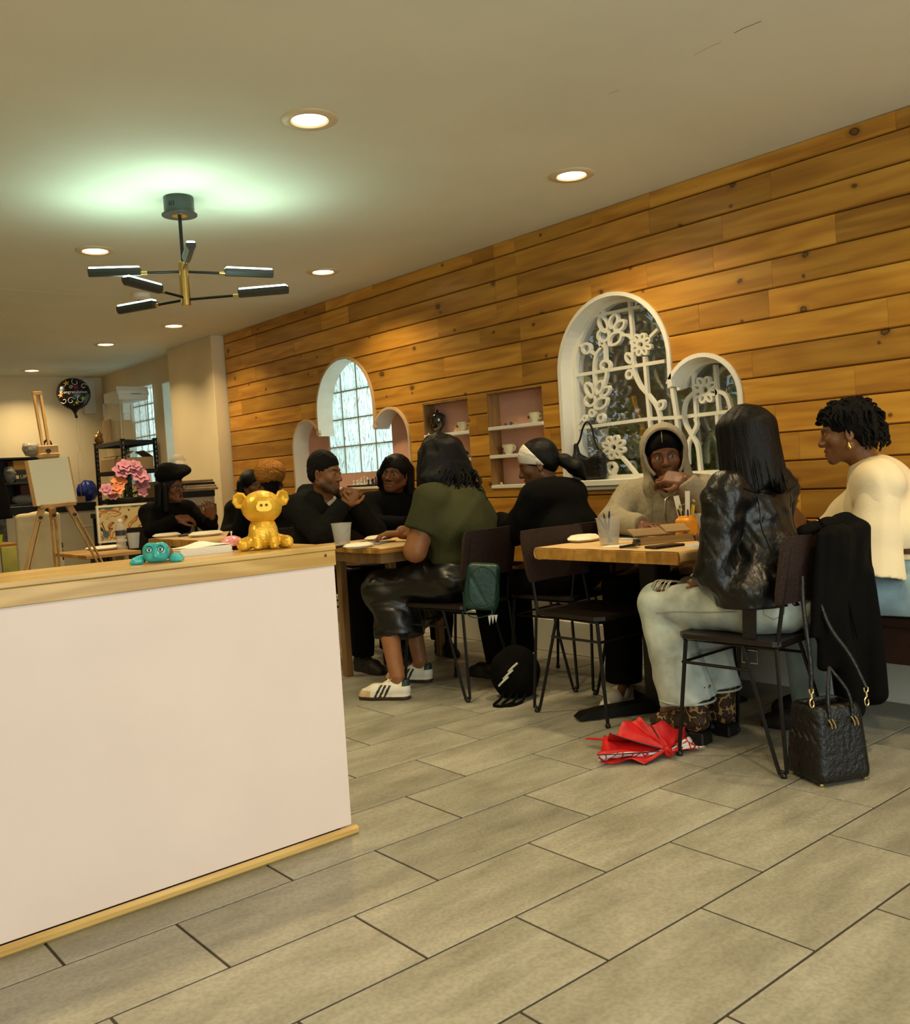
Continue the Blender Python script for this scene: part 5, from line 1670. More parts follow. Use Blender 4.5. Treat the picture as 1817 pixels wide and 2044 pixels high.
# belt end with buckle hanging from the jacket
bp_ = MB()
for a_, b_ in (((-0.195, -0.055, 0.62), (-0.198, -0.05, 0.50)), ((-0.198, -0.05, 0.50), (-0.205, -0.055, 0.425))): bp_.bar(a_, b_, 0.05, 0.006, (1, 0.15, 0))
bt = bp_.build('jacket_belt', M_leather, jk)
MB().tube([(-0.211, -0.085, 0.43), (-0.211, -0.025, 0.43), (-0.213, -0.025, 0.385), (-0.213, -0.085, 0.385)], 0.003, 8, True).build('buckle', mat('dark_steel', (0.16, 0.15, 0.13), 0.3, metal=1.0), bt)
def exj(S):
    S.rc(J['knL'], J['anL'], 0.088, 0.102, 0.02, flat=True).rc(J['knR'], J['anR'], 0.086, 0.10, 0.02, flat=True)
    S.el((-0.080, 0.385, 0.632), (0.055, 0.050, 0.040), k=0.004, op='s')
jn = bottom(p1, J, M_denim, 1.02, 1.05, 1.0, ztop=0.685, amp=0.0065, fr=30, vox=0.006, seed=9, name='jeans', knee=0.074, ankle=0.10, extra=exj)
for s in (-1, 1):
    cx = (-0.055 if s < 0 else 0.10)
    cy = 0.325 if s < 0 else 0.305
    z_ = 0.172 if s < 0 else 0.192
    MB().tube([(cx+0.108*math.cos(a), cy+0.108*math.sin(a), z_) for a in [2*math.pi*i/28 for i in range(28)]], 0.0045, 6, True).build('hem', M_denim, jn, True)
def pocket(t, c, u, v, n, w, h, m):
    c, u, v, n = [np.array(q, float) for q in (c, u, v, n)]
    pts = [(-w, h), (w, h), (w, -h*0.6), (0, -h), (-w, -h*0.6)]
    P_ = [c+u*a+v*b+n*0.003 for a, b in pts]
    D_ = []
    for i in range(5): D_ += [P_[i]*(1-k_/5)+P_[(i+1) % 5]*k_/5 for k_ in range(5)]
    return MB().tube([tuple(p) for p in snap(t, D_)], 0.0020, 5, True).build('pocket_stitch', m, t)
pocket(jn, (-0.165, -0.135, 0.585), (0.45, -0.75, 0), (0.1, 0, 1), (-0.75, -0.5, 0), 0.045, 0.055, M_stitch)
surf_tube(jn, [(-0.185, 0.0, 0.56), (-0.17, 0.12, 0.548), (-0.15, 0.28, 0.54), (-0.13, 0.38, 0.53)], 0.0022, M_stitch, 'leg_seam')
surf_tube(jn, [(-0.19, -0.05, 0.672), (-0.13, -0.15, 0.668), (-0.04, -0.19, 0.664), (0.06, -0.19, 0.664)], 0.0022, M_stitch, 'waist_seam')
mb = MB()
rq = random.Random(3)
for i in range(11):
    y_ = 0.345+0.008*i; q_ = (-0.125+rq.uniform(-.01, .01), y_, 0.612+rq.uniform(-.012, .012)); r_ = (-0.03+rq.uniform(-.01, .01), y_+rq.uniform(-.006, .006), 0.632+rq.uniform(-.01, .008))
    mb.tube(spl([q_, ((q_[0]+r_[0])/2, y_+0.008, 0.640), r_], 3), 0.0016, 5)
for x_, y_, L_ in ((-0.135, 0.44, 0.09), (-0.14, 0.41, 0.13), (-0.1, 0.47, 0.07)): mb.tube(spl([(x_, y_, 0.60), (x_-0.008, y_+0.012, 0.57), (x_-0.004, y_+0.006, 0.60-L_)], 3), 0.0016, 5)
mb.build('frayed_threads', mat('white_thread', (0.66, 0.62, 0.5), 0.9), jn)
# leopard boots
def leopard():
    m, nt, b = _new('leopard_print')
    L = nt.links.new
    tc = N(nt, 'ShaderNodeTexCoord')
    nz = N(nt, 'ShaderNodeTexNoise'); nz.inputs['Scale'].default_value = 30; L(tc.outputs['Object'], nz.inputs['Vector'])
    ad = N(nt, 'ShaderNodeVectorMath', operation='MULTIPLY_ADD'); ad.inputs[1].default_value = (0.03, 0.03, 0.03); L(nz.outputs['Color'], ad.inputs[0]); L(tc.outputs['Object'], ad.inputs[2])
    vo = N(nt, 'ShaderNodeTexVoronoi'); vo.inputs['Scale'].default_value = 46; L(ad.outputs[0], vo.inputs['Vector'])
    r = ramp(nt, [(0.0, (0.05, 0.018, 0.006)), (0.40, (0.04, 0.014, 0.005)), (0.50, (0.012, 0.006, 0.003)), (0.60, (0.010, 0.005, 0.002)), (0.66, (0.34, 0.20, 0.07)), (1.0, (0.40, 0.25, 0.10))])
    L(vo.outputs['Distance'], r.inputs[0]); L(r.outputs[0], b.inputs['Base Color'])
    b.inputs['Roughness'].default_value = 0.7
    return m
M_leo = leopard()
for s, (x_, y_) in (('L', (-0.055, 0.26)), ('R', (0.10, 0.24))):
    S = SDF((-0.08, -0.06, 0.03), (0.08, 0.27, 0.28), 0.006)
    S.rc((0, 0.02, 0.24), (0, 0.025, 0.10), 0.056, 0.044, 0.02).ch([(0, 0.02, 0.085), (0, 0.10, 0.085), (0, 0.18, 0.066), (0, 0.225, 0.060)], [0.040, 0.042, 0.036, 0.024], 0.02)
    S.cut((0, 0, 0.048), (0, 0, -1)).cut((0, 0, 0.235), (0, 0, 1))
    V, F = S.mesh()
    o = np_mesh('boot', V+V3(x_, y_, 0), F, M_leo, p1)
    MB().box((x_-0.036, y_-0.02, 0.0), (x_+0.036, y_+0.05, 0.05), 0.006).box((x_-0.04, y_+0.05, 0.022), (x_+0.04, y_+0.24, 0.048), 0.008).box((x_-0.036, y_+0.12, 0.0), (x_+0.036, y_+0.23, 0.024), 0.006).build('boot_sole', M_blk, o)
# straight bob
S = SDF((-0.16, -0.17, -0.24), (0.16, 0.13, 0.16), 0.006)
S.el((0, -0.022, 0.045), (0.098, 0.108, 0.092), k=0.03)
for a in np.linspace(-0.15*math.pi, 1.15*math.pi, 15):
    cx_, cy_ = math.cos(a), -math.sin(a)
    S.rc((cx_*0.075, -0.02+cy_*0.078, 0.05), (cx_*0.098, -0.035+cy_*0.092, -0.17+0.02*math.sin(5*a)), 0.032, 0.022, 0.018)
S.el((0, 0.10, -0.03), (0.055, 0.07, 0.10), k=0.02, op='s')
S.folds(0.0035, 70, 4, (1.6, 1.6, 0.12))
hr = head_obj(p1, J, h1, S, 'hair', M_hblack)
mb = MB(); rq = random.Random(8)
for i in range(46):
    a = rq.uniform(-0.2, 1.2)*math.pi; cx_, cy_ = math.cos(a), -math.sin(a); z1_ = rq.uniform(-0.215, -0.165)
    mb.tube(spl([(cx_*0.108, -0.03+cy_*0.100, -0.02), (cx_*0.116, -0.035+cy_*0.108, -0.11), (cx_*rq.uniform(.10, .125), -0.04+cy_*rq.uniform(.1, .125), z1_)], 4), [0.003]*8+[0.0012], 5)
mb.v = [tuple(h1@np.array(p)+J['H']) for p in mb.v]
mb.build('hair_ends', M_hblack, hr, True, sharp=80)

# ------------------------------------------------------------------ 2 cream top, light jeans, on the bench at the right
M_cream = mat('cream_cotton', (0.74, 0.62, 0.40), 0.85, var=0.05, vscale=6, bump=0.25, bscale=90, bdist=0.003)
M_denim2 = mat('pale_blue_denim', (0.30, 0.43, 0.50), 0.8, var=0.25, vscale=9, bump=0.25, bscale=220, bdist=0.003)
SK2 = (0.185, 0.075, 0.028)
J = joints(pel=(0, -0.05, 0.585), abd=(0, 0.005, 0.735), che=(0, 0.085, 0.885), nek=(0, 0.125, 1.035), H=(0, 0.205, 1.190), shL=(-0.165, 0.085, 0.985), shR=(0.165, 0.10, 0.985),
           elL=(-0.215, 0.13, 0.715), wrL=(-0.10, 0.36, 0.70), elR=(0.20, 0.30, 0.76), wrR=(0.10, 0.40, 0.80), knL=(-0.11, 0.40, 0.56), knR=(0.13, 0.40, 0.56), anL=(-0.10, 0.36, 0.10), anR=(0.12, 0.36, 0.10))
h2 = headR(4, -8, 0)
p2_ = person('person in cream bell sleeve top and pale jeans on the bench', 3.70, 1.685, 22, J, SK2, 0.98, 1.05, head=dict(eye='down', vox=0.003, brow=0.9, lip=(0.16, 0.05, 0.03)), hR=h2,
             hands=[('R', [(0.5, 0.7, 0.4)]*4, frame((-0.35, 0.55, 0.8), (0.5, 0.7, -0.3)), {}), ('L', CURL_RELAX, frame((0.2, 1, -0.1), (0, 0.1, 1)), {})])
def ex(S):
    for s in 'LR': S.rc(J['sh'+s], J['sh'+s]*0.75+J['el'+s]*0.25, 0.072, 0.078, 0.03)
    S.rc((-0.11, 0.05, 0.79), (0.11, 0.05, 0.79), 0.125, 0.125, 0.05)
tp = top(p2_, J, M_cream, 1.06, 1.2, 1.0, g=0.018, sleeve='none', hem=0.735, amp=0.0075, fr=19, vox=0.0065, seed=21, name='top', extra=ex, hips=False)
for s, e_ in (('L', V3(-0.015, -0.01, -0.085)), ('R', V3(0.01, 0.0, -0.04))):
    a_, b_ = J['sh'+s], J['el'+s]+e_
    S = SDF(np.minimum(a_, b_)-0.19, np.maximum(a_, b_)+0.17, 0.0065)
    S.rc(a_, a_*0.45+b_*0.55, 0.074, 0.092, 0.03).rc(a_*0.45+b_*0.55, b_, 0.092, 0.122, 0.03, flat=True)
    S.folds(0.008, 22, 23, (1.2, 1.2, 0.5))
    S.rc(a_*0.35+b_*0.65, b_+(b_-a_)*0.1, 0.080, 0.114, 0.0, op='s')
    sdf_obj(S, 'sleeve', M_cream, p2_)
def exj(S): S.el((0, -0.075, 0.57), (0.19, 0.15, 0.125), k=0.04)
MB().tube([(0.162*math.cos(a), 0.0+0.132*math.sin(a), 0.700) for a in [2*math.pi*i/32 for i in range(32)]], 0.011, 8, True).build('waistband', M_cream, p2_, True)
jn2 = bottom(p2_, J, M_denim2, 1.06, 1.1, 1.08, ztop=0.688, amp=0.004, fr=24, seed=13, name='jeans', knee=0.072, ankle=0.075, extra=exj)
pocket(jn2, (-0.150, -0.175, 0.585), (0.6, -0.6, 0.1), (0.25, 0.1, 1), (-0.6, -0.7, 0.1), 0.05, 0.058, M_stitch)
surf_tube(jn2, [(-0.19, 0.0, 0.655), (-0.16, -0.13, 0.65), (-0.08, -0.20, 0.645), (0.02, -0.215, 0.645)], 0.0025, M_stitch, 'waist_seam')
sneaker(p2_, (-0.11, 0.30, 0.0), 0.0, kind='dark', name='shoe'); sneaker(p2_, (0.13, 0.30, 0.0), 0.0, kind='dark', name='shoe')
wt = MB().lathe([(0.034, -0.012), (0.036, -0.008), (0.036, 0.008), (0.034, 0.012)], 20)
R_ = frame(J['wrR']-J['elR'], (0, 0, 1)); wt.v = [tuple(R_@np.array((p[0], p[2], p[1]))+J['wrR']*0.9+J['elR']*0.1) for p in wt.v]
wo = wt.build('watch', M_blk, p2_, True, fixn=True)
# short twists
S = SDF((-0.14, -0.15, -0.10), (0.14, 0.14, 0.16), 0.0055)
S.el((0, -0.018, 0.045), (0.092, 0.103, 0.086), k=0.02).el((0, -0.06, -0.01), (0.086, 0.065, 0.075), k=0.03)
S.el((0, 0.12, -0.02), (0.075, 0.065, 0.065), k=0.02, op='s')
for s in (-1, 1): S.el((s*0.095, 0.045, -0.055), (0.035, 0.05, 0.055), k=0.015, op='s')
S.folds(0.006, 95, 6)
hr = head_obj(p2_, J, h2, S, 'hair', M_hcoil)
mb = MB(); rq = random.Random(5)
def twist(mb, root, tip, r=0.0052, wob=0.004, n=9):
    root, tip = np.array(root), np.array(tip)
    pts = []
    out = (root-np.array((0, -0.02, 0.02))); out /= np.linalg.norm(out)
    for i in range(n):
        t_ = i/(n-1)
        p = root*(1-t_)+tip*t_+out*0.018*math.sin(math.pi*t_)
        pts.append(p+np.array((math.sin(9*t_+root[0]*99)*wob, math.cos(8*t_+root[1]*77)*wob, 0)))
    mb.tube(pts, [r*(1-0.35*abs(2*i/(n-1)-1)) for i in range(n)], 6)
for i in range(120):
    a = rq.uniform(0, 2*math.pi); e_ = rq.uniform(0.05, 1.3)
    d_ = np.array((math.cos(a)*math.cos(e_), math.sin(a)*math.cos(e_), math.sin(e_)))
    root = np.array((0, -0.015, 0.045))+d_*np.array((0.088, 0.100, 0.086))
    fwd = max(0, d_[1])
    drop = rq.uniform(0.03, 0.085)*(1-0.55*fwd)
    out = np.array((d_[0], d_[1], 0)); out /= (np.linalg.norm(out)+1e-6)
    tip = root+out*rq.uniform(0.012, 0.03)*(1.0 if d_[1] < 0.3 else 0.7)+np.array((0, 0, -drop))
    if d_[1] > 0.35 and abs(d_[0]) < 0.75: tip[2] = max(tip[2], 0.045)
    twist(mb, root, tip)
for i in range(46):
    a = rq.uniform(0.95, 2.05)*math.pi; 
    if abs(math.cos(a)) > 0.96: continue
    root = np.array((math.cos(a)*0.092, -0.02+math.sin(a)*0.098, rq.uniform(-0.03, 0.03)))
    twist(mb, root, root+np.array((math.cos(a)*0.012, math.sin(a)*0.018, -rq.uniform(0.05, 0.085))))
mb.v = [tuple(h2@np.array(p)+J['H']) for p in mb.v]
mb.build('hair_twists', M_hcoil, hr, True, sharp=80)
for s in (-1, 1):
    er = MB().lathe([(0.0, 0.0), (0.004, -0.004), (0.0035, -0.010), (0.008, -0.016), (0.009, -0.024), (0.004, -0.030), (0.0, -0.031)], 12, (s*0.080, 0.0, -0.042), cap=False)
    head_tubes(p2_, J, h2, er, 'earring', mat('gold_jewel', (0.85, 0.62, 0.2), 0.2, metal=1.0))
# ------------------------------------------------------------------ 3 grey hoodie, hood up, hand at the mouth
M_hood = mat('grey_fleece', (0.27, 0.235, 0.16), 0.95, var=0.14, vscale=60, bump=0.35, bscale=120, bdist=0.003, detail=6)
M_blackcloth = mat('black_cloth', (0.0024, 0.0022, 0.0018), 0.9, spec=0.12, var=0.25, vscale=12, bump=0.2, bscale=60)
SK3 = (0.135, 0.052, 0.020)
J = joints(pel=(0, -0.02, 0.575), abd=(0, 0.0, 0.715), che=(0.0, 0.045, 0.865), nek=(0.0, 0.065, 0.99), H=(0.0, 0.115, 1.137), shL=(-0.190, 0.05, 0.945), shR=(0.20, 0.05, 0.94),
           elL=(-0.262, 0.20, 0.838), wrL=(-0.135, 0.262, 1.022), elR=(0.265, 0.16, 0.835), wrR=(0.06, 0.33, 0.818), knL=(-0.15, 0.42, 0.545), knR=(0.15, 0.42, 0.545), anL=(-0.12, 0.44, 0.10), anR=(0.16, 0.42, 0.10))
h3 = headR(17, -3, 5)
p3_ = person('person in grey zip hoodie, hood up, hand over mouth', 3.815, 2.885, 112, J, SK3, 1.08, 1.05, ar=1.05,
             head=dict(eye='wide', gaze=(-0.0035, 0.001), beard=0.75, brow=1.0, vox=0.0028, jaw=1.06, lip=(0.10, 0.04, 0.03)), hR=h3,
             hands=[('L', [(0.35, 0.75, 0.45), (0.50, 0.85, 0.5), (0.62, 0.95, 0.5), (0.75, 1.0, 0.5)], frame((0.93, -0.02, 0.16), (-0.16, 0.62, 0.77)), dict(thumb=(0.9, -0.3, 0.3), vox=0.0026, spread=0.05, sc=1.10)),
                    ('R', CURL_RELAX, frame((-0.85, 0.5, 0), (0, 0, 1)), {})])
def ex(S):
    for s in 'LR':
        S.rc(J['sh'+s], J['el'+s], 0.078, 0.064, 0.03); S.rc(J['el'+s], J['wr'+s]*0.97+J['el'+s]*0.03, 0.064, 0.043, 0.02, flat=True)
    S.rc((-0.1, 0.055, 0.955), (0.1, 0.055, 0.955), 0.085, 0.085, 0.03)
    # V opening under the chin
    S.el((-0.01, 0.175, 1.00), (0.035, 0.06, 0.065), k=0.01, op='s')
hd = top(p3_, J, M_hood, 1.14, 1.15, 1.0, g=0.022, hem=0.53, amp=0.006, fr=20, vox=0.0065, seed=31, name='hoodie', extra=ex, collar=False, crease=0.0025)
# the hood itself, a shell open at the face
S = SDF((-0.16, -0.17, -0.20), (0.16, 0.15, 0.18), 0.0052)
S.el((0, -0.030, 0.022), (0.118, 0.130, 0.142), k=0.03).el((0, -0.02, -0.085), (0.112, 0.110, 0.095), k=0.04).rc((-0.06, 0.01, -0.15), (0.06, 0.01, -0.15), 0.065, None, 0.04)
S.folds(0.004, 26, 8)
S.el((0, 0.01, 0.020), (0.094, 0.150, 0.116), k=0.008, op='s').el((0, 0.06, -0.07), (0.074, 0.11, 0.10), k=0.02, op='s').el((0, 0.12, -0.14), (0.045, 0.09, 0.06), k=0.02, op='s')
S.cut((0, 0.072, 0), (0, 1, -0.10))
hs = head_obj(p3_, J, h3, S, 'hood', M_hood)
rim = []
for i in range(29):
    a = math.radians(-52+i*284/28)
    rim.append((0.101*math.cos(a)*(1.0 if math.sin(a) > 0 else 0.93), 0.068+0.008*math.sin(a), 0.018+0.122*math.sin(a)))
head_tubes(p3_, J, h3, MB().tube(rim, 0.0085, 8), 'hood_edge', M_hood)
# durag under the hood
S = SDF((-0.10, -0.12, -0.04), (0.10, 0.11, 0.14), 0.0048)
S.el((0, -0.014, 0.040), (0.081, 0.100, 0.088), k=0.01)
S.cut((0, 0.075, 0.040), (0, 0.55, -1)); S.cut((0, -0.02, 0.0), (0, 0.0, -1))
du = head_obj(p3_, J, h3, S, 'durag', M_blackcloth)
head_tubes(p3_, J, h3, MB().tube(spl([(0.004, 0.079, 0.072), (0.002, 0.066, 0.098), (0, 0.03, 0.124)], 5), 0.0022, 6), 'durag_seam', mat('pale_seam', (0.25, 0.19, 0.10), 0.8))
# zip, drawstrings, chest mark
for pts, r_, nm, mm in (([(-0.012, 0.205, 0.965), (-0.012, 0.212, 0.90), (-0.010, 0.20, 0.80), (-0.008, 0.185, 0.70)], 0.004, 'zip', M_zip),
                        ([(0.055, 0.180, 0.985), (0.062, 0.205, 0.93), (0.066, 0.208, 0.86), (0.07, 0.205, 0.82)], 0.0028, 'drawstring', M_hood),
                        ([(-0.07, 0.175, 0.985), (-0.075, 0.200, 0.93)], 0.0028, 'drawstring', M_hood)):
    surf_tube(hd, pts, r_, mm, nm)
sw = MB()
pr = [(0.0, 0.0), (0.006, -0.008), (0.016, -0.007), (0.045, 0.012), (0.018, 0.0), (0.008, -0.0005)]
sw.prism(pr, 0, 0.001, lambda a, b_, h: (-0.085-a, 0.196+h-a*0.25, 0.905+b_+a*0.2))
sw.build('chest_mark', mat('white_print', (0.7, 0.68, 0.6), 0.7), hd)
bottom(p3_, J, M_blackcloth, 1.08, 1.05, 1.05, ztop=0.60, amp=0.005, fr=20, seed=33, name='trousers', knee=0.082, ankle=0.075)
sneaker(p3_, (-0.12, 0.385, 0.0), 0.15, kind='white'); sneaker(p3_, (0.16, 0.365, 0.0), -0.1, kind='white')

# ------------------------------------------------------------------ 4 olive T shirt, black skirt, striped sneakers
M_olive = mat('olive_cotton', (0.040, 0.042, 0.017), 0.88, spec=0.12, var=0.12, vscale=6, bump=0.2, bscale=60)
M_satin = mat('black_satin', (0.0028, 0.0029, 0.0027), 0.36, var=0.2, vscale=10, bump=0.15, bscale=30, spec=0.6)
SK4 = (0.235, 0.098, 0.036)
def placeW(px_, py_, yaw, wx, wy):
    d = rotz(-math.radians(yaw))@np.array((wx-px_, wy-py_, 0)); return np.array((d[0], d[1], 0.0))
hl = at_z(815, 1399, 0); tl = at_z(714, 1400, 0)
wy_ = math.degrees(math.atan2(-(tl-hl)[0], (tl-hl)[1]))
PG, YG = (3.115, 3.735), 24
ps = placeW(PG[0], PG[1], YG, (hl+tl)[0]/2+math.sin(math.radians(wy_))*0.1375+0.03, (hl+tl)[1]/2-math.cos(math.radians(wy_))*0.1375+0.03)
ps2 = placeW(PG[0], PG[1], YG, 3.085, 3.985)
ya_, ya2 = math.radians(wy_-YG), math.radians(wy_-6-YG)
_fv = rotz(ya_)@np.array((0, 1, 0))
J = joints(pel=(0, -0.04, 0.60), abd=(0, -0.045, 0.75), che=(0, -0.005, 0.90), nek=(0.0, 0.06, 1.045), H=(0.0, 0.085, 1.195), shL=(-0.205, 0.03, 0.985), shR=(0.205, 0.03, 0.985),
           elL=(-0.270, 0.105, 0.745), wrL=(0.0, 0.245, 0.825), elR=(0.235, 0.13, 0.79), wrR=(0.06, 0.36, 0.815), knL=(-0.135, 0.400, 0.530), knR=(0.165, 0.43, 0.54), anL=ps+_fv*0.058+V3(0, 0, 0.10), anR=ps2+_fv*0.058+V3(0, 0, 0.10), hpL=(-0.11, 0, 0.58), hpR=(0.11, 0, 0.58))
h4 = headR(-34, -4, 0)
p4_ = person('person in olive T-shirt, black skirt and striped sneakers', PG[0], PG[1], YG, J, SK4, 1.30, 1.35, ar=1.45, lr=1.15, head=dict(vox=0.005), hR=h4,
             hands=[('L', CURL_RELAX, frame((0.9, 0.45, 0), (0, 0, 1)), {}), ('R', CURL_RELAX, frame((-0.4, 0.9, 0), (0, 0, 1)), {})])
def ex(S): S.el((0, -0.03, 0.70), (0.225, 0.185, 0.14), k=0.04); S.rc((-0.13, -0.04, 0.84), (0.13, -0.04, 0.84), 0.135, None, 0.05)
top(p4_, J, M_olive, 1.34, 1.42, 1.45, g=0.012, sleeve='short', hem=0.66, amp=0.009, fr=17, seed=41, name='tshirt', extra=ex, hips=False)
# skirt
lo, hi = np.array((-0.36, -0.30, 0.20)), np.array((0.36, 0.56, 0.74))
S = SDF(lo, hi, 0.0075)
S.el((0, -0.04, 0.60), (0.235, 0.19, 0.145), k=0.05)
for s in 'LR': S.rc(J['hp'+s], J['kn'+s]+V3(0, 0.005, 0), 0.125, 0.095, 0.06)
S.rc(J['knL'], J['knR'], 0.092, 0.092, 0.06)
S.rc((-0.13, 0.33, 0.48), (-0.155, 0.30, 0.29), 0.115, 0.128, 0.06, flat=True).rc((0.15, 0.35, 0.49), (0.16, 0.32, 0.32), 0.11, 0.12, 0.06, flat=True).rc((-0.13, 0.30, 0.36), (0.15, 0.31, 0.38), 0.10, 0.10, 0.05)
S.folds(0.010, 24, 44, (1.0, 0.55, 0.8)); S.folds(0.005, 52, 45, (1.0, 0.6, 0.8))
S.cut((0, 0.2, 0.258), (0, 0.16, -1)); S.cut((0, 0, 0.4708), (0, 0, -1), ((-0.4, -0.4, 0.2), (0.4, 0.16, 0.49)))
sdf_obj(S, 'skirt', M_satin, p4_)
sneaker(p4_, tuple(ps), ya_)
sneaker(p4_, tuple(ps2), ya2)
# long wavy hair
S = SDF((-0.22, -0.22, -0.40), (0.24, 0.12, 0.16), 0.0065)
S.el((0, -0.022, 0.045), (0.098, 0.110, 0.094), k=0.03)
rq = random.Random(14)
for i in range(17):
    u = -1+2*i/16
    S.rc((u*0.075, -0.06-0.03*(1-u*u), 0.05), (u*0.120, -0.085-0.03*(1-u*u), -0.10), 0.042, 0.034, 0.02)
    S.rc((u*0.120, -0.085-0.03*(1-u*u), -0.10), (u*0.130+rq.uniform(-.015, .015)+0.035, -0.10-0.03*(1-u*u), -0.26-rq.uniform(0, 0.07)-0.04*max(u, 0)), 0.036, 0.018, 0.015)
for s in (-1, 1): S.rc((s*0.085, 0.0, 0.03), (s*0.125, -0.03, -0.13), 0.032, 0.026, 0.02)
S.el((0, 0.10, -0.03), (0.055, 0.07, 0.10), k=0.02, op='s')
S.folds(0.006, 60, 15, (1.2, 1.2, 0.45))
hr = head_obj(p4_, J, h4, S, 'hair', M_hblack)
mb = MB()
for i in range(110):
    u = rq.uniform(-1, 1.0); x0 = u*0.125+0.02; y0 = -0.115-0.03*(1-u*u); z0_ = rq.uniform(-0.24, -0.06); L_ = rq.uniform(0.10, 0.16)
    ph = rq.uniform(0, 6); pts = []
    for j in range(12):
        t_ = j/11
        pts.append((x0+0.014*math.sin(ph+t_*9)+0.04*t_*max(u, 0), y0-0.012+0.014*math.cos(ph+t_*9)-0.012*t_, z0_-L_*t_))
    mb.tube(pts, [0.0042*(1-0.6*j/11) for j in range(12)], 5)
mb.v = [tuple(h4@np.array(p)+J['H']) for p in mb.v]
mb.build('hair_curls', M_hblack, hr, True, sharp=80)

# ------------------------------------------------------------------ 5 black sweater, white headband, ponytail
SK5 = (0.125, 0.052, 0.022)
M_blacktop = mat('black_sweater', (0.0022, 0.0021, 0.0018), 0.92, spec=0.12, var=0.2, vscale=10, bump=0.25, bscale=80)
J = joints(pel=(0, -0.05, 0.575), abd=(0, -0.02, 0.72), che=(0, 0.03, 0.86), nek=(0.0, 0.06, 1.0), H=(0.0, 0.125, 1.140), shL=(-0.165, 0.04, 0.965), shR=(0.165, 0.03, 0.96),
           elL=(-0.195, 0.165, 0.80), wrL=(-0.07, 0.335, 0.85), elR=(0.21, 0.14, 0.79), wrR=(0.06, 0.34, 0.835))
h5 = headR(32, -17, 0)
p5_ = person('person in black with white headband and ponytail, looking down', 3.545, 3.40, 12, J, SK5, 1.05, 1.1, ar=1.1, head=dict(eye='down', vox=0.003, brow=0.8), hR=h5,
             hands=[('L', CURL_FIST, frame((0.3, 0.9, 0.2), (-0.5, 0, 0.8)), {}), ('R', CURL_RELAX, frame((-0.3, 0.9, 0), (0, 0, 1)), {})])
def ex(S):
    S.rc((-0.07, 0.0, 0.96), (0.07, 0.0, 0.96), 0.09, None, 0.05); S.rc((-0.1, -0.03, 0.78), (0.1, -0.03, 0.78), 0.13, None, 0.05)
    for s in 'LR': S.rc(J['sh'+s], J['el'+s], 0.076, 0.068, 0.03); S.rc(J['el'+s], J['wr'+s], 0.066, 0.05, 0.02, flat=True)
top(p5_, J, M_blacktop, 1.12, 1.25, 1.1, g=0.018, hem=0.53, amp=0.005, fr=18, seed=51, name='sweater', extra=ex, hips=True, crease=0.002)
bottom(p5_, J, M_blackcloth, 1.05, 1.05, 1.05, ztop=0.60, seed=52, name='trousers', knee=0.08, ankle=0.06)
sneaker(p5_, (-0.12, 0.31, 0), 0, kind='dark'); sneaker(p5_, (0.12, 0.31, 0), 0, kind='dark')
S = SDF((-0.12, -0.16, -0.08), (0.12, 0.11, 0.16), 0.005)
S.el((0, -0.020, 0.043), (0.087, 0.106, 0.090), k=0.02).el((0, -0.055, 0.0), (0.078, 0.062, 0.075), k=0.03)
S.el((0, 0.115, -0.045), (0.10, 0.085, 0.085), k=0.01, op='s'); S.folds(0.0015, 80, 3)
head_obj(p5_, J, h5, S, 'hair', M_hblack)
S = SDF((-0.12, -0.16, -0.10), (0.12, 0.12, 0.16), 0.0045)
S.el((0, -0.020, 0.043), (0.0905, 0.110, 0.0935), k=0.02).el((0, -0.055, 0.0), (0.082, 0.066, 0.079), k=0.03)
S.folds(0.0016, 75, 7, (0.6, 1.0, 2.0))
S.cut((0, 0.004, 0.060), (0, -0.90, 0.42)); S.cut((0, 0.080, 0.030), (0, 0.40, -0.90))
head_obj(p5_, J, h5, S, 'headband', mat('white_jersey', (0.66, 0.62, 0.52), 0.8, var=0.08, vscale=20, bump=0.3, bscale=60, stretch=(1, 1, 3)))
S = SDF((-0.10, -0.30, -0.24), (0.10, -0.06, 0.06), 0.0055)
S.ch([(0, -0.10, -0.01), (0, -0.14, -0.035), (0.0, -0.18, -0.085), (0.0, -0.205, -0.16)], [0.026, 0.034, 0.040, 0.014], 0.02)
S.folds(0.004, 60, 5, (1.5, 0.5, 0.5))
head_obj(p5_, J, h5, S, 'ponytail', M_hblack)

# ------------------------------------------------------------------ 6 man in dark hoodie, hands clasped at the mouth
M_char_c = mat('charcoal_fleece', (0.0075, 0.0075, 0.006), 0.95, spec=0.12, var=0.2, vscale=30, bump=0.3, bscale=80)
SK6 = (0.215, 0.092, 0.036)
J = joints(pel=(0, -0.05, 0.575), abd=(0, -0.005, 0.72), che=(0, 0.065, 0.875), nek=(0.0, 0.10, 1.015), H=(0.02, 0.155, 1.165), shL=(-0.18, 0.07, 0.965), shR=(0.18, 0.08, 0.965),
           elL=(-0.215, 0.30, 0.800), wrL=(-0.095, 0.270, 0.975), elR=(0.17, 0.30, 0.80), wrR=(-0.015, 0.285, 0.985), knL=(-0.225, 0.41, 0.535), knR=(-0.005, 0.42, 0.535), anL=(-0.225, 0.37, 0.095), anR=(-0.005, 0.37, 0.095))
h6 = headR(26, -6, 0)
_c = [(1.15, 1.3, 0.7)]*4
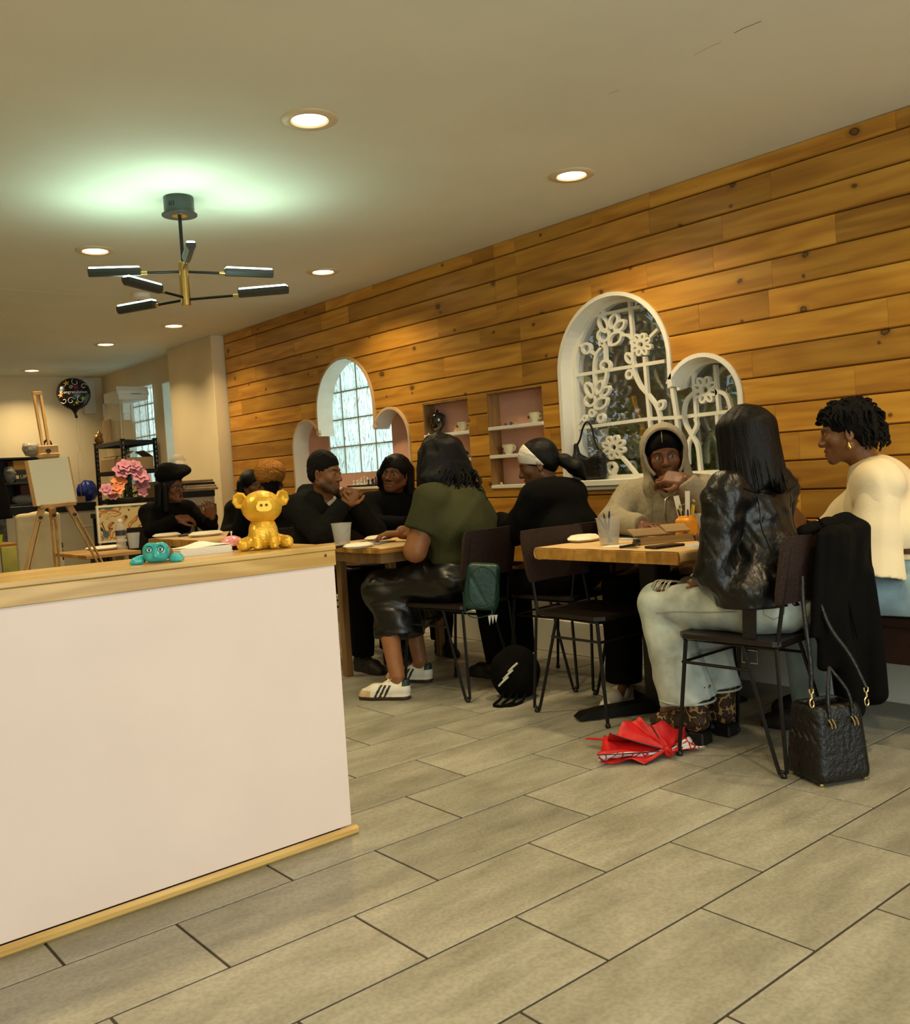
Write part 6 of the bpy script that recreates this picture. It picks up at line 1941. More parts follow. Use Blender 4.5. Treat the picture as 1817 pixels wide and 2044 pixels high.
p6_ = person('person in dark hooded sweatshirt with clasped hands at the mouth', 3.005, 4.93, 182, J, SK6, 1.08, 1.05, ar=1.05,
             head=dict(eye='down', beard=0.8, vox=0.0032, brow=1.0, lip=(0.14, 0.06, 0.04)), hR=h6,
             hands=[('R', _c, frame((-0.50, 0.25, 0.55), (0.6, 0.6, 0.3)), dict(thumb=(0.5, 0.8, 0.5), vox=0.0032)), ('L', [(0.9, 1.1, 0.6)]*4, frame((0.35, 0.15, 0.75), (-0.75, 0.6, 0.2)), dict(thumb=(0.5, 0.6, 0.5), vox=0.0032))])
def ex(S):
    for s in 'LR': S.rc(J['sh'+s], J['el'+s], 0.076, 0.062, 0.03); S.rc(J['el'+s], J['wr'+s]*0.9+J['el'+s]*0.1, 0.062, 0.044, 0.02, flat=True)
    S.ch([(-0.10, 0.05, 1.02), (-0.05, -0.01, 1.05), (0.05, -0.01, 1.05), (0.10, 0.05, 1.02)], [0.045, 0.055, 0.055, 0.045], 0.03)
    S.el((0.0, 0.185, 1.02), (0.055, 0.075, 0.055), k=0.02, op='s')
top(p6_, J, M_char_c, 1.12, 1.12, 1.05, g=0.02, hem=0.53, amp=0.007, fr=20, seed=61, name='hoodie', extra=ex, collar=False, crease=0.003)
S = SDF((-0.12, -0.02, 0.92), (0.12, 0.22, 1.08), 0.005)
S.rc((-0.03, 0.095, 0.955), (0.0, 0.105, 1.012), 0.082, 0.064, 0.02, flat=True)
sdf_obj(S, 'undershirt', mat('white_cotton', (0.62, 0.58, 0.48), 0.9), p6_)
bottom(p6_, J, M_blackcloth, 1.05, 1.05, 1.05, ztop=0.60, seed=62, knee=0.08, ankle=0.06)
sneaker(p6_, (-0.225, 0.31, 0), 0, kind='dark'); sneaker(p6_, (-0.005, 0.31, 0), 0, kind='dark')
S = SDF((-0.12, -0.14, -0.08), (0.12, 0.11, 0.16), 0.0048)
S.el((0, -0.018, 0.047), (0.080, 0.100, 0.092), k=0.01)
S.el((0, -0.05, -0.005), (0.0765, 0.058, 0.062), k=0.02)
S.el((0, 0.12, -0.03), (0.072, 0.085, 0.085), k=0.006, op='s')
for s in (-1, 1): S.el((s*0.085, 0.045, -0.035), (0.035, 0.048, 0.05), k=0.006, op='s').el((s*0.085, -0.01, -0.045), (0.03, 0.03, 0.045), k=0.006, op='s')
S.folds(0.0025, 140, 9)
head_obj(p6_, J, h6, S, 'hair', M_hcoil)

# ------------------------------------------------------------------ 7 navy sweater, dark bob
M_navy = mat('navy_knit', (0.0030, 0.0030, 0.0042), 0.95, spec=0.12, var=0.2, vscale=20, bump=0.3, bscale=90)
SK7 = (0.135, 0.050, 0.020)
J = joints(pel=(0, -0.05, 0.57), abd=(0, -0.02, 0.71), che=(0, 0.02, 0.855), nek=(0.0, 0.035, 0.99), H=(-0.01, 0.07, 1.135), shL=(-0.165, 0.02, 0.945), shR=(0.165, 0.02, 0.945),
           elL=(-0.225, 0.17, 0.825), wrL=(-0.05, 0.35, 0.825), elR=(0.205, 0.17, 0.825), wrR=(0.05, 0.36, 0.825))
h7 = headR(-50, 2, -6)
p7_ = person('person in navy sweater with dark side swept bob, looking left', 3.590, 4.955, 168, J, SK7, 1.1, 1.1, ar=1.15,
             head=dict(eye='open', gaze=(-0.002, 0), vox=0.003, jaw=1.06, lip=(0.17, 0.055, 0.035)), hR=h7,
             hands=[('L', CURL_RELAX, frame((0.6, 0.7, 0), (0, 0, 1)), {}), ('R', CURL_RELAX, frame((-0.6, 0.7, 0), (0, 0, 1)), {})])
def ex(S):
    for s in 'LR': S.rc(J['sh'+s], J['el'+s], 0.074, 0.064, 0.03)
top(p7_, J, M_navy, 1.15, 1.2, 1.15, g=0.015, hem=0.53, amp=0.004, fr=20, seed=71, name='sweater', extra=ex)
bottom(p7_, J, M_blackcloth, 1.05, 1.05, 1.05, ztop=0.60, seed=72, knee=0.08, ankle=0.06)
sneaker(p7_, (-0.12, 0.31, 0), 0, kind='dark'); sneaker(p7_, (0.12, 0.31, 0), 0, kind='dark')
S = SDF((-0.16, -0.16, -0.20), (0.16, 0.13, 0.16), 0.0052)
S.el((0, -0.018, 0.045), (0.092, 0.104, 0.088), k=0.03)
S.rc((-0.07, -0.05, 0.03), (-0.085, -0.06, -0.12), 0.04, 0.03, 0.03).rc((0.075, -0.04, 0.03), (0.105, -0.045, -0.125), 0.042, 0.028, 0.03).rc((0.105, -0.045, -0.125), (0.14, -0.05, -0.15), 0.026, 0.006, 0.02)
S.rc((0, -0.085, 0.02), (0, -0.085, -0.11), 0.05, 0.04, 0.03)
S.rc((0.02, 0.075, 0.085), (0.078, 0.055, -0.005), 0.026, 0.022, 0.02).rc((0.078, 0.055, -0.005), (0.098, 0.02, -0.075), 0.024, 0.018, 0.02)
S.el((-0.025, 0.125, -0.03), (0.070, 0.075, 0.080), k=0.01, op='s').el((0.02, 0.13, -0.06), (0.055, 0.07, 0.06), k=0.01, op='s').el((-0.09, 0.06, -0.05), (0.035, 0.06, 0.06), k=0.01, op='s')
S.folds(0.0025, 70, 11, (1.6, 1.6, 0.25))
head_obj(p7_, J, h7, S, 'hair', M_hblack)

# ------------------------------------------------------------------ 8 glasses, black beret, long hair, mouth open
SK8 = (0.115, 0.045, 0.018)
J = joints(pel=(0, -0.05, 0.57), abd=(0, -0.02, 0.71), che=(0, 0.04, 0.86), nek=(0.0, 0.075, 1.0), H=(0.0, 0.115, 1.14), shL=(-0.165, 0.04, 0.95), shR=(0.165, 0.03, 0.95),
           elL=(-0.245, 0.23, 0.815), wrL=(-0.19, 0.37, 0.895), elR=(0.215, 0.17, 0.81), wrR=(0.04, 0.25, 0.90))
h8 = headR(18, -2, 4)
p8_ = person('person in black beret and glasses, mouth open, talking', 3.0, 7.17, 184, J, SK8, 1.0, 1.0,
             head=dict(eye='open', mouth=0.022, vox=0.0034, lip=(0.22, 0.07, 0.055)), hR=h8,
             hands=[('L', [(0.5, 0.9, 0.5)]*4, frame((0.3, 0.3, 0.85), (0.2, 0.9, 0)), dict(vox=0.0034)), ('R', [(0.45, 0.45, 0.3), (0.5, 0.5, 0.3), (0.55, 0.5, 0.3), (0.6, 0.5, 0.3)], frame((-0.9, 0.3, -0.05), (0.1, 0.5, 0.85)), dict(vox=0.0034, spread=0.12))])
top(p8_, J, M_blacktop, 1.05, 1.08, 1.05, g=0.016, hem=0.53, amp=0.005, fr=20, seed=81, name='sweater')
bottom(p8_, J, M_blackcloth, 1.05, 1.05, 1.05, ztop=0.60, seed=82, knee=0.08, ankle=0.06)
sneaker(p8_, (-0.12, 0.31, 0), 0, kind='dark'); sneaker(p8_, (0.12, 0.31, 0), 0, kind='dark')
S = SDF((-0.15, -0.17, -0.22), (0.15, 0.13, 0.16), 0.0055)
S.el((0, -0.018, 0.04), (0.088, 0.104, 0.088), k=0.03)
for u in np.linspace(-1, 1, 9): S.rc((u*0.075, -0.05-0.03*(1-u*u), 0.02), (u*0.10, -0.06-0.03*(1-u*u), -0.19), 0.036, 0.026, 0.02)
S.rc((0.082, 0.02, 0.02), (0.095, 0.015, -0.17), 0.022, 0.024, 0.02)
S.el((0, 0.12, -0.03), (0.07, 0.085, 0.10), k=0.01, op='s'); S.folds(0.003, 70, 12, (1.6, 1.6, 0.2))
head_obj(p8_, J, h8, S, 'hair', M_hblack)
S = SDF((-0.19, -0.19, -0.0), (0.19, 0.17, 0.22), 0.006)
R_ = roty(0.20)@rotx(-0.12)
S.el((-0.035, 0.005, 0.118), (0.140, 0.135, 0.046), R_, k=0.02).rc((0, -0.02, 0.06), (0, -0.02, 0.10), 0.094, 0.10, 0.03)
S.cut((0, 0.02, 0.052), (0, 0.12, -1)); S.folds(0.004, 30, 13)
head_obj(p8_, J, h8, S, 'beret', M_blackcloth)
gl = MB()
for s in (-1, 1):
    gl.tube([(s*0.034+0.025*math.cos(a), 0.098-0.12*abs(0.034+s*0.0+0.025*math.cos(a)*s)*0.5, 0.0+0.022*math.sin(a)) for a in [2*math.pi*i/20 for i in range(20)]], 0.0022, 6, True)
    gl.tube([(s*0.059, 0.092, 0.006), (s*0.076, 0.05, 0.006), (s*0.080, -0.01, 0.002)], 0.0018, 6)
gl.tube([(-0.010, 0.099, 0.004), (0, 0.102, 0.007), (0.010, 0.099, 0.004)], 0.002, 6)
head_tubes(p8_, J, h8, gl, 'glasses', mat('dark_frame', (0.03, 0.015, 0.008), 0.3))

# ------------------------------------------------------------------ 9 short orange curls, seen from behind
J = joints(pel=(0, -0.05, 0.57), abd=(0, -0.02, 0.71), che=(0, 0.02, 0.86), nek=(0.0, 0.03, 0.995), H=(0.0, 0.05, 1.135), shL=(-0.17, 0.02, 0.945), shR=(0.17, 0.02, 0.945), elL=(-0.24, 0.13, 0.75), elR=(0.24, 0.13, 0.75))
h9 = headR(-6, 0, 0)
p9_ = person('person with short orange curls and shaved nape, back turned', 3.09, 5.60, -12, J, SK5, 1.0, 1.0, head=dict(vox=0.005), hR=h9)
top(p9_, J, M_blacktop, 1.08, 1.1, 1.05, g=0.018, hem=0.53, amp=0.005, fr=20, seed=91, name='sweater')
bottom(p9_, J, M_blackcloth, 1.05, 1.05, 1.05, ztop=0.60, seed=92, knee=0.08, ankle=0.06)
sneaker(p9_, (-0.12, 0.31, 0), 0, kind='dark'); sneaker(p9_, (0.12, 0.31, 0), 0, kind='dark')
S = SDF((-0.14, -0.16, -0.06), (0.14, 0.14, 0.18), 0.0045)
S.el((0.002, -0.012, 0.068), (0.104, 0.112, 0.080), k=0.01).el((0, -0.03, 0.03), (0.088, 0.095, 0.055), k=0.02)
S.el((0, 0.13, -0.03), (0.08, 0.09, 0.09), k=0.01, op='s')
S.folds(0.0055, 170, 16)
head_obj(p9_, J, h9, S, 'hair', M_horange)
S = SDF((-0.12, -0.14, -0.10), (0.12, 0.05, 0.06), 0.005)
S.el((0, -0.022, 0.03), (0.0765, 0.092, 0.08), k=0.01).rc((0, -0.05, -0.02), (0, -0.055, -0.065), 0.055, 0.045, 0.02)
S.cut((0, 0.0, 0), (0, 1, 0.3))
head_obj(p9_, J, h9, S, 'shaved_nape', M_hcoil)

# ------------------------------------------------------------------ 10 dark haired person half hidden behind the orange curls
J = joints(H=(0, 0.05, 1.115), nek=(0, 0.02, 0.975), shL=(-0.165, 0, 0.925), shR=(0.165, 0, 0.925), che=(0, 0, 0.83))
h10 = headR(35, -5, 0)
p10_ = person('dark haired person half hidden behind the orange curls', 3.71, 7.06, 155, J, SK5, 1.0, 1.0, head=dict(vox=0.005), hR=h10)
top(p10_, J, M_char_c, 1.05, 1.1, 1.05, g=0.018, hem=0.53, amp=0.004, seed=95, name='sweater')
bottom(p10_, J, M_blackcloth, 1.05, 1.05, 1.05, ztop=0.60, seed=96, knee=0.08, ankle=0.06)
S = SDF((-0.15, -0.16, -0.2), (0.15, 0.13, 0.16), 0.006)
S.el((0, -0.018, 0.045), (0.094, 0.108, 0.090), k=0.03)
for u in np.linspace(-1, 1, 7): S.rc((u*0.078, -0.05-0.03*(1-u*u), 0.02), (u*0.095, -0.055-0.03*(1-u*u), -0.12), 0.036, 0.03, 0.02)
S.el((0, 0.12, -0.03), (0.07, 0.08, 0.09), k=0.01, op='s')
head_obj(p10_, J, h10, S, 'hair', M_hblack)
# ================================================================== BAGS, COAT, UMBRELLA
M_bag = mat('black_bag_leather', (0.0022, 0.0021, 0.0019), 0.42, var=0.3, vscale=25, bump=0.5, bscale=70, spec=0.5)
M_goldm = mat('gold_metal', (0.85, 0.66, 0.28), 0.22, metal=1.0)
M_coat = mat('black_wool', (0.0030, 0.0029, 0.0026), 0.9, spec=0.1, var=0.2, vscale=14, bump=0.2, bscale=120)
# coat over the near chair
co = thing('coat', 'black coat draped over the back of the nearest chair', 'coat', (3.065, 1.985, 0), 0.03)
S = SDF((-0.20, -0.48, 0.12), (0.42, -0.12, 0.93), 0.0075)
S.rc((-0.085, -0.262, 0.846), (0.225, -0.262, 0.856), 0.022, 0.034, 0.02)
S.rb((0.0, -0.300, 0.66), (0.10, 0.016, 0.19), 0.014, rotz(0.05)@rotx(0.10), 0.02)
S.rb((0.10, -0.305, 0.60), (0.165, 0.022, 0.25), 0.02, rotz(0.05)@rotx(0.10), 0.03)
S.rb((0.185, -0.300, 0.50), (0.13, 0.035, 0.34), 0.03, rotx(0.06)@roty(-0.22), 0.03)
S.rb((0.12, -0.215, 0.76), (0.12, 0.012, 0.09), 0.012, rotx(-0.10), 0.02)
S.rc((0.02, -0.31, 0.62), (0.09, -0.33, 0.20), 0.030, 0.040, 0.03).rc((0.22, -0.33, 0.66), (0.26, -0.33, 0.22), 0.035, 0.045, 0.03)
S.folds(0.008, 24, 66, (1.6, 1.0, 0.3))
sdf_obj(S, 'coat_body', M_coat, co)
MB().tube(spl([(0.0, -0.275, 0.885), (0.02, -0.332, 0.80), (0.06, -0.338, 0.62), (0.10, -0.352, 0.45)], 6), 0.004, 6).build('coat_piping', M_coat, co, True)
# tote
bg = thing('tote_bag', 'black quilted tote bag with gold clasps on the floor', 'bag', (2.985, 1.665, 0), math.radians(-24))
S = SDF((-0.16, -0.15, -0.01), (0.16, 0.15, 0.33), 0.006)
for z in np.linspace(0.03, 0.235, 7):
    S.rb((0, 0, float(z)), (0.105-0.05*(z-0.03), 0.098-0.10*(z-0.03), 0.03), 0.028, k=0.02)
for i in range(5):
    for j in range(4): S.rc((-0.108+0.006*j, -0.07+0.035*i, 0.05+0.05*j), (-0.108+0.006*j, -0.045+0.035*i, 0.075+0.05*j), 0.004, None, 0.006, op='s')
S.rb((0, 0, 0.26), (0.078, 0.045, 0.05), 0.02, k=0.0, op='s')
S.cut((0, 0, 0.012), (0, 0, -1))
sdf_obj(S, 'bag_body', M_bag, bg)
for x, y in ((-0.085, -0.078), (0.085, -0.078), (-0.085, 0.078), (0.085, 0.078)):
    MB().lathe([(0.0, 0.0), (0.007, 0.002), (0.008, 0.008), (0.005, 0.013)], 12, (x, y, 0), cap=False).build('stud_foot', M_goldm, bg, True)
for x in (-0.045, 0.045):
    for d in (-0.007, 0.007):
        MB().tube(spl([(x+d-0.004, -0.088, 0.225), (x+d, -0.096, 0.212), (x+d+0.006, -0.093, 0.195)], 3), 0.0028, 6).build('handle_staple', M_goldm, bg)
    for sgn in (-1,):
        MB().tube(spl([(x, -0.082, 0.20), (x*0.9, -0.07, 0.30), (0.0, -0.03, 0.385), ], 6), 0.0065, 8).build('handle', M_bag, bg, True)
def clasp(root, p):
    x, y, z = p
    mb = MB()
    mb.tube(spl([(x-0.008, y, z+0.045), (x-0.007, y, z+0.033), (x, y, z+0.028), (x+0.007, y, z+0.033), (x+0.008, y, z+0.045)], 4), 0.0026, 6)
    mb.tube([(x, y, z+0.03), (x+0.001, y, z+0.012)], 0.0042, 8)
    mb.tube(spl([(x+0.001, y, z+0.014), (x-0.007, y, z+0.004), (x-0.006, y, z-0.012), (x+0.002, y, z-0.018), (x+0.008, y, z-0.010), (x+0.006, y, z+0.004)], 4), 0.0026, 6)
    mb.build('clasp', M_goldm, root, True)
clasp(bg, (-0.10, -0.065, 0.285)); clasp(bg, (0.10, -0.085, 0.270))
MB().tube(spl([(-0.10, -0.065, 0.33), (-0.095, -0.06, 0.42), (-0.09, -0.03, 0.60), (-0.075, -0.01, 0.70)], 6), 0.0075, 8).build('strap', M_bag, bg, True)
MB().tube(spl([(0.10, -0.085, 0.315), (0.07, -0.05, 0.42), (0.03, 0.0, 0.52), (0.0, 0.03, 0.66)], 6), 0.0075, 8).build('strap', M_bag, bg, True)
# green bag on the next chair
M_green = mat('dark_green_leather', (0.010, 0.040, 0.028), 0.42, var=0.25, vscale=14, bump=0.2, bscale=50, spec=0.45)
q = at_y(962, 1170, 3.44)
gb_ = thing('shoulder_bag', 'dark green leather shoulder bag hanging from a chair back', 'bag', (q[0], q[1], 0), math.radians(-38))
S = SDF((-0.14, -0.09, 0.40), (0.14, 0.09, 0.72), 0.0055)
zc = q[2]
S.rb((0, 0, zc), (0.085, 0.042, 0.115), 0.03, rotx(0.0)@roty(0.12), 0.0)
S.rc((-0.075, -0.045, zc+0.10), (0.02, -0.05, zc-0.10), 0.004, None, 0.012, op='s')
sdf_obj(S, 'bag_body', M_green, gb_)
ri = lambda s: [(s*0.06*math.cos(a)*1.25+0.0, -0.040, zc+0.095*math.sin(a)*1.05) for a in [2*math.pi*i/24 for i in range(24)]]
MB().tube([(p[0], p[1]-0.004, p[2]) for p in ri(1)], 0.0032, 6, True).build('piping', M_green, gb_, True)
MB().tube(spl([(-0.055, 0.0, zc+0.115), (-0.04, 0.01, zc+0.20), (-0.05, 0.05, zc+0.27)], 6), 0.0035, 6).build('strap', M_green, gb_, True)
MB().tube(spl([(0.07, 0.0, zc+0.10), (0.085, 0.005, zc), (0.06, -0.01, zc-0.12), (-0.03, -0.02, zc-0.15), (-0.085, -0.02, zc-0.12), (-0.095, -0.02, zc-0.02)], 6), 0.003, 6).build('strap', M_green, gb_, True)
MB().tube([(-0.05, 0.0, zc+0.13), (-0.053, 0.0, zc+0.155)], 0.005, 8).build('clip', M_chrome, gb_, True)
# backpack under the table
q = at_z(1012, 1352, 0)
bk_ = thing('backpack', 'black backpack with pale stripes on the floor between chairs', 'bag', (3.125, 3.365, 0), math.radians(-40))
bk_.scale = (0.80, 0.80, 0.92)
S = SDF((-0.2, -0.14, -0.01), (0.2, 0.14, 0.36), 0.0075)
S.el((0, 0, 0.13), (0.155, 0.10, 0.15), k=0.03).el((0.0, -0.07, 0.10), (0.10, 0.06, 0.085), k=0.03)
S.folds(0.006, 22, 71); S.cut((0, 0, 0.002), (0, 0, -1))
sdf_obj(S, 'bag_body', M_blackcloth, bk_)
M_pale = mat('pale_stripe', (0.55, 0.53, 0.47), 0.7)
for i in range(3): MB().tube(spl([(-0.11+0.03*i, -0.105, 0.085+0.035*i), (-0.085+0.03*i, -0.125, 0.11+0.035*i), (-0.05+0.03*i, -0.128, 0.135+0.035*i)], 4), 0.006, 6).build('stripe', M_pale, bk_, True)
for a_ in (0.0, 0.05): MB().tube(spl([(-0.08+a_, -0.10, 0.05), (-0.11+a_, -0.14, 0.02), (-0.15+a_, -0.21, 0.008), (-0.10+a_, -0.24, 0.008), (-0.03+a_, -0.17, 0.010), (0.0+a_, -0.11, 0.04)], 6), 0.008, 6).build('strap', M_blackcloth, bk_, True)
# tag like white triangles hanging by the chair, and on the empty chair
def tag_tri(label, px, py, Y, s):
    q = at_y(px, py, Y)
    t = thing('hang_tag', label, 'tag', tuple(q), math.radians(-35))
    mb = MB()
    for i in range(3): mb.prism([(-0.02*s+0.016*s*i, 0.03*s), (-0.004*s+0.016*s*i, 0.03*s), (-0.014*s+0.016*s*i, -0.02*s+0.006*i*s)], -0.001, 0.001, lambda a, b, h: (a, h, b))
    mb.tube([(0, 0, 0.03*s), (0.003, 0, 0.06*s)], 0.0012, 5)
    mb.build('tag_card', mat('white_card', (0.75, 0.74, 0.68), 0.6), t)
tag_tri('zigzag white tag below the green bag', 983, 1240, 3.42, 1.0)
# handbag on the window sill
q = at_x(1178, 956, XW+0.035)
hb = thing('handbag', 'black handbag with looped handle on the window sill', 'bag', (XW+0.035, q[1], 1.0305), math.radians(90))
S = SDF((-0.15, -0.05, -0.01), (0.16, 0.05, 0.27), 0.005)
S.rb((0.0, 0, 0.075), (0.118, 0.034, 0.078), 0.03, k=0.01).rc((-0.095, 0, 0.12), (-0.085, 0, 0.165), 0.026, 0.012, 0.02).rc((0.09, 0, 0.12), (0.095, 0, 0.205), 0.026, 0.014, 0.02)
S.el((0.0, 0, 0.185), (0.07, 0.05, 0.07), k=0.015, op='s')
S.cut((0, 0, 0.001), (0, 0, -1))
sdf_obj(S, 'bag_body', M_bag, hb)
MB().tube(spl([(-0.085, 0, 0.165), (-0.055, 0, 0.215), (-0.035, 0, 0.30), (0.0, 0, 0.335), (0.035, 0, 0.30), (0.06, 0, 0.24), (0.092, 0, 0.20)], 6), 0.006, 8).build('handle', M_bag, hb, True)
MB().tube(spl([(-0.08, -0.012, 0.16), (-0.06, -0.014, 0.12), (-0.03, -0.014, 0.095)], 4), 0.003, 6).build('chain', M_chrome, hb, True)
# umbrella
M_red = mat('red_nylon', (0.50, 0.008, 0.008), 0.5, var=0.18, vscale=12, bump=0.25, bscale=30)
def umb_white():
    m, nt, b = _new('red_printed_white_nylon')
    L = nt.links.new
    tc = N(nt, 'ShaderNodeTexCoord'); vo = N(nt, 'ShaderNodeTexVoronoi', feature='DISTANCE_TO_EDGE'); vo.inputs['Scale'].default_value = 26; L(tc.outputs['Object'], vo.inputs['Vector'])
    nz = N(nt, 'ShaderNodeTexNoise'); nz.inputs['Scale'].default_value = 9; L(tc.outputs['Object'], nz.inputs['Vector'])
    r = ramp(nt, [(0.05, (0.48, 0.02, 0.02)), (0.09, (0.72, 0.68, 0.66))]); L(vo.outputs['Distance'], r.inputs[0])
    r2 = ramp(nt, [(0.46, (0, 0, 0)), (0.50, (1, 1, 1))]); L(nz.outputs[0], r2.inputs[0])
    mx = N(nt, 'ShaderNodeMix', data_type='RGBA'); L(r2.outputs[0], mx.inputs[0]); mx.inputs[6].default_value = (0.70, 0.66, 0.65, 1); L(r.outputs[0], mx.inputs[7]); L(mx.outputs[2], b.inputs['Base Color'])
    b.inputs['Roughness'].default_value = 0.55
    return m
M_uw = umb_white()
hub = at_z(1333, 1503, 0.02)
um = thing('umbrella', 'crumpled red umbrella with white underside on the floor', 'umbrella', (hub[0], hub[1], 0))
def up(px, py, z): p = at_z(px, py, z); return np.array((p[0]-hub[0], p[1]-hub[1], z))
tips = [up(1288, 1526, 0.004), up(1196, 1520, 0.012), up(1192, 1507, 0.05), up(1206, 1468, 0.055), up(1222, 1466, 0.10), up(1258, 1438, 0.125), up(1300, 1448, 0.11), up(1366, 1452, 0.085), up(1372, 1470, 0.055), up(1412, 1492, 0.01), up(1375, 1497, 0.012)]
cols = [M_red, M_uw, M_red, M_red, M_red, M_red, M_red, M_red, M_uw, M_red]
rq = random.Random(2)
for i in range(10):
    a, b = tips[i], tips[i+1]
    v, f = [], []
    n = 9; m_ = 7
    h0_ = np.array((0.0, 0.0, 0.03))
    for r_ in range(n+1):
        t = r_/n
        for c_ in range(m_+1):
            u = c_/m_
            p = h0_*(1-t)+(a*(1-u)+b*u)*t
            p = p+np.array((0, 0, 1.0))*(0.016*math.sin(math.pi*u*2+i)*t+0.010*math.sin(7*t+3*u+i))*math.sin(math.pi*min(1, u*1.0))
            p[2] = max(p[2], 0.004+0.001*i)
            v.append(p)
    for r_ in range(n):
        for c_ in range(m_): f.append((r_*(m_+1)+c_, r_*(m_+1)+c_+1, (r_+1)*(m_+1)+c_+1, (r_+1)*(m_+1)+c_))
    o = link_mesh('canopy_panel', v, f, cols[i], um, True)
    md = o.modifiers.new('thick', 'SOLIDIFY'); md.thickness = 0.0012
for i in range(0, 11, 2): MB().tube([(0, 0, 0.03), tips[i]*0.5+np.array((0, 0, 0.012)), tips[i]], 0.0022, 6).build('rib', mat('dark_rib', (0.03, 0.03, 0.03), 0.4, metal=0.7), um)
S = SDF((-0.04, -0.04, -0.01), (0.04, 0.04, 0.08), 0.004)
S.el((0, 0, 0.026), (0.018, 0.018, 0.022), k=0.004).rc((0.01, -0.015, 0.02), (-0.012, -0.02, 0.035), 0.008, 0.006, 0.004); S.folds(0.002, 110, 4); S.cut((0, 0, 0.003), (0, 0, -1))
sdf_obj(S, 'tie_knot', M_red, um)
q = up(1172, 1474, 0.03)
MB().bar(tuple(up(1235, 1478, 0.045)), tuple(q), 0.02, 0.003).build('tie_strap', M_red, um)

# ================================================================== ON THE TABLES
M_clear = mat('frosted_plastic', (0.62, 0.62, 0.58), 0.30, alpha=0.26, spec=0.6)
M_water = mat('cloudy_water', (0.55, 0.54, 0.48), 0.1, alpha=0.30)
M_pen = mat('blue_pen', (0.015, 0.012, 0.06), 0.35)
def at_tab(px, X, z):
    p = at_x(px, 1060, X); return (X, p[1], z)
def cup(label, p, r=0.056, h=0.12, water=True):
    t = thing('plastic_cup', label, 'cup', p, 0, 'clear plastic cups')
    k = r/0.056
    prof = [(0.0, 0.0), (0.040*k, 0.0), (0.042*k, 0.004), (0.0515*k, h*0.80), (0.0515*k, h*0.82), (0.054*k, h*0.84), (0.055*k, h*0.97), (0.0585*k, h*0.985), (0.058*k, h), (0.0535*k, h*0.995), (0.052*k, h*0.85), (0.0395*k, 0.006), (0.0, 0.006)]
    MB().lathe(prof, 32, cap=False).build('cup_wall', M_clear, t, True)
    if water: MB().lathe([(0.0, 0.008), (0.038*k, 0.008), (0.047*k, h*0.58), (0.0, h*0.58)], 28, cap=False).build('water', M_water, t, True)
    return t
def pen(label, a, b, m, r=0.0042, name='pen', group='pens and pencils', cap=None):
    a, b = np.array(a, float), np.array(b, float)
    t = thing(name, label, name, tuple(a), 0, group)
    d = b-a
    MB().tube([(0, 0, 0), tuple(d*0.94)], r, 8).build('barrel', m, t, True)
    MB().tube([tuple(d*0.94), tuple(d)], [r*0.9, r*0.35], 8).build('tip', cap or M_blk, t, True)
    return t
ZP1, ZP2, ZP3 = 0.7610, 0.7660, 0.7680
def tray(label, p, rz, s=1.0, name='foam_tray'):
    t = thing(name, label, 'tray', p, rz, 'white foam trays')
    mb = MB().lathe([(0.0, 0.0), (0.075, 0.0), (0.102, 0.011), (0.104, 0.013), (0.102, 0.015), (0.080, 0.027), (0.0, 0.028)], 8, cap=False)
    mb.v = [(v[0]*s*(1/0.92), v[1]*s*0.74, v[2]*s) for v in mb.v]
    mb.build('tray_body', M_tray, t)
    mb2 = MB().tube([(0.10*s*math.cos(a)/0.92, 0.10*s*0.74*math.sin(a), 0.0135*s) for a in [2*math.pi*(i)/8 for i in range(8)]], 0.0022*s, 5, True)
    mb2.build('rim', M_tray, t)
    return t
cA = at_z(1217, 1087, ZP1)
cup('clear plastic cup of pens on the nearest table', tuple(cA))
for i, (dx, dy) in enumerate(((0.012, 0.0), (-0.02, 0.015), (0.02, 0.02))):
    pen('dark blue pen leaning in the clear cup, %s' % ('tallest', 'leaning left', 'leaning right')[i], (cA[0]-dx*0.6, cA[1]-dy*0.6, cA[2]+0.010), (cA[0]+dx*1.3-0.01*i, cA[1]+dy*1.3+0.004, cA[2]+(0.150, 0.122, 0.140)[i]), M_pen)
tray('white foam tray beside the cup of pens', tuple(at_z(1166, 1080, ZP1)), 0.5, 1.05)
tray('white foam tray at the right of the nearest table', at_tab(1428, 3.42, ZP1), 0.9, 0.85)
nap = MB().box((-0.055, -0.05, 0), (0.055, 0.05, 0.002)).build('napkin', M_paper, None, loc=tuple(at_z(1232, 1090, ZP1-0.0005)))
nap.rotation_euler = (0, 0, 0.4); tag(nap, 'white paper napkin under the cup of pens', 'napkin')
# wooden folding box
M_wbox = wood_mat('greyed_wood_box', (0.20, 0.12, 0.05), (0.28, 0.175, 0.075), (0.34, 0.22, 0.10), 0, False, 0.6, rnd=0.1)
bx0, bx1 = at_z(1268, 1089, ZP1), np.array(at_tab(1384, 3.41, ZP1))
ang = math.atan2(bx1[1]-bx0[1], bx1[0]-bx0[0])
LB = float(np.hypot(*(bx1-bx0)[:2]))
wbx = thing('wooden_box', 'long wooden pencil box with black ends on the nearest table', 'box', tuple(bx0), ang)
MB().box((0.02, -0.01, 0.0), (LB, 0.075, 0.012), 0.001).build('base_board', M_wbox, wbx)
MB().bar((0.02, 0.0, 0.022), (LB, 0.0, 0.022), 0.006, 0.02).build('side_board', M_wbox, wbx)
MB().box((0.0, 0.02, 0.028), (LB*0.62, 0.095, 0.036), 0.001).xf(rotx(0.35)).build('lid', M_wbox, wbx)
MB().box((LB*0.56, 0.03, 0.032), (LB*0.98, 0.10, 0.040), 0.001).xf(rotx(0.42)).build('lid', M_wbox, wbx)
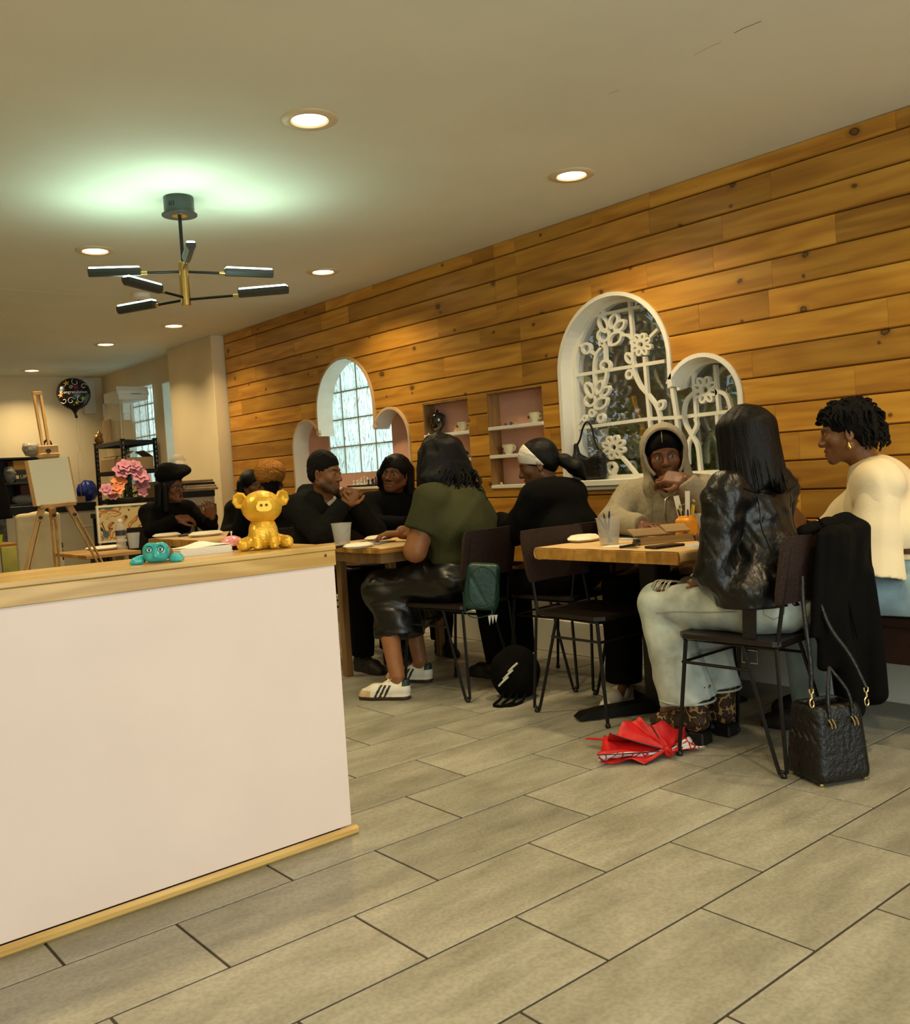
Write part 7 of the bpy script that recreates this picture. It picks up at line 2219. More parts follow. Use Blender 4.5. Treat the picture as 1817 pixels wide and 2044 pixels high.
MB().box((0.0, -0.014, 0.0), (0.02, 0.02, 0.026), 0.002).build('end_cap', M_blk, wbx)
MB().box((LB, -0.012, 0.0), (LB+0.015, 0.06, 0.024), 0.002).build('end_cap', M_blk, wbx)
for i in range(4):
    p0_ = at_z(1238+9*i, 1092-1.2*i, ZP1+0.006+0.003*i)
    pen('black marker lying beside the wooden box, %s' % ('nearest', 'second', 'third', 'topmost')[i], tuple(p0_), tuple(p0_+np.array((0.085, 0.02*i-0.02, 0.001))), M_blk, 0.006, 'marker', 'markers on the nearest table', M_chrome)
ph = thing('phone', 'black phone lying at the corner of the nearest table', 'phone', tuple((at_z(1292, 1096, ZP1)+at_z(1362, 1088, ZP1))/2), math.radians(-12))
MB().box((-0.078, -0.038, 0), (0.078, 0.038, 0.0095), 0.003).build('phone_body', M_blk, ph)
MB().box((-0.075, -0.035, 0.0095), (0.075, 0.035, 0.0101)).build('screen', mat('dark_glass', (0.012, 0.012, 0.014), 0.08), ph)
sh = MB().box((-0.10, -0.06, 0), (0.10, 0.06, 0.0008)).build('paper_sheet', mat('pale_blue_print', (0.45, 0.52, 0.58), 0.6, var=0.2, vscale=20), None, loc=at_tab(1405, 3.26, ZP1+0.0004))
sh.rotation_euler = (0, 0, 0.25); tag(sh, 'pale blue printed sheet beside the phone', 'paper')
sh2 = MB().box((-0.07, -0.05, 0), (0.07, 0.05, 0.0008)).build('paper_sheet', mat('pale_blue_print', (0.45, 0.52, 0.58)), None, loc=at_tab(1258, 3.45, ZP1+0.0004))
tag(sh2, 'pale blue sheet behind the wooden box', 'paper')
# mustard jar with pencils, tub behind
jp = np.array(at_tab(1372, 3.475, ZP1))
jr = thing('jar', 'mustard painted jar holding pencils and rulers', 'jar', tuple(jp))
M_must = mat('mustard_paint', (0.80, 0.32, 0.015), 0.42, var=0.10, vscale=18)
S = SDF((-0.06, -0.06, -0.005), (0.06, 0.06, 0.125), 0.0042)
S.rb((0, 0, 0.048), (0.040, 0.040, 0.047), 0.014).rc((0, 0, 0.085), (0, 0, 0.108), 0.034, 0.033, 0.01, flat=True).rc((0, 0, 0.03), (0, 0, 0.13), 0.028, 0.029, 0.0, op='s')
S.cut((0, 0, 0.0), (0, 0, -1))
sdf_obj(S, 'jar_body', M_must, jr)
MB().lathe([(0.0335, 0.100), (0.0345, 0.102), (0.0335, 0.104)], 28, cap=False).build('thread_ring', M_must, jr, True)
M_pencil = mat('yellow_pencil', (0.75, 0.48, 0.05), 0.45)
M_ruler = mat('white_ruler', (0.78, 0.76, 0.70), 0.45)
def in_jar(dx, dy, z0, ex_, ey_, z1): return (jp[0]+dx, jp[1]+dy, jp[2]+z0), (jp[0]+ex_, jp[1]+ey_, jp[2]+z1)
for i, (a, b, w) in enumerate(((in_jar(-0.005, 0.012, 0.035, -0.022, 0.034, 0.196), in_jar(0, 0, 0, 0, 0, 0), 0.024), (in_jar(0.004, 0.0, 0.035, 0.006, -0.008, 0.215), in_jar(0, 0, 0, 0, 0, 0), 0.021))):
    a, b = a
    t = thing('ruler', 'white ruler standing in the mustard jar, %s' % ('leaning left', 'upright')[i], 'ruler', tuple(a), 0, 'rulers in the mustard jar')
    MB().bar((0, 0, 0), np.array(b)-np.array(a), w, 0.0025, (0.79, 0.61, 0.1)).build('blade', M_ruler, t)
for i, (o_, lab, m_) in enumerate(((in_jar(0.012, -0.014, 0.03, 0.02, -0.034, 0.175), 'yellow pencil with green band, rightmost in the mustard jar', M_pencil), (in_jar(0.01, -0.006, 0.03, 0.03, -0.018, 0.178), 'yellow pencil beside the upright ruler in the jar', M_pencil),
                                  (in_jar(-0.01, 0.012, 0.03, -0.014, 0.024, 0.160), 'yellow pencil in front of the leaning ruler', M_pencil), (in_jar(0.0, -0.01, 0.03, -0.018, -0.022, 0.135), 'dark blue pen lying slantwise in the jar mouth', M_pen), (in_jar(-0.012, 0.0, 0.03, -0.02, 0.03, 0.138), 'dark blue pen leaning left in the mustard jar', M_pen), (in_jar(-0.01, 0.0, 0.03, -0.02, 0.006, 0.13), 'short black pen in the mustard jar', M_blk))):
    t = pen(lab, o_[0], o_[1], m_, 0.004, cap=mat('pencil_tip', (0.7, 0.35, 0.3), 0.6) if m_ is M_pencil else None)
    if m_ is M_pencil:
        d_ = np.array(o_[1])-np.array(o_[0])
        MB().tube([tuple(d_*0.84), tuple(d_*0.93)], 0.0046, 8).build('ferrule', mat('green_ferrule', (0.10, 0.22, 0.08), 0.3, metal=0.6), t, True)
tub = cup('clear plastic tub behind the mustard jar', (at_tab(1408, 3.540, ZP1)), 0.052, 0.11)
# table 2
cB = at_z(684, 1088, ZP2)
cup('clear plastic cup of water on the table behind the counter', tuple(cB))
pen('blue brush standing in the cup behind the counter', (cB[0]-0.02, cB[1]+0.02, cB[2]+0.01), (cB[0]+0.03, cB[1]-0.03, cB[2]+0.09), M_pen, 0.003)
tray('white foam tray by the arm of the olive shirt wearer', tuple(at_z(716, 1093, ZP2)), 0.2, 0.85)
tray('white foam tray farther back on the second table', (3.08, 4.40, ZP2), 0.3, 0.85)
cl = thing('clipboard', 'grey clipboard lying on the second table beside the trays', 'clipboard', (2.90, 4.18, ZP2+0.0005), 0.5)
MB().box((-0.11, -0.08, 0.0), (0.11, 0.08, 0.004), 0.001).build('board', mat('grey_board', (0.22, 0.21, 0.19), 0.5), cl)
MB().box((-0.03, 0.062, 0.004), (0.03, 0.08, 0.012), 0.002).build('clip', M_chrome, cl)
gl_ = MB().box((-0.045, -0.012, 0.0), (0.045, 0.012, 0.012), 0.004).build('marker_case', M_blk, None, loc=tuple(at_z(681, 1093, ZP2)))
tag(gl_, 'black case beside the clear cup behind the counter', 'case')
# table 3
cup('clear plastic cup on the farther table, left of two', tuple(at_z(369, 1061, ZP3)), 0.056, 0.085)
cup('clear plastic cup on the farther table, right of two', tuple(at_z(406, 1060, ZP3)), 0.056, 0.09)
tray('white foam tray before the glasses wearer', tuple(at_z(333, 1072, ZP3)), 0.3, 1.1)
tray('white foam tray beside the two far cups', tuple(at_z(412, 1070, ZP3)), 0.1, 1.3)
for i in range(3):
    p0_ = at_z(356+5*i, 1070-2*i, ZP3+0.008+0.004*i)
    pen('black marker on the farther table, %s' % ('lowest', 'middle', 'topmost')[i], tuple(p0_), tuple(p0_+np.array((0.11, -0.05, 0.004))), M_blk, 0.007, 'marker', 'markers on the farther table', M_chrome)
# table 4
tray('white foam tray at the left of the side table', tuple(at_z(212, 1097, 0.760)), 0.1, 0.95)
tray('white foam tray at the right of the side table', (2.14, 6.33, 0.758), 0.0, 0.6)
bo = thing('water_bottle', 'clear water bottle with dark label on the side table', 'bottle', tuple(at_z(243, 1096, 0.759)))
MB().lathe([(0.0, 0.0), (0.028, 0.0), (0.031, 0.006), (0.030, 0.05), (0.031, 0.09), (0.031, 0.125), (0.026, 0.150), (0.014, 0.170), (0.0125, 0.185)], 24, cap=False).build('bottle_wall', mat('bottle_plastic', (0.62, 0.58, 0.48), 0.12, alpha=0.40), bo, True)
MB().lathe([(0.0318, 0.088), (0.0318, 0.122)], 24, cap=False).build('label', mat('dark_label', (0.03, 0.03, 0.05), 0.5), bo, True)
MB().lathe([(0.0145, 0.178), (0.0145, 0.194), (0.0, 0.195)], 16, cap=False).build('cap', M_ruler, bo, True)
gc = thing('plastic_cup', 'clear empty cup beside the water bottle', 'cup', tuple(at_z(268, 1094, 0.759)), 0, 'clear plastic cups')
MB().lathe([(0.0, 0.0), (0.030, 0.0), (0.042, 0.10), (0.040, 0.10), (0.028, 0.003)], 24, cap=False).build('cup_wall', M_clear, gc, True)

# ================================================================== IN THE NICHES AND ON THE RECESS SILL
M_urn = mat('black_glaze', (0.008, 0.007, 0.007), 0.10, spec=0.8, coat=0.6)
q = at_x(875, 862, XW+0.05)
ur = thing('urn', 'glossy black lidded urn on the top left niche shelf', 'urn', (XW+0.052, q[1], 1.392))
MB().lathe([(0.0, 0.0), (0.032, 0.0), (0.033, 0.006), (0.022, 0.014), (0.020, 0.024), (0.034, 0.040), (0.048, 0.065), (0.052, 0.095), (0.050, 0.118), (0.053, 0.124), (0.050, 0.128), (0.0, 0.128)], 32, cap=False).build('vessel', M_urn, ur, True)
MB().lathe([(0.050, 0.128), (0.046, 0.136), (0.028, 0.146), (0.010, 0.150), (0.006, 0.156), (0.010, 0.163), (0.008, 0.170), (0.0, 0.172)], 32, cap=False).build('lid', M_urn, ur, True)
for s in (-1, 1): MB().tube(spl([(0, s*0.048, 0.11), (0, s*0.066, 0.125), (0, s*0.068, 0.10), (0, s*0.050, 0.085)], 6), 0.0055, 8).build('handle', M_urn, ur, True)
M_china = mat('cream_china', (0.72, 0.66, 0.45), 0.25, coat=0.4)
def teacup(label, px, py, z, niche_x=XW+0.045):
    q = at_x(px, py, niche_x)
    t = thing('teacup', label, 'teacup', (niche_x, q[1], z), 0, 'cream teacups in the niches')
    MB().lathe([(0.0, 0.0), (0.020, 0.0), (0.021, 0.005), (0.034, 0.022), (0.040, 0.042), (0.041, 0.058), (0.043, 0.062), (0.039, 0.060), (0.037, 0.042), (0.02, 0.010), (0.0, 0.008)], 28, cap=False).build('bowl', M_china, t, True)
    MB().tube(spl([(0, -0.040, 0.050), (0, -0.060, 0.046), (0, -0.056, 0.026), (0, -0.036, 0.022)], 6), 0.0035, 8).build('handle', M_china, t, True)
    mb = MB()
    for k in range(5):
        a = 2*math.pi*k/5
        mb.lathe([(0.0, 0.0006), (0.0045, 0.0)], 8, (-0.0405-0.0005, 0.014+0.006*math.cos(a), 0.034+0.006*math.sin(a)), 'x', cap=False)
    mb.build('flower_print', mat('dark_print', (0.03, 0.02, 0.04), 0.5), t)
    return t
teacup('cream teacup beside the urn on the left niche shelf', 925, 852, 1.392)
teacup('cream teacup on the upper shelf of the right niche', 1068, 833, 1.396)
teacup('cream teacup on the middle shelf beside the headband', 1016, 898, 1.216)
def mushroom(label, px, py, z, s, mc):
    q = at_x(px, py, XW+0.03)
    t = thing('mushroom_figurine', label, 'figurine', (XW+0.03, q[1], z))
    MB().lathe([(0.0, 0.0), (0.011*s, 0.0), (0.009*s, 0.012*s), (0.008*s, 0.03*s), (0.0, 0.03*s)], 14, cap=False).build('stem', mat('tan_stem', (0.45, 0.32, 0.18), 0.6), t, True)
    MB().lathe([(0.0, 0.024*s), (0.021*s, 0.026*s), (0.019*s, 0.034*s), (0.010*s, 0.042*s), (0.004*s, 0.050*s), (0.0, 0.051*s)], 16, cap=False).build('cap', mc, t, True)
mushroom('brown capped mushroom figurine on the left niche middle shelf', 931, 906, 1.212, 1.0, mat('brown_cap', (0.03, 0.012, 0.006), 0.5))
def trinket(label, px, py, z, col, s=1.0):
    q = at_x(px, py, XW+0.02)
    t = thing('trinket', label, 'trinket', (XW+0.02, q[1], z), 0, 'tiny trinkets on the niche shelves')
    S = SDF((-0.02, -0.02, -0.002), (0.02, 0.02, 0.03), 0.0022)
    S.el((0, 0, 0.006*s), (0.008*s, 0.010*s, 0.006*s), k=0.002).el((0, 0.003*s, 0.014*s), (0.005*s, 0.005*s, 0.005*s), k=0.002).el((0, -0.007*s, 0.011*s), (0.003*s, 0.003*s, 0.004*s), k=0.002)
    sdf_obj(S, 'trinket_body', mat('trinket_%d' % int(1000*col[0]+100*col[1]), col, 0.4), t)
trinket('tiny dark red trinket on the right niche shelf, left one', 1009, 841, 1.396, (0.18, 0.03, 0.05))
trinket('tiny dark trinket on the right niche shelf, middle one', 1020, 839, 1.396, (0.06, 0.03, 0.05), 1.2)
trinket('tiny yellow trinket on the right niche shelf', 1030, 837, 1.396, (0.55, 0.32, 0.04))
trinket('tiny pale trinket between the urn and teacup', 909, 857, 1.392, (0.6, 0.5, 0.3))
trinket('tiny pale trinket left of the urn foot', 856, 864, 1.392, (0.65, 0.55, 0.35), 0.8)
trinket('tiny pale trinket on the lowest right niche shelf', 1001, 958, 1.024, (0.6, 0.5, 0.35))
# chess set
cb = thing('chess_board', 'dark chess board on the sill of the three lobed recess', 'chess board', (XW+0.055, 5.95, 1.0555))
MB().box((-0.062, -0.20, 0.0), (0.062, 0.20, 0.014), 0.002).build('board', mat('dark_board', (0.015, 0.010, 0.008), 0.4), cb)
cyb = cb.location.y
M_cw, M_cb = mat('white_chessman', (0.72, 0.66, 0.52), 0.4), mat('black_chessman', (0.012, 0.009, 0.008), 0.35)
kinds = {'pawn': [(0.011, 0), (0.011, 0.004), (0.006, 0.010), (0.005, 0.020), (0.008, 0.022), (0.004, 0.024), (0.0075, 0.030), (0.004, 0.037), (0.0, 0.038)],
         'rook': [(0.012, 0), (0.012, 0.005), (0.007, 0.012), (0.0065, 0.030), (0.010, 0.034), (0.010, 0.042), (0.006, 0.042), (0.0, 0.040)],
         'bishop': [(0.012, 0), (0.012, 0.005), (0.006, 0.013), (0.005, 0.034), (0.009, 0.036), (0.005, 0.039), (0.008, 0.046), (0.003, 0.056), (0.0, 0.058)],
         'queen': [(0.013, 0), (0.013, 0.005), (0.007, 0.014), (0.0055, 0.042), (0.010, 0.045), (0.006, 0.048), (0.010, 0.060), (0.004, 0.062), (0.0, 0.066)]}
for side in (0, 1):
    row = ['rook', 'bishop', 'queen', 'bishop', 'rook', 'pawn', 'pawn', 'pawn']
    for i, kd in enumerate(row):
        y_ = cyb+(0.175-0.040*(i % 5) if side == 0 else -0.175+0.040*(i % 5)) if True else 0
        x_ = XW+0.055+(0.035 if i < 5 else -0.03)
        if i >= 5: y_ = cyb+((0.15-0.05*(i-5)) if side == 0 else (-0.15+0.05*(i-5)))
        t = thing('chess_piece', '%s chess piece on the sill board' % ('white', 'black')[side], 'chess piece', (x_, y_, 1.0697), 0, '%s chess pieces' % ('white', 'black')[side])
        MB().lathe(kinds[kd], 14, cap=False).build('chessman', (M_cw, M_cb)[side], t, True)

# ================================================================== TREE OUTSIDE THE LATTICE WINDOW
tr = thing('tree', 'leafy tree with leaning trunk outside the lattice window', 'tree', (6.6, 5.15, -0.5))
M_bark = mat('bark', (0.20, 0.115, 0.045), 0.9, var=0.4, vscale=6, bump=0.8, bscale=20, stretch=(1, 1, 0.3), bdist=0.03)
S = SDF((-1.6, -2.2, 0.0), (1.2, 2.2, 4.6), 0.05)
S.ch([(0, -0.75, 0.0), (0, -0.55, 1.1), (0, -0.25, 1.9), (0.1, 0.25, 2.7), (0.1, 0.9, 3.6)], [0.30, 0.26, 0.22, 0.17, 0.10], 0.15)
S.ch([(0, -0.35, 1.7), (-0.1, -0.75, 2.6), (0, -1.3, 3.7)], [0.17, 0.12, 0.06], 0.12)
S.ch([(0, -0.05, 2.2), (-0.1, 0.75, 2.55), (0, 1.6, 2.7)], [0.10, 0.07, 0.03], 0.1)
S.ch([(0, -0.50, 1.3), (-0.15, 0.3, 1.75), (-0.2, 1.2, 1.85)], [0.08, 0.05, 0.02], 0.08)
S.folds(0.02, 8, 5, (1, 1, 0.3))
sdf_obj(S, 'trunk', M_bark, tr)
M_leaf = mat('leaf_green', (0.30, 0.33, 0.05), 0.7, var=0.5, vscale=3)
M_leaf2 = mat('leaf_yellow', (0.85, 0.60, 0.06), 0.7, var=0.3, vscale=3)
rq = random.Random(33)
for mm, nm, nn in ((M_leaf, 'foliage', 7000), (M_leaf2, 'yellow_foliage', 2600)):
    v, f = [], []
    cl_ = [(rq.uniform(-0.9, 1.0), rq.uniform(-1.5, 1.6), rq.uniform(1.3, 3.6), rq.uniform(0.25, 0.45)) for _ in range(34 if mm is M_leaf else 12)]
    for i in range(nn):
        c_ = rq.choice(cl_)
        p = np.array([rq.gauss(c_[k], c_[3]*0.55) for k in range(3)])
        a = np.array([rq.gauss(0, 1) for _ in range(3)]); a /= np.linalg.norm(a)
        b = np.cross(a, [rq.gauss(0, 1) for _ in range(3)]); b /= np.linalg.norm(b)
        s = rq.uniform(0.03, 0.065); k = len(v)
        v += [p-a*s, p+b*s*0.5, p+a*s, p-b*s*0.5]; f.append((k, k+1, k+2, k+3))
    o = link_mesh(nm, v, f, mm, tr); o['kind'] = 'stuff'
gd = MB().box((4.6, -6, -0.6), (16, 14, -0.5)).build('ground', mat('outside_ground', (0.10, 0.10, 0.07), 0.9, var=0.3)); tag(gd, 'ground outside the lattice window', kind='structure')
# ================================================================== FAR END OF THE ROOM
# easel with canvas
M_easel = wood_mat('beech_easel', (0.36, 0.17, 0.035), (0.48, 0.25, 0.055), (0.58, 0.33, 0.09), 2, False, 0.5, rnd=0.05)
YEs = 5.45
ec = at_y(108, 1010, YEs)
es = thing('easel', 'tall wooden easel holding a blank canvas', 'easel', (ec[0], YEs, 0))
def ep(px, py, dy=0.0):
    p = at_y(px, py, YEs+dy); return np.array((p[0]-ec[0], p[1]-YEs, p[2]))
for x0, x1 in ((66, 88), (79, 100)):
    MB().bar(ep(x0+1, 784, 0.12), ep(x1, 905, 0.02), 0.014, 0.02, (0, 1, 0), 0.002).build('mast', M_easel, es)
MB().bar(ep(64, 786, 0.12), ep(82, 785, 0.12), 0.03, 0.022, (0, 0, 1), 0.002).build('mast_top', M_easel, es)
MB().bar(ep(76, 904, 0.01), ep(116, 901, 0.01), 0.03, 0.075, (0, 0, 1), 0.004).build('upper_clamp', M_easel, es)
MB().bar(ep(76, 910, -0.01), ep(117, 908, -0.01), 0.045, 0.022, (0, 0, 1), 0.003).build('clamp_lip', M_easel, es)
kb = MB().lathe([(0.0, -0.022), (0.010, -0.02), (0.012, -0.008), (0.012, 0.0)], 14, axis='y', cap=False)
kb.xf(None, ep(96, 900, -0.012)); kb.build('clamp_knob', M_blk, es, True)
MB().tube(spl([ep(90, 902, 0.04), ep(88, 885, 0.05), ep(95, 878, 0.05), ep(102, 886, 0.05), ep(101, 902, 0.04)], 5), 0.006, 6).build('carry_strap', M_blk, es, True)
MB().bar(ep(78, 1012, -0.015), ep(150, 1004, -0.015), 0.05, 0.024, (0, 0, 1), 0.004).build('canvas_ledge', M_easel, es)
def leg2(a, b, dx, nm='leg'):
    a, b = np.array(a), np.array(b)
    d = (b-a)/np.linalg.norm(b-a)
    # extend to the floor
    b = a+d*((a[2]-0.004)/(-d[2]))
    n_ = np.cross(d, (0, 1, 0)); n_ /= np.linalg.norm(n_)
    l = MB().bar(a+n_*0.012, b+n_*0.012, 0.009, 0.020, (0, 1, 0), 0.0015).bar(a-n_*0.012, b-n_*0.012, 0.009, 0.020, (0, 1, 0), 0.0015).bar(a, a+d*0.08, 0.034, 0.026, (0, 1, 0), 0.002)
    l.bar(b-d*0.06, b, 0.03, 0.024, (0, 1, 0), 0.001)
    o = l.build(nm, M_easel, es)
    k = MB().lathe([(0.0, -0.018), (0.009, -0.016), (0.010, 0.0)], 12, axis='y', cap=False).xf(None, a+d*0.06+np.array((0, -0.012, 0)))
    k.build('leg_knob', M_blk, o, True)
leg2(ep(84, 1012), ep(58, 1124), 0); leg2(ep(137, 1008), ep(196, 1116), 0); leg2(ep(104, 1012, 0.06), ep(114, 1125, 0.30), 0)
cv = thing('canvas', 'blank white canvas standing on the easel', 'canvas', (ec[0], YEs, 0))
c0, c1, c2, c3 = ep(57, 919, -0.028), ep(135, 912, -0.028), ep(152, 1003, -0.036), ep(75, 1010, -0.036)
nrm = np.cross(c1-c0, c3-c0); nrm /= np.linalg.norm(nrm)
if nrm[1] > 0: nrm = -nrm
pts = [c0, c1, c2, c3]
MB().add([p for p in pts]+[p-nrm*0.018 for p in pts], [(0, 1, 2, 3), (7, 6, 5, 4), (0, 4, 5, 1), (1, 5, 6, 2), (2, 6, 7, 3), (3, 7, 4, 0)]).build('canvas_face', mat('primed_canvas', (0.80, 0.70, 0.48), 0.85, bump=0.15, bscale=300), cv, fixn=True)
MB().bar(c0-nrm*0.026, c3-nrm*0.026, 0.03, 0.014, nrm).build('stretcher', M_easel, cv); MB().bar(c1-nrm*0.026, c2-nrm*0.026, 0.03, 0.014, nrm).build('stretcher', M_easel, cv)

# balloon
YBa = 10.95
bc = at_y(147, 786, YBa)
ba = thing('balloon', 'black round foil balloon with coloured swirls and congratulation lettering', 'balloon', tuple(bc), math.radians(-20))
M_foil = mat('black_foil', (0.010, 0.008, 0.010), 0.22, metal=0.35, spec=0.7)
R_ = 0.178
S = SDF((-0.22, -0.13, -0.30), (0.22, 0.13, 0.22), 0.008)
S.el((0, 0, 0), (R_, 0.085, R_), k=0.02)
for i in range(40):
    a = 2*math.pi*i/40
    S.rc((math.cos(a)*R_*0.93, 0, math.sin(a)*R_*0.93), (math.cos(a)*R_*1.02, 0, math.sin(a)*R_*1.02), 0.008, 0.006, 0.008)
S.rc((0, 0, -0.15), (0.0, 0, -0.225), 0.05, 0.014, 0.03).rc((0.0, 0, -0.225), (0.01, 0, -0.262), 0.011, 0.018, 0.006)
bb_ = sdf_obj(S, 'foil', M_foil, ba)
M_white_l = mat('silver_print', (0.75, 0.72, 0.66), 0.4)
def surf(x, z): q = 1-(x/R_)**2-(z/R_)**2; return -0.085*math.sqrt(max(q, 0.02))-0.002
def deco(pts, r_, m): MB().tube([(x, surf(x, z), z) for x, z in pts], r_, 5).build('print_swirl', m, bb_)
def swirl(cx, cz, r0, turns, ph, m=M_white_l, w=0.003): deco([(cx+r0*(1-0.75*t)*math.cos(ph+turns*2*math.pi*t), cz+r0*(1-0.75*t)*math.sin(ph+turns*2*math.pi*t)) for t in [i/20 for i in range(21)]], w, m)
swirl(0.03, 0.125, 0.045, 0.8, 2.2); swirl(0.115, 0.075, 0.035, 0.9, 0.5); swirl(-0.125, 0.02, 0.022, 1.1, 1.0); swirl(-0.02, 0.068, 0.022, 1.2, 0.2); swirl(-0.03, -0.085, 0.042, 1.1, 0.4); swirl(0.075, -0.075, 0.045, 0.8, 2.0); swirl(-0.105, -0.08, 0.035, 0.8, 3.6); swirl(-0.10, 0.105, 0.04, 0.6, 3.8); swirl(0.01, -0.14, 0.02, 0.8, 2)
def star(cx, cz, r0, col, nm):
    pr = [(cx+(r0 if i % 2 == 0 else r0*0.42)*math.cos(math.pi/2+math.pi*i/5+0.2), cz+(r0 if i % 2 == 0 else r0*0.42)*math.sin(math.pi/2+math.pi*i/5+0.2)) for i in range(10)]
    y_ = surf(cx, cz)
    v = [(a, min(surf(a, b), y_+0.01)-0.001, b) for a, b in pr]+[(cx, y_-0.003, cz)]
    link_mesh('print_star', v, [(i, (i+1) % 10, 10) for i in range(10)], mat(nm, col, 0.35), bb_)
star(-0.065, 0.115, 0.034, (0.62, 0.40, 0.03), 'star_gold'); star(0.03, 0.065, 0.036, (0.25, 0.01, 0.05), 'star_crimson'); star(-0.135, -0.02, 0.03, (0.65, 0.22, 0.03), 'star_orange'); star(0.025, -0.032, 0.022, (0.04, 0.22, 0.42), 'star_blue'); star(0.10, -0.06, 0.034, (0.25, 0.36, 0.02), 'star_lime'); star(0.03, -0.108, 0.026, (0.62, 0.52, 0.03), 'star_yellow'); star(-0.10, 0.05, 0.02, (0.04, 0.10, 0.14), 'star_teal')
tx = text_mesh('lettering', 'Congratulation', 0.047, M_white_l, bb_, [[1, 0, 0], [0, 0, -1], [0, 1, 0]], (0.005, 0, 0.012), 0.0005)
for v_ in tx.data.vertices: v_.co.y = surf(v_.co.x, v_.co.z)-0.0035+v_.co.y*0.1
MB().tube(spl([(0.01, 0, -0.262), (0.0, 0.01, -0.5), (0.02, 0.0, -0.62), (-0.01, 0.01, -0.75), (0.0, 0.0, -1.20)], 8), 0.0016, 5).build('ribbon', mat('gold_ribbon', (0.45, 0.32, 0.10), 0.5), ba)
MB().tube(spl([(0.01, 0, -0.262), (0.04, 0.02, -0.42), (0.03, 0.02, -0.60), (0.05, 0.02, -0.78)], 8), 0.0012, 5).build('ribbon', mat('gold_ribbon', (0.45, 0.32, 0.10)), ba)
wbx2 = MB().box((at_y(165, 760, YF-.08)[0], YF-0.09, at_y(165, 826, YF-.08)[2]), (at_y(190, 760, YF-.08)[0]-.01, YF-0.001, at_y(165, 757, YF-.08)[2]), 0.004).build('shade_patch_box', mat('shade_patch_tone', (0.56, 0.55, 0.48), 0.6))  # added box, its tone stands in for shade on the wall behind the balloon
tag(wbx2, 'pale square box standing in for a shaded patch of far wall behind the balloon', 'box')

# black rack in the alcove corner
M_rack = mat('black_rack_steel', (0.005, 0.0045, 0.004), 0.5, metal=0.2)
def rack(label, x0, x1, y0, y1, zt, shelves):
    t = thing('shelving_rack', label, 'shelf rack', (x0, y0, 0))
    w, d = x1-x0, y1-y0
    for x in (0, w):
        for y in (0, d):
            p = MB().box((x-0.018, y-0.018, 0), (x+0.018, y-0.014, zt)).box((x-0.018, y-0.018, 0), (x-0.014, y+0.018, zt)).build('post', M_rack, t)
            sl = MB()
            for i in range(int(zt/0.05)): sl.box((x-0.004, y-0.0188, 0.03+0.05*i), (x+0.004, y-0.0182, 0.055+0.05*i))
            sl.build('slots', mat('slot_light', (0.35, 0.32, 0.26), 0.7), p)['kind'] = 'stuff'
            MB().box((x-0.024, y-0.024, zt), (x+0.024, y+0.022, zt+0.012), 0.003).build('post_cap', M_blk, t)
    for z in shelves:
        MB().box((0, -0.014, z-0.045), (w, -0.004, z), 0.001).box((0, d+0.002, z-0.045), (w, d+0.012, z), 0.001).box((-0.014, 0, z-0.045), (-0.004, d, z), 0.001).box((w+0.002, 0, z-0.045), (w+0.012, d, z), 0.001).build('shelf_beam', M_rack, t)
        MB().box((0.002, 0.0, z-0.012), (w, d, z-0.002)).build('shelf_board', mat('shelf_board', (0.25, 0.17, 0.09), 0.7), t)
    return t
RX0, RX1, RY0, RY1, RZ = 3.68, 4.03, 9.80, 10.60, 1.675
rack('black slotted steel rack in the alcove corner', RX0, RX1, RY0, RY1, RZ, [RZ-0.005, 1.36, 1.05, 0.6, 0.15])
M_card = mat('cardboard', (0.36, 0.235, 0.11), 0.8, var=0.1, vscale=8)
def carton(label, x0, x1, y0, y1, z0, h, open_=True):
    t = thing('cardboard_box', label, 'box', ((x0+x1)/2, (y0+y1)/2, z0))
    w, d = (x1-x0)/2, (y1-y0)/2
    MB().box((-w, -d, 0), (w, d, 0.006)).box((-w, -d, 0.006), (-w+.006, d, h)).box((w-.006, -d, 0.006), (w, d, h)).box((-w+.006, -d, 0.006), (w-.006, -d+.006, h)).box((-w+.006, d-.006, 0.006), (w-.006, d, h)).build('carton_walls', M_card, t)
    if open_:
        MB().bar((-w, 0, h), (-w*0.35, 0, h+w*0.45), 2*d, 0.005, (0, 0, 1)).build('flap', M_card, t)
        MB().bar((w, 0, h), (w*0.35, 0, h+w*0.45), 2*d, 0.005, (0, 0, 1)).build('flap', M_card, t)
    return t
carton('open cardboard box on the middle rack shelf, left', RX0+0.02, RX0+0.16, RY0+0.32, RY1-0.05, 1.36, 0.13)
carton('open cardboard box on the middle rack shelf, right', RX0+0.03, RX1-0.02, RY0+0.02, RY0+0.28, 1.36, 0.13)
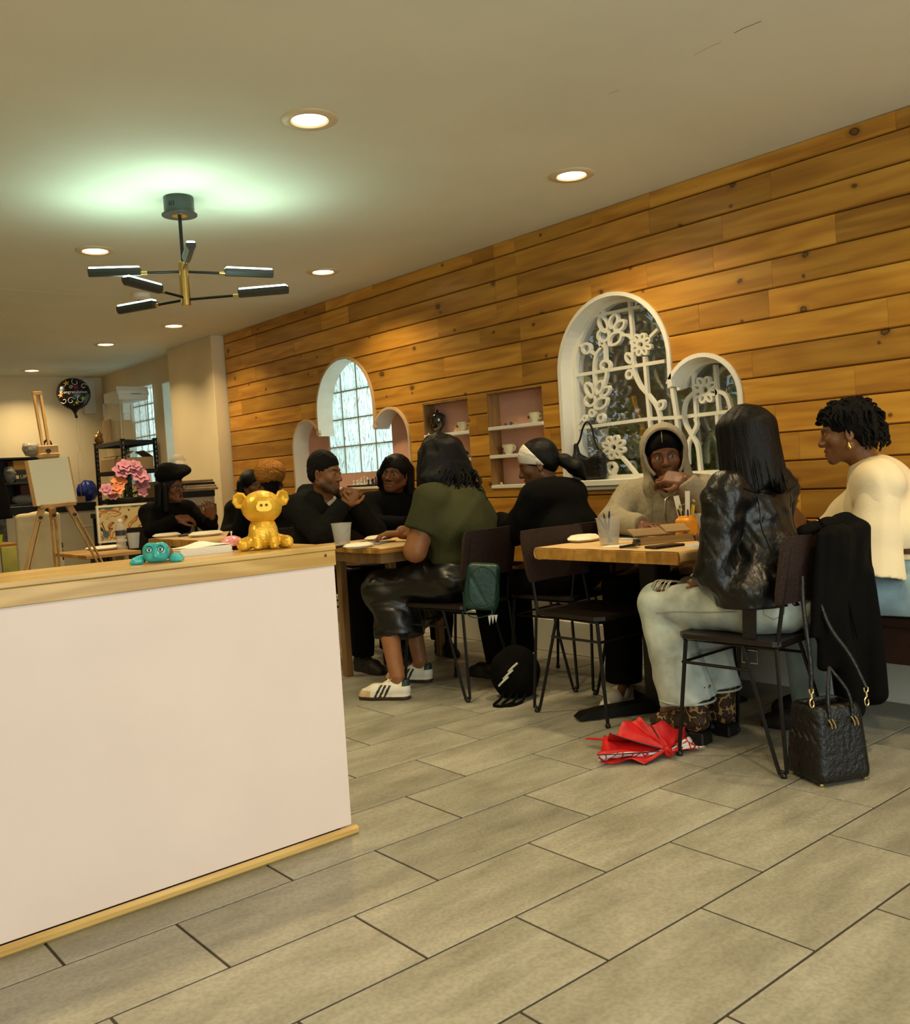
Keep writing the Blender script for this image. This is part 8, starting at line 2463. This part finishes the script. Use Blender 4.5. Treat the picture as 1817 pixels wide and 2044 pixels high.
# clear tote with a white box on top of it
tb = thing('storage_box', 'clear plastic box holding paper bags on top of the rack', 'box', ((RX0+RX1)/2, RY0+0.30, RZ+0.004))
MB().box((-0.15, -0.24, 0), (0.15, 0.24, 0.42), 0.006).build('box_wall', mat('clear_box', (0.62, 0.56, 0.44), 0.15, alpha=0.22), tb)
for s in (-1, 1):
    for u in (-1, 1): MB().box((s*0.15-0.006, u*0.24-0.006, 0), (s*0.15+0.006, u*0.24+0.006, 0.42), 0.002).build('corner', mat('clear_edge', (0.6, 0.58, 0.5), 0.3, alpha=0.7), tb)
for i, (x, y, h) in enumerate(((-0.07, -0.10, 0.26), (0.06, 0.08, 0.25))):
    t = thing('paper_bag', 'brown paper gift bag inside the clear box, %s' % ('front', 'rear')[i], 'bag', ((RX0+RX1)/2+x*0.8, RY0+0.30+y, RZ+0.012), 0.2, 'paper bags in the clear box')
    MB().box((-0.055, -0.05, 0), (0.055, 0.05, h*0.8), 0.004).build('bag_body', M_kraft, t)
    MB().tube(spl([(-0.03, -0.05, h*0.8), (-0.028, -0.05, h*1.05), (0.028, -0.05, h*1.05), (0.03, -0.05, h*0.8)], 6), 0.0025, 6).build('handle', M_kraft, t, True)
wb2 = thing('bakery_box', 'white lidded cake box on top of the clear box', 'box', ((RX0+RX1)/2, RY0+0.27, RZ+0.428))
MB().box((-0.16, -0.22, 0), (0.16, 0.22, 0.10), 0.002).build('carton', mat('white_card', (0.75, 0.74, 0.68)), wb2)
MB().bar((0, -0.222, 0.05), (0, -0.19, 0.14), 0.34, 0.003, (0, -1, 0)).build('lid_flap', mat('white_card', (0.75, 0.74, 0.68)), wb2)
for i, (w_, z_) in enumerate(((0.09, 0.094), (0.06, 0.078), (0.12, 0.062))):
    for k in range(int(w_*110)): MB().box((-w_/2+k*0.009+0.03, -0.2255+0.36*(z_-0.05)*0.95-0.004, z_-0.003), (-w_/2+k*0.009+0.036, -0.2235+0.36*(z_-0.05)*0.95-0.004, z_+0.003)).build('print_mark', M_blk, wb2)
gb2 = thing('gold_ornament', 'round gold ornament beside the clear box', 'ornament', (RX0+0.03, RY1-0.05, RZ+0.002))
S = SDF((-0.09, -0.09, -0.005), (0.09, 0.09, 0.16), 0.006)
S.el((0, 0, 0.06), (0.062, 0.062, 0.06), k=0.01).rc((0, 0, 0.11), (0, 0, 0.14), 0.03, 0.012, 0.01)
sdf_obj(S, 'ornament_body', mat('dull_gold_glass', (0.40, 0.20, 0.06), 0.25, metal=0.5, var=0.4, vscale=10), gb2)
cd = MB().box((-0.006, -0.12, 0), (0.006, 0.12, 0.24), 0.001).build('cardboard_sheet', M_card, None, loc=(RX0+0.002, RY0+0.42, RZ+0.003)); tag(cd, 'brown cardboard sheet standing beside the clear box', 'cardboard')

# long black sideboard and white cupboards along the far wall
M_blkpaint = mat('black_laminate', (0.004, 0.0035, 0.003), 0.5)
sbd = thing('sideboard', 'low black topped sideboard with pale doors by the far wall', 'sideboard', (2.2, 10.85, 0))
MB().box((-1.6, 0, 0.945), (1.52, 0.52, 1.04), 0.004).build('worktop', M_blkpaint, sbd)
for i in range(6): MB().box((-1.6+0.52*i+0.004, 0.03, 0.06), (-1.6+0.52*(i+1)-0.004, 0.05, 0.945), 0.002).build('door', mat('pale_door', (0.62, 0.54, 0.38), 0.6, var=0.05), sbd)
MB().box((-1.6, 0.05, 0.0), (1.52, 0.50, 0.945)).build('carcass', mat('pale_carcass', (0.55, 0.48, 0.34), 0.7), sbd)
q = at_y(177, 1050, 10.87)
MB().box((q[0]-2.2-0.05, 0.018, q[2]-0.006), (q[0]-2.2+0.05, 0.03, q[2]+0.006), 0.002).build('door_pull', M_white, sbd)
ZSB = 1.0405
# shelf unit on the sideboard at the left
sx0, sx1 = at_y(0, 950, 11.1)[0]-0.5, at_y(66, 950, 11.1)[0]+0.16
su = thing('shelf_unit', 'black open shelf unit packed with supplies at the left', 'shelf', (sx0, 11.02, ZSB))
wsu = sx1-sx0
for z in (0.0, 0.24, 0.52): MB().box((0, 0, z), (wsu, 0.36, z+0.02), 0.001).build('shelf_board', M_blkpaint, su)
for x in (0, wsu-0.02): MB().box((x, 0, 0.02), (x+0.02, 0.36, 0.52)).build('upright', M_blkpaint, su)
MB().box((0.02, 0.35, 0.02), (wsu-0.02, 0.36, 0.52)).build('back', M_blkpaint, su)
def on_shelf(px): return at_y(px, 950, 11.05)[0]
def boxthing(name, label, cat, lo, hi, m, c=0.004, part='body'):
    t = thing(name, label, cat, ((lo[0]+hi[0])/2, (lo[1]+hi[1])/2, lo[2]))
    MB().box((lo[0]-t.location.x, lo[1]-t.location.y, 0), (hi[0]-t.location.x, hi[1]-t.location.y, hi[2]-lo[2]), c).build(part, m, t)
    return t
b1 = boxthing('product_box', 'dark box lettered UPV on the shelf behind the canvas', 'box', (on_shelf(30), 11.03, ZSB+0.262), (on_shelf(64), 11.25, ZSB+0.40), mat('dark_print_box', (0.02, 0.015, 0.012), 0.5))
text_mesh('lettering', 'UPV', 0.058, mat('cream_letter', (0.70, 0.55, 0.30), 0.6), b1, [[1, 0, 0], [0, 0, -1], [0, 1, 0]], (on_shelf(49)-on_shelf(47), -0.1115, 0.06), 0.0006)
MB().box((-0.085, -0.1118, 0.042), (-0.055, -0.1105, 0.08), 0.001).build('print_square', mat('cream_letter', (0.70, 0.55, 0.30)), b1)
b2 = boxthing('product_box', 'orange brown tray on top of the UPV box', 'box', (on_shelf(27), 11.03, ZSB+0.402), (on_shelf(62), 11.25, ZSB+0.505), mat('orange_card', (0.42, 0.20, 0.03), 0.6))
b3 = boxthing('product_box', 'dark red box on the lower supply shelf', 'box', (on_shelf(38), 11.04, ZSB+0.13), (on_shelf(68), 11.25, ZSB+0.235), mat('dark_red_card', (0.06, 0.008, 0.01), 0.6))
M_wrap = mat('cellophane', (0.55, 0.52, 0.45), 0.10, alpha=0.32, bump=0.9, bscale=30, bdist=0.02)
def bagblob(name, label, x, y, z, r, m, seed, cat='bag'):
    t = thing(name, label, cat, (x, y, z))
    S = SDF((-r[0]-.03, -r[1]-.03, -0.01), (r[0]+.03, r[1]+.03, 2*r[2]+.03), 0.009)
    S.el((0, 0, r[2]), r, k=0.0).folds(0.012, 40, seed); S.cut((0, 0, 0.001), (0, 0, -1))
    sdf_obj(S, 'bag_body', m, t)
    return t
bagblob('plastic_bag', 'crinkled clear bag beside the UPV box', on_shelf(22), 11.08, ZSB+0.262, (0.07, 0.08, 0.10), M_wrap, 3)
bagblob('plastic_bag', 'crinkled clear bag on the lower supply shelf', on_shelf(48), 11.10, ZSB+0.02, (0.14, 0.05, 0.055), M_wrap, 4)
bagblob('plastic_bag', 'clear bag of cups above the supply shelf', on_shelf(70), 11.12, ZSB+0.542, (0.10, 0.09, 0.09), mat('grey_wrap', (0.30, 0.27, 0.22), 0.2, alpha=0.8, bump=0.9, bscale=30, bdist=0.02), 5)
# red foil balloon, blue bag, cardboard tray
q = at_y(143, 950, 10.95)
rb_ = bagblob('foil_balloon', 'deflated shiny red foil balloon on the sideboard', q[0]-0.05, 11.22, ZSB, (0.12, 0.09, 0.19), mat('red_foil', (0.35, 0.03, 0.012), 0.15, metal=0.7, bump=0.8, bscale=14, bdist=0.03), 6, 'balloon')
q = at_y(175, 985, 11.0)
bagblob('blue_bag', 'bright blue plastic bag on the sideboard', q[0]+0.05, 11.14, ZSB, (0.12, 0.10, 0.125), mat('blue_plastic', (0.006, 0.02, 0.16), 0.35, bump=0.6, bscale=20, bdist=0.02), 7)
q = at_y(160, 1000, 10.75)
carton('low cardboard tray behind the canvas', q[0]-0.14, q[0]+0.10, 10.87, 11.0, ZSB, 0.07, False)
# flowers in a pot
q = at_y(250, 985, 9.55)
fw = thing('flower_pot', 'dark pot of pink and peach silk flowers', 'flowers', (q[0]-0.03, 9.50, 0.93))
MB().lathe([(0.0, 0.0), (0.12, 0.0), (0.15, 0.13), (0.145, 0.14), (0.0, 0.12)], 24, cap=False, sx=1.3).build('pot', M_blkpaint, fw, True)
stn = thing('plant_stand', 'dark stand under the pot of silk flowers', 'stand', (q[0]-0.03, 9.50, 0))
MB().box((-0.30, -0.16, 0.88), (0.45, 0.16, 0.929), 0.004).build('top', M_blkpaint, stn)
for x in (-0.27, 0.42):
    for y in (-0.13, 0.13): MB().box((x-.015, y-.015, 0), (x+.015, y+.015, 0.88)).build('leg', M_blkpaint, stn)
M_pf, M_of = mat('pink_petal', (0.62, 0.26, 0.36), 0.7, var=0.25, vscale=12), mat('peach_petal', (0.80, 0.28, 0.13), 0.7, var=0.25, vscale=12)
M_lf = mat('silk_leaf', (0.05, 0.07, 0.015), 0.6, var=0.4, vscale=10)
def flower(c, n, r0, m, nz_, rs):
    rr = random.Random(rs)
    o = thing('silk_flower', None, None); 
    bpy.data.objects.remove(o, do_unlink=True)
    v, f = [], []
    up_ = np.array(nz_, float); up_ /= np.linalg.norm(up_)
    a_ = np.cross(up_, (0.3, 0.9, 0.1)); a_ /= np.linalg.norm(a_); b_ = np.cross(up_, a_)
    for ring, (rad, tilt, cnt) in enumerate(((r0, 0.45, n), (r0*0.65, 1.0, n-1))):
        for i in range(cnt):
            t = 2*math.pi*i/cnt+ring*0.5+rr.uniform(-.15, .15)
            d = math.cos(t)*a_+math.sin(t)*b_; s_ = np.cross(up_, d)
            base = len(v)
            for j in range(5):
                u = j/4
                wd = rad*0.42*math.sin(math.pi*(0.12+0.80*u))
                ctr = np.array(c)+d*rad*u*math.cos(tilt*(1-0.4*u))+up_*rad*(math.sin(tilt)*u-0.25*u*u)
                v += [ctr-s_*wd+up_*wd*0.25, ctr, ctr+s_*wd+up_*wd*0.25]
            for j in range(4):
                for k in range(2): f.append((base+3*j+k, base+3*j+k+1, base+3*j+k+4, base+3*j+k+3))
    return link_mesh('blossom', v, f, m, fw, True)
def fp(px, py, dy): p = at_y(px, py, 9.50+dy); return (p[0]-fw.location.x, dy, p[2]-fw.location.z)
for i, (px, py, r_, m_) in enumerate(((243, 940, 0.10, M_pf), (262, 937, 0.10, M_pf), (278, 950, 0.10, M_pf), (283, 968, 0.09, M_pf), (250, 930, 0.08, M_pf), (270, 930, 0.07, M_pf), (238, 962, 0.085, M_of), (232, 976, 0.085, M_of), (213, 978, 0.075, M_pf), (226, 990, 0.06, M_pf), (290, 955, 0.07, M_pf), (284, 984, 0.06, M_pf))):
    p = fp(px, py, -0.10-0.03*(i % 3))
    flower(p, 6, r_, m_, (p[0]*1.2-0.1, -0.8, 0.5), i)
    MB().tube(spl([(0, 0, 0.12), (p[0]*0.6, p[1]*0.4, p[2]*0.6), p], 4), 0.004, 5).build('stem', M_lf, fw)
for i in range(12):
    a = rq.uniform(0, 6.28); r_ = rq.uniform(0.06, 0.13)
    p = np.array((r_*math.cos(a)*1.2, -0.08+0.05*math.sin(a), 0.15+rq.uniform(0, 0.12)))
    d = np.array((math.cos(a), -0.4, 0.4)); s_ = np.array((-math.sin(a), 0.2, 0.5))
    v = [p, p+d*0.05+s_*0.02, p+d*0.11, p+d*0.05-s_*0.02]
    link_mesh('leaf', v, [(0, 1, 2, 3)], M_lf, fw)
q = at_y(206, 1000, 9.42)
boxthing('small_box', 'small grey box on the stand beside the flowers', 'box', (q[0]-0.06, 9.38, 0.9295), (q[0]+0.09, 9.44, 0.99), mat('grey_card', (0.42, 0.36, 0.26), 0.7))
# colourful painting, leaning canvases
def painting_mat():
    m, nt, b = _new('colourful_painting')
    L = nt.links.new
    tc = N(nt, 'ShaderNodeTexCoord')
    sx = N(nt, 'ShaderNodeSeparateXYZ'); L(tc.outputs['Object'], sx.inputs[0])
    n1 = N(nt, 'ShaderNodeTexNoise'); n1.inputs['Scale'].default_value = 7; n1.inputs['Detail'].default_value = 1.5; n1.inputs['Distortion'].default_value = 1.8; L(tc.outputs['Object'], n1.inputs['Vector'])
    r = ramp(nt, [(0.30, (0.60, 0.48, 0.26)), (0.46, (0.62, 0.50, 0.28)), (0.47, (0.03, 0.02, 0.015)), (0.49, (0.45, 0.16, 0.04)), (0.55, (0.50, 0.34, 0.10)), (0.56, (0.62, 0.50, 0.28)), (0.64, (0.62, 0.50, 0.28)), (0.65, (0.08, 0.17, 0.16)), (0.75, (0.10, 0.20, 0.19))])
    r.color_ramp.interpolation = 'CONSTANT'
    L(n1.outputs[0], r.inputs[0])
    g = ramp(nt, [(0.0, (0, 0, 0)), (0.30, (0, 0, 0)), (0.34, (1, 1, 1))])
    mr = N(nt, 'ShaderNodeMapRange'); mr.inputs['From Min'].default_value = 0.0; mr.inputs['From Max'].default_value = 0.43; L(sx.outputs['Z'], mr.inputs['Value'])
    n2 = N(nt, 'ShaderNodeTexNoise'); n2.inputs['Scale'].default_value = 5; L(tc.outputs['Object'], n2.inputs['Vector'])
    ad = N(nt, 'ShaderNodeMath', operation='MULTIPLY_ADD'); ad.inputs[1].default_value = 0.5; L(n2.outputs[0], ad.inputs[0]); L(mr.outputs[0], ad.inputs[2])
    g2 = ramp(nt, [(0.98, (0, 0, 0)), (1.02, (1, 1, 1))]); L(ad.outputs[0], g2.inputs[0])
    mx = N(nt, 'ShaderNodeMix', data_type='RGBA'); L(g2.outputs[0], mx.inputs[0]); L(r.outputs[0], mx.inputs[6]); mx.inputs[7].default_value = (0.09, 0.17, 0.15, 1); L(mx.outputs[2], b.inputs['Base Color'])
    return m
q0, q1 = at_y(197, 1085, 9.3), at_y(292, 1003, 9.3)
pt = thing('painting', 'colourful painting of musical shapes leaning below the flowers', 'painting', (q0[0], 9.30, q0[2]), math.radians(0))
wq, hq = (q1[0]-q0[0]), (q1[2]-q0[2])
MB().box((0.02, -0.002, 0.02), (wq-0.02, 0.004, hq-0.02)).build('picture', painting_mat(), pt)
MB().box((0, -0.008, 0), (0.02, 0.02, hq)).box((wq-0.02, -0.008, 0), (wq, 0.02, hq)).box((0.02, -0.008, 0), (wq-0.02, 0.02, 0.02)).box((0.02, -0.008, hq-0.02), (wq-0.02, 0.02, hq)).build('frame', M_white, pt)
MB().box((0.1, 0.02, -q0[2]), (0.13, 0.04, hq*0.6)).box((wq-0.13, 0.02, -q0[2]), (wq-0.1, 0.04, hq*0.6)).build('stand_leg', M_blkpaint, pt)
M_teal2 = mat('painted_teal', (0.05, 0.15, 0.16), 0.6)
S_ = MB().lathe([(0.0, 0.0008), (0.028, 0.0)], 20, axis='y', cap=False, sx=1.35); S_.xf(None, (0.075, -0.003, 0.085)); S_.build('painted_guitar', M_teal2, pt)
MB().bar((0.07, -0.0035, 0.12), (0.045, -0.0035, 0.20), 0.008, 0.001, (0, 1, 0)).build('painted_neck', M_blk, pt)
for i in range(6): MB().bar((0.09+0.012*i, -0.0035, 0.235-0.004*i), (0.06+0.022*i, -0.0035, 0.30), 0.006, 0.001, (0, 1, 0)).build('painted_ray', mat('painted_cream', (0.62, 0.50, 0.2), 0.6), pt)
# right hand sideboard with paintings before it
r0_, r1_ = at_y(362, 990, 7.85), at_y(428, 980, 7.85)
sb2 = thing('side_cabinet', 'black shelf with stacked frames beside the pilaster', 'shelf', (r0_[0], 7.74, 0))
wz = r1_[0]-r0_[0]
MB().box((-0.15, 0, 1.045), (wz*0.85, 0.3, 1.10), 0.003).build('top', M_blkpaint, sb2)
MB().box((-0.15, 0.02, 0), (wz*0.85, 0.28, 1.045)).build('carcass', mat('pale_carcass', (0.55, 0.48, 0.34)), sb2)
for i in range(4):
    t = thing('picture_frame', 'flat frame in the stack on the black shelf, %s' % ('lowest', 'second', 'third', 'topmost')[i], 'frame', (r0_[0]+wz*0.3, 7.89, 1.1005+0.024*i), 0.05*i, 'frames stacked on the black shelf')
    MB().box((-0.22+0.02*i, -0.12, 0), (0.22-0.015*i, 0.12, 0.022), 0.002).build('frame_body', (M_card, mat('grey_card', (0.42, 0.36, 0.26)), mat('dark_board', (0.015, 0.010, 0.008)), M_card)[i], t)
bagblob('plastic_bag', 'clear wrapped bag standing on the stacked frames', r0_[0]+0.0, 7.87, 1.198, (0.075, 0.07, 0.12), M_wrap, 9)
def land_mat():
    m, nt, b = _new('landscape_painting')
    L = nt.links.new
    tc = N(nt, 'ShaderNodeTexCoord'); n1 = N(nt, 'ShaderNodeTexNoise'); n1.inputs['Scale'].default_value = 9; n1.inputs['Detail'].default_value = 6; L(tc.outputs['Object'], n1.inputs['Vector'])
    r = ramp(nt, [(0.35, (0.08, 0.09, 0.02)), (0.47, (0.22, 0.20, 0.06)), (0.53, (0.58, 0.50, 0.30)), (0.7, (0.66, 0.58, 0.38))]); L(n1.outputs[0], r.inputs[0]); L(r.outputs[0], b.inputs['Base Color'])
    return m
M_land = land_mat()
for i, (xa, xb, ya, yb, lab) in enumerate(((365, 402, 1010, 1046, 'landscape painting leaning under the black shelf, left'), (396, 432, 1005, 1050, 'landscape painting leaning under the black shelf, right'))):
    a, b = at_y(xa, yb, 7.60+0.04*i), at_y(xb, ya, 7.60+0.04*i)
    t = thing('painting', lab, 'painting', (a[0], 7.60+0.04*i, a[2]))
    MB().box((0, 0, 0), (b[0]-a[0], 0.018, b[2]-a[2]), 0.001).build('picture', M_land, t)
    MB().box((0.03, 0.018, -a[2]), (0.06, 0.03, 0.1)).box((b[0]-a[0]-0.06, 0.018, -a[2]), (b[0]-a[0]-0.03, 0.03, 0.1)).build('stand_leg', M_blkpaint, t)
# cloth hanging behind the easel, green sheet, black print, coat at the far left
q0, q1 = at_y(48, 1020, 7.6), at_y(108, 1128, 7.6)
cl2 = thing('apron', 'cream cloth hanging behind the easel', 'cloth', ((q0[0]+q1[0])/2, 7.6, 0.0))
S = SDF((-0.25, -0.08, 0.35), (0.25, 0.08, 1.06), 0.009)
S.rb((0, 0, 0.74), (0.16, 0.022, 0.26), 0.02).rc((-0.1, 0, 0.98), (0.05, 0, 0.99), 0.03, None, 0.02); S.folds(0.010, 30, 12, (1.6, 1, 0.15))
sdf_obj(S, 'cloth_body', mat('cream_canvas_cloth', (0.58, 0.47, 0.28), 0.9, var=0.1, vscale=8), cl2)
MB().tube([(0, 0.03, 0), (0, 0.03, 1.02)], 0.012, 8).build('stand_pole', M_metal_blk, cl2); MB().box((-0.14, -0.1, 0), (0.14, 0.16, 0.012), 0.002).build('stand_base', M_metal_blk, cl2)
bc_ = at_y(4, 950, 6.2)
bk3 = thing('black_coat', 'black coat hanging at the left edge of the picture', 'coat', (bc_[0]-0.165, 6.2, 0))
S = SDF((-0.35, -0.2, 0.70), (0.32, 0.2, 1.62), 0.011)
S.rc((-0.18, 0, 1.38), (0.09, 0, 1.36), 0.075, 0.065, 0.05).rc((0.09, 0, 1.36), (0.14, 0, 0.80), 0.075, 0.085, 0.04).rc((-0.18, 0, 1.38), (-0.22, 0, 0.85), 0.075, 0.085, 0.04).rb((-0.04, 0, 1.08), (0.16, 0.07, 0.33), 0.06, None, 0.05).el((-0.05, 0, 1.46), (0.09, 0.08, 0.08), k=0.04)
S.folds(0.012, 22, 17, (1.3, 1, 0.4)); S.cut((0, 0, at_y(5, 1036, 6.2)[2]), (0, 0, -1))
sdf_obj(S, 'coat_body', M_coat, bk3)
MB().tube([(-0.05, 0.0, 0.0), (-0.05, 0.0, 1.56)], 0.014, 8).build('stand_pole', M_metal_blk, bk3); MB().lathe([(0.0, 0.0), (0.2, 0.0), (0.2, 0.015), (0.02, 0.03)], 24, (-0.05, 0, 0)).build('stand_base', M_metal_blk, bk3)
q = at_y(4, 1055, 10.86)
bp2 = MB().box((q[0]-0.16, 10.862, q[2]-0.18), (q[0]+0.05, 10.870, q[2]+0.14)).build('poster', mat('black_white_print', (0.10, 0.095, 0.08), 0.7, var=0.98, vscale=14), None); tag(bp2, 'black and white print on the pale doors at the left edge', 'poster')
q = at_y(37, 1105, 8.1)
gs = thing('leaning_board', 'yellow green painted board leaning under the work table', 'board', (q[0], 8.16, 0)); MB().box((-0.11, 0, 0.0), (0.07, 0.02, 0.74), 0.002).build('board_face', mat('yellow_green_paint', (0.42, 0.40, 0.10), 0.7, var=0.3, vscale=5), gs)
q = at_y(119, 1110, 8.0)
bsx = thing('book_stack', 'narrow rack of striped books behind the easel leg', 'books', (q[0], 8.0, 0))
for i in range(9):
    z_ = 0.30+0.05*i
    MB().box((-0.035, 0, z_), (0.035, 0.12, z_+0.044), 0.002).build('book', (M_blk, mat('pale_spine', (0.5, 0.46, 0.36), 0.6), M_blk, mat('grey_spine', (0.16, 0.16, 0.14), 0.6))[i % 4], bsx)
MB().box((-0.04, 0.0, 0.0), (0.04, 0.12, 0.30), 0.002).build('rack_base', M_blkpaint, bsx)
q = at_y(0, 1080, 8.4)
gt = thing('lime_cup', 'small lime green cup at the left edge on the work table', 'cup', (q[0]-0.01, 8.40, 0.7655)); MB().lathe([(0.0, 0.0), (0.025, 0.0), (0.033, 0.07), (0.031, 0.07), (0.023, 0.003)], 20, cap=False).build('cup_wall', mat('lime_plastic', (0.35, 0.55, 0.02), 0.4), gt, True)
